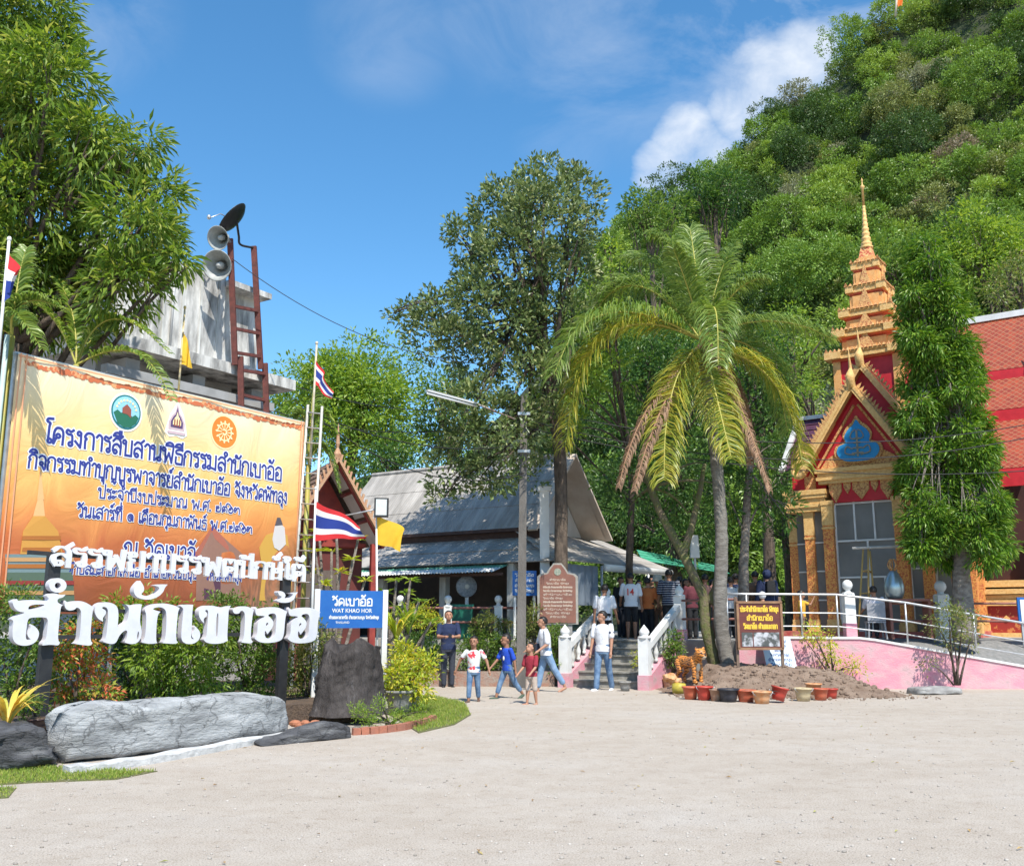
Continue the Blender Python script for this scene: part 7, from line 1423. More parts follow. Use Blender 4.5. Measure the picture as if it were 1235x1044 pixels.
# ------------------------------------------------------------------ pots along the soil heap
def sloc(px, py): 
    p = G(px, py); return np.array([p[0], p[1], max(.005, mz(p[0], p[1]) - .02)])
RP = mat('orange_red_plastic', (.50, .095, .045), (.42, .13, .07), .5, 7.); RP2 = mat('red_plastic', (.50, .05, .035), (.40, .06, .04), .45, 7.); OP = mat('faded_orange_plastic', (.56, .22, .08), (.6, .36, .2), .6, 7.); CRM = mat('cream_plastic', (.55, .45, .27), (.42, .33, .2), .6, 7.); YP = mat('yellow_plastic', (.48, .38, .05), (.3, .25, .05), .5, 7.); BKP = mat('black_plastic', (.018, .02, .03), (.05, .05, .06), .5, 7.); CLAY = mat('clay_pot', (.30, .15, .09), (.38, .26, .19), .8, 8.)
for (px, py, r, h, m_, hd, tl_, lab) in ((791, 829, .10, .16, RP, 0, 0, 'small red pot beside the stair planter'), (807, 829, .17, .20, CLAY, 0, .0, 'wide clay pot under the crumpled orange bag'), (833, 843, .16, .24, RP, 0, 0, 'orange red pot right of the yellow pot'), (850, 844, .17, .26, RP2, 1, 0, 'bright red bucket with broken rim left of the brown pot'), (864, 845, .13, .22, CLAY, 0, 0, 'brown clay pot between red bucket and black pot'), (879, 846, .2, .24, BKP, 0, 0, 'black plastic pot full of soil'), (900, 846, .19, .22, RP, 0, 0, 'red and white stained pot right of the black pot'), (919, 848, .18, .22, OP, 1, 0, 'faded orange bucket with wire handle'), (938, 847, .16, .25, RP2, 1, .25, 'tilted red bucket with wire handle'), (969, 845, .17, .24, CRM, 1, 0, 'cream bucket standing apart on the right'), (982, 840, .16, .22, OP, 0, 0, 'orange pot behind the cream bucket'), (990, 844, .15, .22, RP, 0, 0, 'orange red pot in the right hand cluster'), (1003, 842, .13, .19, RP2, 0, 0, 'smallest red pot at the right end of the row')):
    pot(lab, sloc(px, py), r, h, m_, 'plastic_pot' if 'clay' not in lab else 'clay_pot', 'pots along the soil heap', True, bool(hd), None, tl_)
c = sloc(819, 837); t = thing('yellow_bag', 'crumpled yellow plastic bag pot leaning at the left end of the row', 'bag', c, 0, 'pots along the soil heap'); b = MB(); b.lathe([(.12, 0), (.15, .1), (.14, .2), (.10, .22), (.05, .2), (0, .2)], c, 14); V = np.concatenate(b.V); V += np.array([mnoise.noise_vector(Vector(v * 9)) for v in V]) * .04; b.V = [V]; b.build('bag', YP, t, True)
c = W(810, 816, 21.2); c[2] = .22; t = thing('orange_bag', 'crumpled orange plastic sack resting on the wide clay pot', 'bag', c, 0, 'pots along the soil heap'); b = MB(); b.ell(c + [0, 0, .08], (.19, .14, .09), 30, 20, mat=Matrix.Rotation(.3, 3, 'Y')); V = np.concatenate(b.V); V += np.array([mnoise.noise_vector(Vector(v * 14)) for v in V]) * .06; b.V = [V]; b.build('sack', OP, t, True)
c = G(754, 833); pot('small pale cement pot on the paving beside the white trousered man' if False else 'small pale cement pot standing alone before the stairs', c, .13, .2, GREYPOT, 'cement_pot')
c = G(775, 828); pot('wide clay planter bowl with sparse plant at the stair foot', c, .34, .24, CLAY, 'clay_planter'); shp('plant', 'sparse pale green plant growing in the clay planter bowl', 'plant', [(772, 800, 7), (780, 795, 7), (768, 790, 6), (776, 780, 6), (784, 806, 6)], c[1], G_YEL, .2, .06, 8, 60, .1)
# ------------------------------------------------------------------ remeshed figures
PEND = []
def rem(b, name, m, parent, vox, smooth=4, world=False):
    o = b.build(name, m, parent, True, world=world); md = o.modifiers.new('r', 'REMESH'); md.mode = 'VOXEL'; md.voxel_size = vox; md.use_smooth_shade = True
    ms = o.modifiers.new('s', 'SMOOTH'); ms.iterations = smooth; ms.factor = .5; PEND.append(o); return o
def cap(b, p, q, r0, r1, n=10, sq=1.):
    p, q = np.asarray(p, float), np.asarray(q, float); d = q - p; L = np.linalg.norm(d); d = d / (L + 1e-9); a = np.linspace(0, np.pi / 2, 4); pts = []; rr = []
    for t in a[::-1][:-1] * 1.: pts.append(p - d * r0 * math.sin(t)); rr.append(max(r0 * math.cos(t), .0008))
    for f in np.linspace(0, 1, 4): pts.append(p + (q - p) * f); rr.append(r0 + (r1 - r0) * f)
    for t in a[1:]: pts.append(q + d * r1 * math.sin(t)); rr.append(max(r1 * math.cos(t), .0008))
    b.tube(pts, rr, n)
def lev(b, rows, n=16):
    """closed stack of ellipses: (x,y,z,rx,ry)"""
    a = np.linspace(0, 2 * np.pi, n, endpoint=False); V = np.concatenate([np.stack([x + rx * np.cos(a), y + ry * np.sin(a), np.full(n, z) if np.isscalar(z) else z], 1) for x, y, z, rx, ry in rows]); k = len(rows); i = np.arange(k - 1)[:, None] * n; j = np.arange(n)[None]; j2 = (j + 1) % n
    base = b.n; b.add(V, np.stack([i + j, i + j2, i + n + j2, i + n + j], -1).reshape(-1, 4)); b.L.append(np.concatenate([base + np.arange(n)[::-1], base + (k - 1) * n + np.arange(n)])); b.Z.append(np.array([n, n])); b.M.append(np.array([0, 0]))
SKIN = mat('skin', (.42, .22, .14), (.38, .19, .12), .55, 20.); SKIN2 = mat('skin_tan', (.33, .165, .10), (.29, .14, .085), .55, 20.); HAIR = mat('black_hair', (.012, .01, .009), (.025, .02, .018), .45, 60.); EYEM = mat('eye_dark', (.02, .015, .012), None, .3); LIP = mat('lip', (.33, .12, .10), None, .5)
def cloth(name, c, c2=None, **k): return mat(name, c, c2, .85, k.pop('scale', 5.), bump=.35, bscale=k.pop('bscale', 14), **k)
def person(label, pos, yaw, H, shirt, pants, legs=((0, 0), (0, 0)), arms=((0, 8, 10), (0, 8, 10)), lean=0, head=(0, 0), sleeve=.62, leg_to=1.95, shoe=None, hair='short', skin=None, kid=False, female=False, extra=None, group=None, loose=1., vox=None, tuck=False, inward=0):
    skin = skin or SKIN; t = thing('person', label, 'person', pos, yaw, group); k = H / 1.72; hd = H / (5.6 if kid else 7.0); vox = vox or .0105 * max(.8, k)
    hipz = H * (.475 if kid else .515); L1 = H * .235; L2 = hipz - L1 - .045 * k if not kid else hipz - L1 - .05 * k; shz = H - hd * 1.26; sw = H * (.108 if female else .118) * (1.0 if not kid else .98)
    ua, fa = H * .172, H * .150
    def rotl(P, piv):  # lean of trunk about hips
        a = R(lean); P = np.asarray(P, float); d = P - piv; c_, s_ = math.cos(a), math.sin(a); return np.array([P[0], piv[1] + d[1] * c_ - d[2] * s_, piv[2] + d[1] * s_ + d[2] * c_]) if False else np.array([P[0], piv[1] + d[1] * c_ - d[2] * s_, piv[2] + d[2] * c_ + d[1] * s_])
    piv = np.array([0, 0, hipz])
    J = {}
    low = 9
    for i, s_ in enumerate((-1, 1)):
        a, kn = legs[i]; hp = np.array([s_ * H * .052, 0, hipz]); kd = np.array([s_ * .01, -math.sin(R(a)), -math.cos(R(a))]); kp = hp + kd * L1; sd_ = np.array([0, -math.sin(R(a - kn)), -math.cos(R(a - kn))]); ap = kp + sd_ * L2; J[s_] = [hp, kp, ap, a - kn]; low = min(low, ap[2] - .05 * k)
    dz = -low
    for s_ in (-1, 1): J[s_][:3] = [p + [0, 0, dz] for p in J[s_][:3]]
    piv = piv + [0, 0, dz]; shz += dz; top = H + dz
    A = {}
    for i, s_ in enumerate((-1, 1)):
        f, ab, el = arms[i]; ab = ab * .6 if ab < 20 else ab; sp = rotl([s_ * sw, 0, shz - .02 * k], piv); d1 = np.array([s_ * math.sin(R(ab)), -math.sin(R(f)) * math.cos(R(ab)), -math.cos(R(f)) * math.cos(R(ab))]); ep = sp + d1 * ua; fi = R(inward if not isinstance(inward, tuple) else inward[i]); d2 = np.array([s_ * math.sin(R(ab) * .6 - fi), -math.sin(R(f + el)) * math.cos(fi), -math.cos(R(f + el))]); d2 = norm(d2); wp = ep + d2 * fa; A[s_] = [sp, ep, wp, d2]
    nk = rotl([0, .005, shz + hd * .12], piv); hc = rotl([0, -.012 * k, top - hd * .5], piv); hc = hc + np.array([0, -math.sin(R(lean)) * .0, 0])
    # ---- body
    b = MB()
    def torso(b, g=0., z0=-.05, z1=None, fem=1.):
        rows = []
        for f, rx, ry in ((z0, .098 if not female else .104, .066), (.06, .095, .064), (.2, .082 if not female else .074, .058), (.45, .092 if not female else .086, .066), (.68, .102, .068), (.86, .100, .060), (.97, .075, .048), (1.04, .038, .036)):
            z = piv[2] + (shz - piv[2]) * f; p = rotl([0, 0, z], piv); rows.append((p[0], p[1], p[2], rx * H + g, ry * H + g))
        lev(b, rows)
    torso(b)
    cap(b, nk - [0, 0, .05 * k], hc - [0, 0, hd * .2], hd * .24, hd * .22)
    hm = Matrix.Rotation(R(head[0]), 3, 'Z') @ Matrix.Rotation(R(-head[1]), 3, 'X'); HM = np.array(hm)
    def hp_(x, y, z): return hc + HM @ (np.array([x, y, z]) * hd)
    b.ell(hc + HM @ np.array([0, .03, .08]) * hd, (hd * .355, hd * .42, hd * .42), 16, 12, mat=hm); b.ell(hp_(0, -.10, -.22), (hd * .27, hd * .28, hd * .28), 14, 10, mat=hm)
    cap(b, hp_(0, -.40, .02), hp_(0, -.47, -.10), hd * .035, hd * .06)
    for s_ in (-1, 1): b.ell(hp_(s_ * .36, .03, -.02), (hd * .04, hd * .09, hd * .13), 8, 6, mat=hm)
    b.ell(hp_(0, -.36, -.28), (hd * .10, hd * .05, hd * .045), 8, 6, mat=hm)
    for i, s_ in enumerate((-1, 1)):
        sp, ep, wp, d2 = A[s_]; cap(b, sp, ep, .030 * H, .024 * H); cap(b, ep, wp, .024 * H, .0155 * H)
        hpalm = wp + d2 * .045 * H; cap(b, wp + d2 * .015 * H, hpalm, .0155 * H, .0185 * H); sidev = norm(np.cross(d2, (0, -1, .2))) 
        if np.linalg.norm(np.cross(d2, (0, -1, .2))) < .2: sidev = np.array([1., 0, 0])
        curl = norm(d2 + np.array([-s_ * .3, -.25, 0.1]))
        for q, ln in zip((-1.5, -.5, .5, 1.5), (.030, .036, .034, .027)):
            p0 = hpalm + sidev * q * .0088 * H; m1 = p0 + d2 * ln * H * .8; cap(b, p0, m1, .0058 * H, .0054 * H, 6); cap(b, m1, m1 + curl * ln * H * .6, .0054 * H, .0048 * H, 6)
        cap(b, wp + d2 * .02 * H + sidev * .010 * H, wp + d2 * .045 * H + sidev * .026 * H, .007 * H, .0058 * H, 6)
        hp, kp, ap, ang = J[s_]; cap(b, hp, kp, .05 * H, .034 * H); cap(b, kp, kp + (ap - kp) * .35, .034 * H, .034 * H); cap(b, kp + (ap - kp) * .35, ap, .033 * H, .021 * H)
        fd = np.array([s_ * .12, -math.cos(R(min(0, ang)) * .6), math.sin(R(min(0, ang)) * .9)]); fd = norm(fd); heel = ap + [0, .012 * H, -.026 * H]; toe = ap + fd * .095 * H + [0, 0, -.030 * H]; cap(b, heel, toe, .021 * H, .017 * H); J[s_].append((heel, toe))
    rem(b, 'body', skin, t, vox * .82, 3)
    # ---- clothes
    g = .011 * k * loose
    b = MB(); torso(b, g + .006 * k * loose, -.10 if not tuck else .0)
    for s_ in (-1, 1):
        sp, ep, wp, d2 = A[s_]
        if sleeve <= 1: cap(b, sp, sp + (ep - sp) * sleeve, .029 * H + g, .030 * H + g * 1.4)
        else: cap(b, sp, ep, .034 * H + g, .028 * H + g); cap(b, ep, ep + (wp - ep) * (sleeve - 1), .028 * H + g, .021 * H + g)
    so_ = rem(b, 'shirt', shirt, t, vox, 5)
    b = MB(); lev(b, [(0, 0, piv[2] + z * H, rx * H + g * .6, ry * H + g * .6) for z, rx, ry in ((-.06, .088, .066), (-.02, .1, .068), (.03, .098, .067), (.07, .092, .063))])
    for s_ in (-1, 1):
        hp, kp, ap = J[s_][:3]; e1 = min(1, leg_to); cap(b, hp, hp + (kp - hp) * e1, .052 * H + g * .8, (.052 + (.037 - .052) * e1) * H + g * .9)
        if leg_to > 1: cap(b, kp, kp + (ap - kp) * (leg_to - 1), .037 * H + g * .9, (.037 - .008 * (leg_to - 1)) * H + g * 1.0)
    rem(b, 'trousers' if leg_to > 1.3 else 'shorts', pants, t, vox, 4)
    if shoe:
        for s_ in (-1, 1):
            heel, toe = J[s_][4]; b = MB(); cap(b, heel + [0, 0, .004], toe + [0, 0, .004], .0245 * H, .022 * H); rem(b, 'shoe', shoe, t, vox * .9, 2)
    # ---- hair and face
    if hair:
        b = MB(); n, kk = 22, 14; tt = np.linspace(-np.pi / 2, np.pi / 2, kk + 1); aa = np.linspace(0, 2 * np.pi, n, endpoint=False); V = []; keep = []
        for q in tt:
            for p in aa:
                d_ = np.array([math.cos(q) * math.cos(p), math.cos(q) * math.sin(p), math.sin(q)]); V.append(hc + HM @ (np.array([0, .045, .10]) * hd + d_ * np.array([.40, .46, .455]) * hd * (1 + .03 * math.sin(p * 9 + q * 7))))
        F = []; back = -.75 if hair == 'long' else -.35
        for i in range(kk):
            for j in range(n):
                q = (tt[i] + tt[i + 1]) / 2; p = aa[j] + np.pi / n; fy = math.sin(p) * math.cos(q)
                lim = .38 if fy < -.35 else (.05 if fy < .1 else back)
                if math.sin(q) > lim: F.append([i * n + j, i * n + (j + 1) % n, (i + 1) * n + (j + 1) % n, (i + 1) * n + j])
        b.add(np.array(V), F); hm_ = HAIR if hair in ('short', 'long', 'crop') else hair
        if hair == 'long': b.ell(hp_(0, .30, -.18), (hd * .26, hd * .2, hd * .42), 12, 8, mat=hm)
        o = b.build('hair', HAIR, t, True, world=False); 
        if hair != 'crop': o.modifiers.new('t', 'SOLIDIFY').thickness = hd * .05; PEND.append(o)
    for s_ in (-1, 1):
        b = MB(); b.ell(hp_(s_ * .15, -.385, .0), (hd * .034, hd * .022, hd * .018), 8, 6, mat=hm); b.build('eye', EYEM, t, True, world=False)
        b = MB(); b.bar(hp_(s_ * .08, -.40, .085), hp_(s_ * .21, -.365, .09), hd * .018, hd * .02); b.build('eyebrow', HAIR, t, world=False)
    b = MB(); b.ell(hp_(0, -.395, -.27), (hd * .1, hd * .03, hd * .022), 8, 6, mat=hm); b.build('mouth', LIP, t, True, world=False)
    if extra: extra(dict(t=t, A=A, J=J, hc=hc, hd=hd, HM=HM, hp=hp_, piv=piv, shz=shz, H=H, k=k, rotl=rotl, shirt=so_))
    return t
NAVY = cloth('navy_shirt', (.012, .02, .06), (.018, .03, .08)); DKTR = cloth('charcoal_trousers', (.03, .035, .05), (.045, .05, .065)); JEAN = cloth('blue_denim', (.06, .12, .23), (.17, .26, .38), scale=7); JEANL = cloth('light_denim', (.14, .24, .38), (.24, .34, .48), scale=6); WT = cloth('white_cotton', (.72, .72, .74), (.66, .66, .69)); BLKC = cloth('black_cotton', (.012, .012, .014), (.02, .02, .022))
WHITESH = mat('white_shoe', (.7, .7, .7), None, .5); BLKSH = mat('black_shoe', (.015, .015, .016), None, .4); SLIP = mat('sandal_brown', (.12, .07, .05), None, .7); GRNSL = mat('green_sandal', (.06, .09, .06), None, .7)
REDGR = cloth('printed_white_tee', (.70, .70, .70), (.60, .05, .07), scale=5.5, lo=.54, hi=.57); BLUT = cloth('blue_football_shirt', (.015, .06, .42), (.02, .08, .48)); MARO = cloth('maroon_polo', (.26, .02, .035), (.32, .03, .05)); BEI = cloth('beige_shorts', (.52, .42, .35), (.45, .36, .30)); 
def phone(d):
    wl, wr_ = d['A'][-1][2], d['A'][1][2]; c = (wl + wr_) / 2 + (d['A'][-1][3] + d['A'][1][3]) * .045 * d['H']; b = MB(); b.box(c + [0, -.02, .02], (.075, .15, .01), 0, rx=R(35)); b.build('phone', BLKSH, d['t'], world=False)
g = G(540, 828); person('man in navy short sleeved shirt standing and looking at his phone', g, R(8), 1.74, NAVY, DKTR, ((2, 0), (-1, 0)), ((28, 12, 62), (28, 12, 62)), 0, (0, 22), .72, 1.95, BLKSH, 'short', SKIN, inward=32, extra=phone)
g = G(571, 846); person('boy in white tee with red print and jeans walking towards the camera', g, R(-12), 1.24, REDGR, JEAN, ((14, 4), (-10, 8)), ((-5, 38, 12), (8, 34, 12)), 0, (0, 8), .6, 1.72, SLIP, 'short', SKIN2, True)
g = G(612, 842)
def bluemark(d):
    b = MB(); m = mat('shirt_yellow_mark', (.75, .6, .15), (.7, .7, .7), .7, 9.); s = d['H']
    for (x, z, w_, h_) in ((-.055, .74, .05, .035), (.03, .60, .028, .07)): b = MB(); b.ell([x * s, -.088 * s, s * z + .0], (w_ * s * .55, .014 * s, h_ * s * .5), 10, 6); b.build('chest_print', m, d['t'], True, world=False)
person('boy in bright blue football shirt striding to the left', g, R(-58), 1.30, BLUT, JEAN, ((24, 4), (-26, 14)), ((26, 14, 18), (-18, 12, 12)), 3, (-5, 4), .8, 1.62, GRNSL, 'crop', SKIN2, True, extra=bluemark)
g = G(641, 849); person('small boy in maroon polo and beige shorts with lowered head', g, R(-42), 1.12, MARO, BEI, ((6, 0), (-6, 4)), ((12, 10, 38), (16, 12, 40)), 2, (-10, 26), .75, .98, None, 'crop', SKIN, True, loose=1.5)
def sidebag(d):
    b = MB(); c = np.array([-.15, -.09, d['piv'][2] + .10]); b.box(c, (.08, .26, .2), taper=.9); b.build('shoulder_bag', mat('navy_bag', (.015, .02, .04), None, .6), d['t'], world=False)
    b = MB(); b.bar(c + [0, 0, .1], d['rotl']([.06, 0, d['shz'] + .04], d['piv']), .012, .03); b.build('bag_strap', mat('bag_strap', (.02, .02, .03), None, .6), d['t'], world=False)
g = G(659, 834); person('woman in white blouse and light jeans striding left with a dark bag', g, R(-78), 1.62, WT, JEANL, ((14, 2), (-25, 8)), ((14, 16, 46), (-6, 14, 62)), 6, (0, 10), .85, 1.78, None, 'short', SKIN, female=True, extra=sidebag, loose=1.4)
def patch(d):
    sp, ep = d['A'][1][0], d['A'][1][1]; b = MB(); c = sp + (ep - sp) * .48; b.ell(c + [.0, -.055, 0], (.03, .02, .035), 8, 6); b.ell(c + [.052, 0, 0], (.018, .03, .035), 8, 6); b.build('sleeve_badge', NAVY, d['t'], True, world=False)
g = G(728, 832); person('young man in white tee and blue jeans strolling past the stairs', g, R(-32), 1.74, WT, JEAN, ((13, 3), (-12, 6)), ((6, 10, 10), (4, 8, 12)), 0, (-38, 4), .72, 1.96, WHITESH, 'short', SKIN, extra=patch, loose=1.2)
# on the stairs and the terrace
def stw(x, y, z): c_, s_ = math.cos(SR), math.sin(SR); return np.array([2.2 + x * c_ - y * s_, 22.9 + x * s_ + y * c_, z])
person('man in plain white tee climbing the stairs with his back turned', stw(-.55, 1.15, .70), R(158), 1.70, WT, BLKC, ((28, 40), (-6, 4)), ((10, 14, 20), (-10, 12, 10)), 6, (20, 0), .75, 1.9, BLKSH, 'short', SKIN2, loose=1.3, vox=.013)
def num14(d):
    rt_ = d['rotl']; s_ = d['H']; m = mat('print_red', (.62, .06, .04), None, .7)
    yy = (.066 * s_ + .034); at_ = lambda x, z, o: (-x, yy + o + .006, z)
    latin('14', -.085, .085, d['piv'][2] + .24, .17, at_, d['t'], m, 'number', .02)
px_ = W(762, 770, 25.6); person('youth in white shirt with red number fourteen and black shorts seen from behind', (px_[0], px_[1], TZ), R(172), 1.68, WT, BLKC, ((2, 0), (-2, 0)), ((-4, 16, 12), (18, 18, 30)), 0, (10, 0), .8, .98, None, 'short', SKIN2, loose=1.5, extra=num14, vox=.013)
STRP = bpy.data.materials.new('navy_striped_cotton'); STRP.use_nodes = True; t_ = STRP.node_tree; pb = t_.nodes['Principled BSDF']; pb.inputs['Roughness'].default_value = .85; c_ = N(t_, 'ShaderNodeTexCoord'); sp_ = N(t_, 'ShaderNodeSeparateXYZ'); K(t_, c_.outputs['Object'], sp_.inputs[0]); md_ = mth(t_, 'FRACT', mth(t_, 'MULTIPLY', sp_.outputs[2], 17.)); gt = mth(t_, 'GREATER_THAN', md_, .78); mx_ = N(t_, 'ShaderNodeMix', data_type='RGBA'); K(t_, gt, mx_.inputs[0]); mx_.inputs[6].default_value = (.012, .016, .035, 1); mx_.inputs[7].default_value = (.4, .42, .48, 1); K(t_, mx_.outputs[2], pb.inputs['Base Color'])
def tp(px, Y): q = W(px, 770, Y); return (q[0], q[1], TZ)
person('stout man in navy striped shirt and black trousers seen from behind', tp(809, 25.8), R(176), 1.78, STRP, BLKC, ((1, 0), (-1, 0)), ((8, 16, 24), (8, 16, 24)), 0, (0, 0), .8, 1.95, BLKSH, 'short', SKIN2, loose=2.2, vox=.013)
ORG = cloth('orange_cotton', (.55, .14, .04), (.6, .2, .06)); BRN = cloth('brown_cotton', (.16, .09, .06), (.2, .12, .08)); OLV = cloth('olive_cotton', (.14, .13, .08), (.2, .17, .1)); MAR2 = cloth('dark_maroon_cotton', (.10, .02, .03), (.13, .03, .04)); PNK = cloth('salmon_cotton', (.42, .18, .14), (.5, .26, .2))
person('person in orange shirt and black trousers queueing under the eaves', tp(783, 26.2), R(150), 1.58, ORG, BLKC, ((2, 0), (-2, 0)), ((10, 12, 40), (10, 12, 30)), 0, (-20, 10), .8, 1.9, BLKSH, 'short', SKIN, loose=1.3, vox=.014)
def buckethat(d):
    b = MB(); p = d['hp'](0, .03, .18); b.lathe([(.20, -.05), (.13, .02), (.115, .12), (.08, .14), (0, .145)], p, 16); b.build('bucket_hat', mat('hat_beige', (.5, .46, .38), (.42, .38, .3), .85, 9.), d['t'], True, world=False)
person('person in olive top and beige bucket hat facing the camera', tp(795, 26.6), R(-10), 1.62, OLV, BRN, ((2, 0), (-2, 0)), ((14, 10, 70), (14, 10, 60)), 0, (0, 10), .9, 1.7, SLIP, 'short', SKIN, extra=buckethat, inward=20, vox=.014)
person('man in dark clothes deep under the eaves left of the number shirt', tp(750, 27.5), R(30), 1.66, BLKC, DKTR, ((2, 0), (-2, 0)), ((4, 10, 20), (4, 10, 20)), 0, (0, 0), .8, 1.95, BLKSH, 'short', SKIN2, vox=.014)
person('woman in dark maroon top partly hidden by the leaning trunk', tp(836, 25.6), R(200), 1.6, MAR2, BLKC, ((2, 0), (-2, 0)), ((10, 10, 30), (10, 10, 30)), 0, (0, 0), .9, 1.9, BLKSH, 'long', SKIN, female=True, vox=.014)
person('person in salmon top standing between the leaning trunk and the palm', tp(853, 26.0), R(190), 1.66, PNK, DKTR, ((2, 0), (-2, 0)), ((6, 10, 20), (6, 10, 20)), 0, (0, 0), .9, 1.9, BLKSH, 'short', SKIN2, vox=.014)
person('person in white shirt carrying a load right of the palm trunk', tp(884, 25.6), R(165), 1.58, WT, DKTR, ((2, 0), (-2, 0)), ((30, 14, 60), (20, 14, 50)), 0, (0, 10), .8, 1.9, BLKSH, 'short', SKIN, vox=.014)
person('man in brown shirt behind the wooden board', tp(914, 26.4), R(185), 1.76, BRN, DKTR, ((2, 0), (-2, 0)), ((6, 12, 20), (6, 12, 20)), 0, (0, 0), .9, 1.95, BLKSH, 'short', SKIN, loose=1.6, vox=.014)
def hood(d):
    b = MB(); b.ell(d['hp'](0, .08, .06), (d['hd'] * .47, d['hd'] * .5, d['hd'] * .54), 16, 12); rem(b, 'hood', NAVY, d['t'], .014, 3)
    b = MB(); b.box([0, .17, d['shz'] - .16], (.26, .15, .38), taper=.85); rem(b, 'backpack', BLKC, d['t'], .014, 5)
person('person in dark hooded jacket with black backpack behind the white child', tp(929, 26.0), R(190), 1.78, NAVY, DKTR, ((2, 0), (-2, 0)), ((6, 14, 20), (6, 14, 20)), 2, (0, 0), 1.95, 1.95, BLKSH, None, SKIN, loose=1.8, extra=hood, vox=.014)
def cap_(d): b = MB(); b.ell(d['hp'](0, .03, .12), (d['hd'] * .45, d['hd'] * .5, d['hd'] * .46), 16, 12); rem(b, 'white_cap', WT, d['t'], .012, 2)
person('small child in white top and white cap beside the wooden board', tp(922, 25.0), R(180), 1.18, WT, WT, ((2, 0), (-2, 0)), ((6, 14, 20), (6, 14, 20)), 0, (0, 0), .8, 1.7, BLKSH, None, SKIN, True, extra=cap_, vox=.014)
for lab, px, Y, yaw, h_, sh_, pa_, fem in (('woman in white blouse at the back of the queue under the gutter', 772, 27.4, 10, 1.56, WT, DKTR, True), ('man in grey green shirt at the rear of the crowd behind the orange shirt', 788, 28.0, -20, 1.7, OLV, DKTR, False), ('person in maroon shirt behind the striped man', 822, 27.0, 160, 1.64, MAR2, BLKC, False), ('person in bright orange red top just right of the newel finial', 829, 26.4, 30, 1.56, ORG, BRN, True), ('man in dark blue shirt between the palm trunk and the slim tree', 890, 27.2, 175, 1.74, NAVY, BLKC, False), ('woman in salmon blouse left of the palm trunk at the back', 862, 27.3, 40, 1.58, PNK, BRN, True)):
    person(lab, tp(px, Y), R(yaw), h_, sh_, pa_, ((2, 0), (-2, 0)), ((8, 12, 40), (4, 12, 20)), 0, (15, 8), .85, 1.9, BLKSH, 'long' if fem else 'short', SKIN2 if px % 2 else SKIN, female=fem, loose=1.4, vox=.015)
YEL = cloth('yellow_cotton', (.72, .40, .05), (.66, .34, .04))
person('child in yellow top with raised arm near the shrine steps', tp(969, 25.6), R(60), 1.24, YEL, BRN, ((2, 0), (-4, 4)), ((6, 12, 10), (65, 30, 90)), 0, (20, 0), .6, .9, None, 'short', SKIN2, True, vox=.013)
# seated man on a chair
sp0 = tp(1057, 25.3); PLB = mat('grey_plastic_chair', (.3, .3, .32), (.24, .24, .26), .5, 5.)
def seat(d): pass
ch = thing('plastic_chair', 'grey plastic chair carrying the seated man in front of the shrine', 'chair', sp0, R(170)); 
b = MB(); b.box((0, 0, .43), (.44, .44, .04)); b.build('seat', PLB, ch, world=False); b = MB(); b.box((0, .22, .68), (.44, .03, .44)); b.build('backrest', PLB, ch, world=False)
for sx in (-1, 1):
    for sy in (-1, 1): b = MB(); b.bar((sx * .19, sy * .19, .41), (sx * .22, sy * .22, 0), .035); b.build('leg', PLB, ch, world=False)
def settle(d): d['t'].location.z = TZ + .5 - d['piv'][2] + .02
person('man in pale shirt seated on a plastic chair in front of the shrine door', sp0, R(170), 1.68, cloth('pale_lilac_shirt', (.55, .53, .58), (.48, .47, .52)), DKTR, ((86, 88), (84, 86)), ((30, 12, 40), (30, 12, 40)), -2, (0, 10), .8, 1.9, BLKSH, 'short', SKIN2, extra=settle, vox=.014)
# orange-robed figure inside shrine door is not repeated: a simple bamboo frame, urn and bench stand before the door
t = thing('bamboo_tripod', 'tapering golden bamboo frame standing before the shrine door', 'frame', tp(1045, 26.1)); q = 26.1; BM = mat('golden_bamboo', (.55, .36, .12), (.45, .28, .08), .5, 8.)
tops = [W(1041, 662, q), W(1047, 660, q), W(1049, 664, q + .3)]; feet = [W(1034, 762, q), W(1048, 764, q - .1), W(1058, 760, q + .5)]
for a_, c_ in zip(tops, feet): b = MB(); c_[2] = TZ; b.tube([a_, c_], .025, 8); b.build('leg', BM, t, True)
for f in (.25, .5, .75):
    P = [a_ + (c_ - a_) * f for a_, c_ in zip(tops, feet)]; b = MB(); b.tube([P[0], P[1]], .014, 6); b.tube([P[1], P[2]], .014, 6); b.tube([P[2], P[0]], .014, 6); b.build('cross_tie', BM, t, True)
b = MB(); b.tube([W(1028, 661, q - .1), W(1125, 657, q - .3)], .035, 8); b.build('beam', mat('grey_beam', (.5, .48, .45), (.4, .38, .34), .6, 6.), t, True)
q = 25.4; c = tp(1083, q); zt_a, zb_a = W(1083, 688, q)[2], W(1083, 722, q)[2]; t = thing('metal_urn', 'silver egg shaped urn with twisted crown on a low bench', 'urn', (c[0], c[1], zb_a)); h_ = zt_a - zb_a
b = MB(); b.lathe([(.14, 0), (.2, .04), (.245, h_ * .25), (.25, h_ * .45), (.21, h_ * .7), (.13, h_ * .9), (.07, h_), (0, h_ * 1.02)], (c[0], c[1], zb_a), 22); b.build('urn_body', mat('brushed_silver', (.42, .50, .52), (.34, .4, .42), .3, 5., metal=.7), t, True)
b = MB()
for k in range(5): a = k * 1.256; b.tube(smoothpts([(c[0] + .05 * math.cos(a), c[1] + .05 * math.sin(a), zt_a), (c[0] + .12 * math.cos(a), c[1] + .12 * math.sin(a), zt_a + .14), (c[0] + .06 * math.cos(a), c[1] + .06 * math.sin(a), zt_a + .3)], 5), .018, 6)
b.build('crown_ornament', GOLDC, t, True)
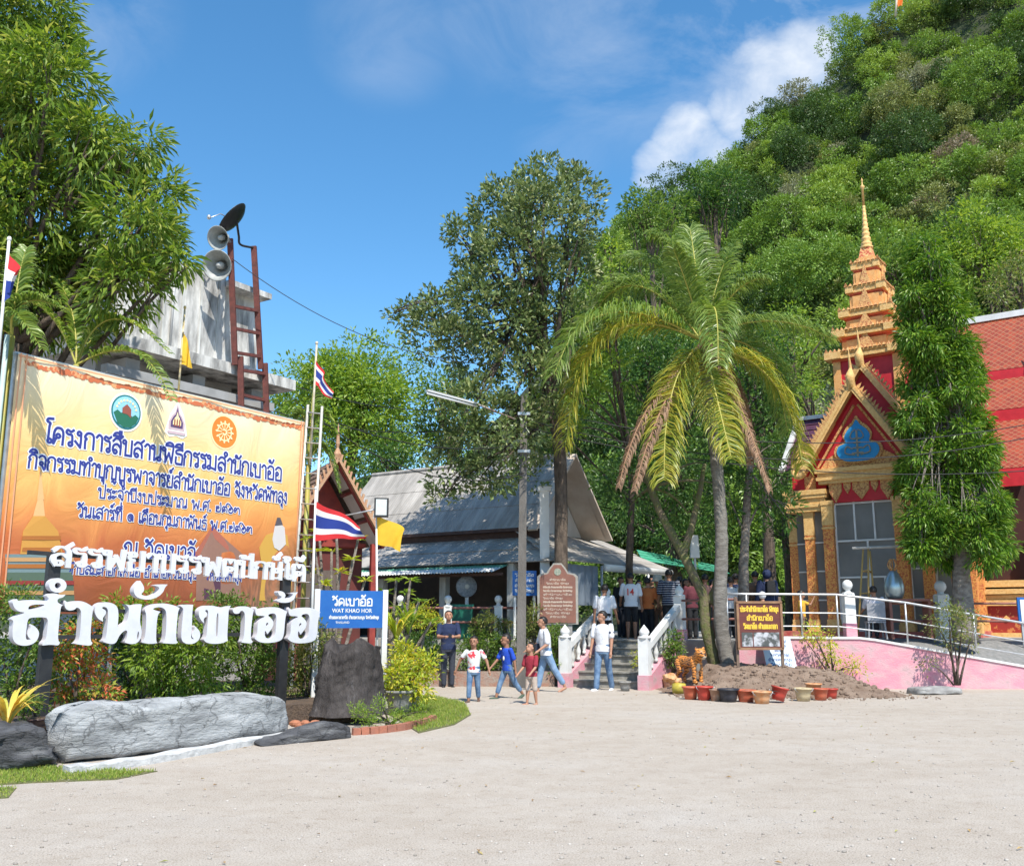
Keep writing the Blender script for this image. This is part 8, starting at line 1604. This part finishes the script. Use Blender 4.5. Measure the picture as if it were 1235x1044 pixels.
t = thing('wooden_bench', 'reddish wooden bench under the silver urn before the shrine', 'bench', (c[0], c[1], TZ)); b = MB(); b.box((c[0] + .3, c[1], zb_a - .03), (1.1, .5, .06)); b.build('seat', mat('bench_wood', (.26, .10, .07), (.2, .08, .06), .6, 6.), t)
for sx in (-.2, .8): b = MB(); b.box((c[0] + sx, c[1], (TZ + zb_a - .06) / 2), (.07, .4, zb_a - .06 - TZ)); b.build('leg', bpy.data.materials['bench_wood'], t)
# ------------------------------------------------------------------ tiger statue
c = W(838, 812, 21.5); c[2] = max(.18, mz(c[0], c[1]) - .02); t = thing('tiger_statue', 'orange striped tiger statue standing at the foot of the stairs', 'statue', c, R(24))
TIG = bpy.data.materials.new('tiger_stripes'); TIG.use_nodes = True; t_ = TIG.node_tree; pb = t_.nodes['Principled BSDF']; pb.inputs['Roughness'].default_value = .45; co = N(t_, 'ShaderNodeTexCoord'); wv = N(t_, 'ShaderNodeTexWave', wave_type='BANDS', bands_direction='Z', inp={'Scale': 5.5, 'Distortion': 9., 'Detail': 2., 'Detail Scale': 1.6}); K(t_, co.outputs['Object'], wv.inputs[0]); cr = N(t_, 'ShaderNodeValToRGB'); e = cr.color_ramp.elements; e[0].position = .16; e[0].color = (.04, .02, .012, 1); e[1].position = .27; e[1].color = (.62, .23, .045, 1); K(t_, wv.outputs[0], cr.inputs[0]); K(t_, cr.outputs[0], pb.inputs['Base Color'])
b = MB(); lev_ = lambda P, Rr: b.tube(P, Rr, 14)
b.tube(smoothpts([(.02, .62, .42), (.02, .5, .45), (.01, .25, .43), (0, .0, .45), (0, -.14, .47)], 5), np.interp(np.linspace(0, 1, 21), [0, .15, .5, .85, 1], [.07, .13, .12, .15, .09]), 14)
cap(b, (0, -.08, .5), (0, -.2, .62), .11, .11); b.ell((0, -.24, .63), (.125, .12, .115), 16, 12); b.ell((0, -.345, .59), (.07, .07, .055), 12, 8); b.ell((0, -.30, .545), (.06, .06, .035), 10, 8)
for s_ in (-1, 1):
    b.ell((s_ * .09, -.21, .735), (.04, .022, .045), 8, 6)
    cap(b, (s_ * .08, -.08, .42), (s_ * .085, -.1, .22), .06, .045); cap(b, (s_ * .085, -.1, .22), (s_ * .085, -.1, .04), .045, .042); cap(b, (s_ * .085, -.1, .03), (s_ * .085, -.17, .025), .045, .04)
    cap(b, (s_ * .08, .5, .42), (s_ * .09, .42, .25), .085, .055); cap(b, (s_ * .09, .42, .25), (s_ * .09, .56, .15), .05, .036); cap(b, (s_ * .09, .56, .15), (s_ * .09, .53, .04), .036, .036); cap(b, (s_ * .09, .53, .03), (s_ * .09, .45, .025), .042, .036)
b.tube(smoothpts([(.02, .6, .45), (.06, .74, .36), (.1, .8, .2), (.14, .9, .14)], 6), .025, 8); rem(b, 'body', TIG, t, .011, 3)
b = MB(); b.ell((0, -.365, .575), (.055, .05, .04), 10, 8); b.ell((0, -.33, .535), (.048, .045, .03), 10, 8); b.ell((0, -.1, .36), (.06, .075, .12), 10, 8); rem(b, 'muzzle', mat('tiger_cream', (.66, .55, .4), None, .5), t, .011, 2)
for s_ in (-1, 1): b = MB(); b.ell((s_ * .055, -.345, .655), (.017, .012, .014), 8, 6); b.build('eye', EYEM, t, True, world=False)
b = MB(); b.ell((0, -.415, .61), (.024, .014, .017), 8, 6); b.build('nose', EYEM, t, True, world=False)
# lamp or camera housing behind the crowd
c = W(838, 672, 27.0); t = thing('white_lamp_post', 'white lamp post with boxy head above the crowd', 'lamp post', (c[0], c[1], TZ)); b = MB(); b.tube([(c[0], c[1], TZ), c], .035, 8); b.build('post', WHITE, t, True); b = MB(); b.box(c + [0, 0, .3], (.24, .2, .62), taper=.8); b.build('lamp_head', WHITE, t)
bpy.context.view_layer.update(); dg = bpy.context.evaluated_depsgraph_get()
for o in PEND:
    me = bpy.data.meshes.new_from_object(o.evaluated_get(dg)); me.name = o.data.name; o.modifiers.clear(); o.data = me
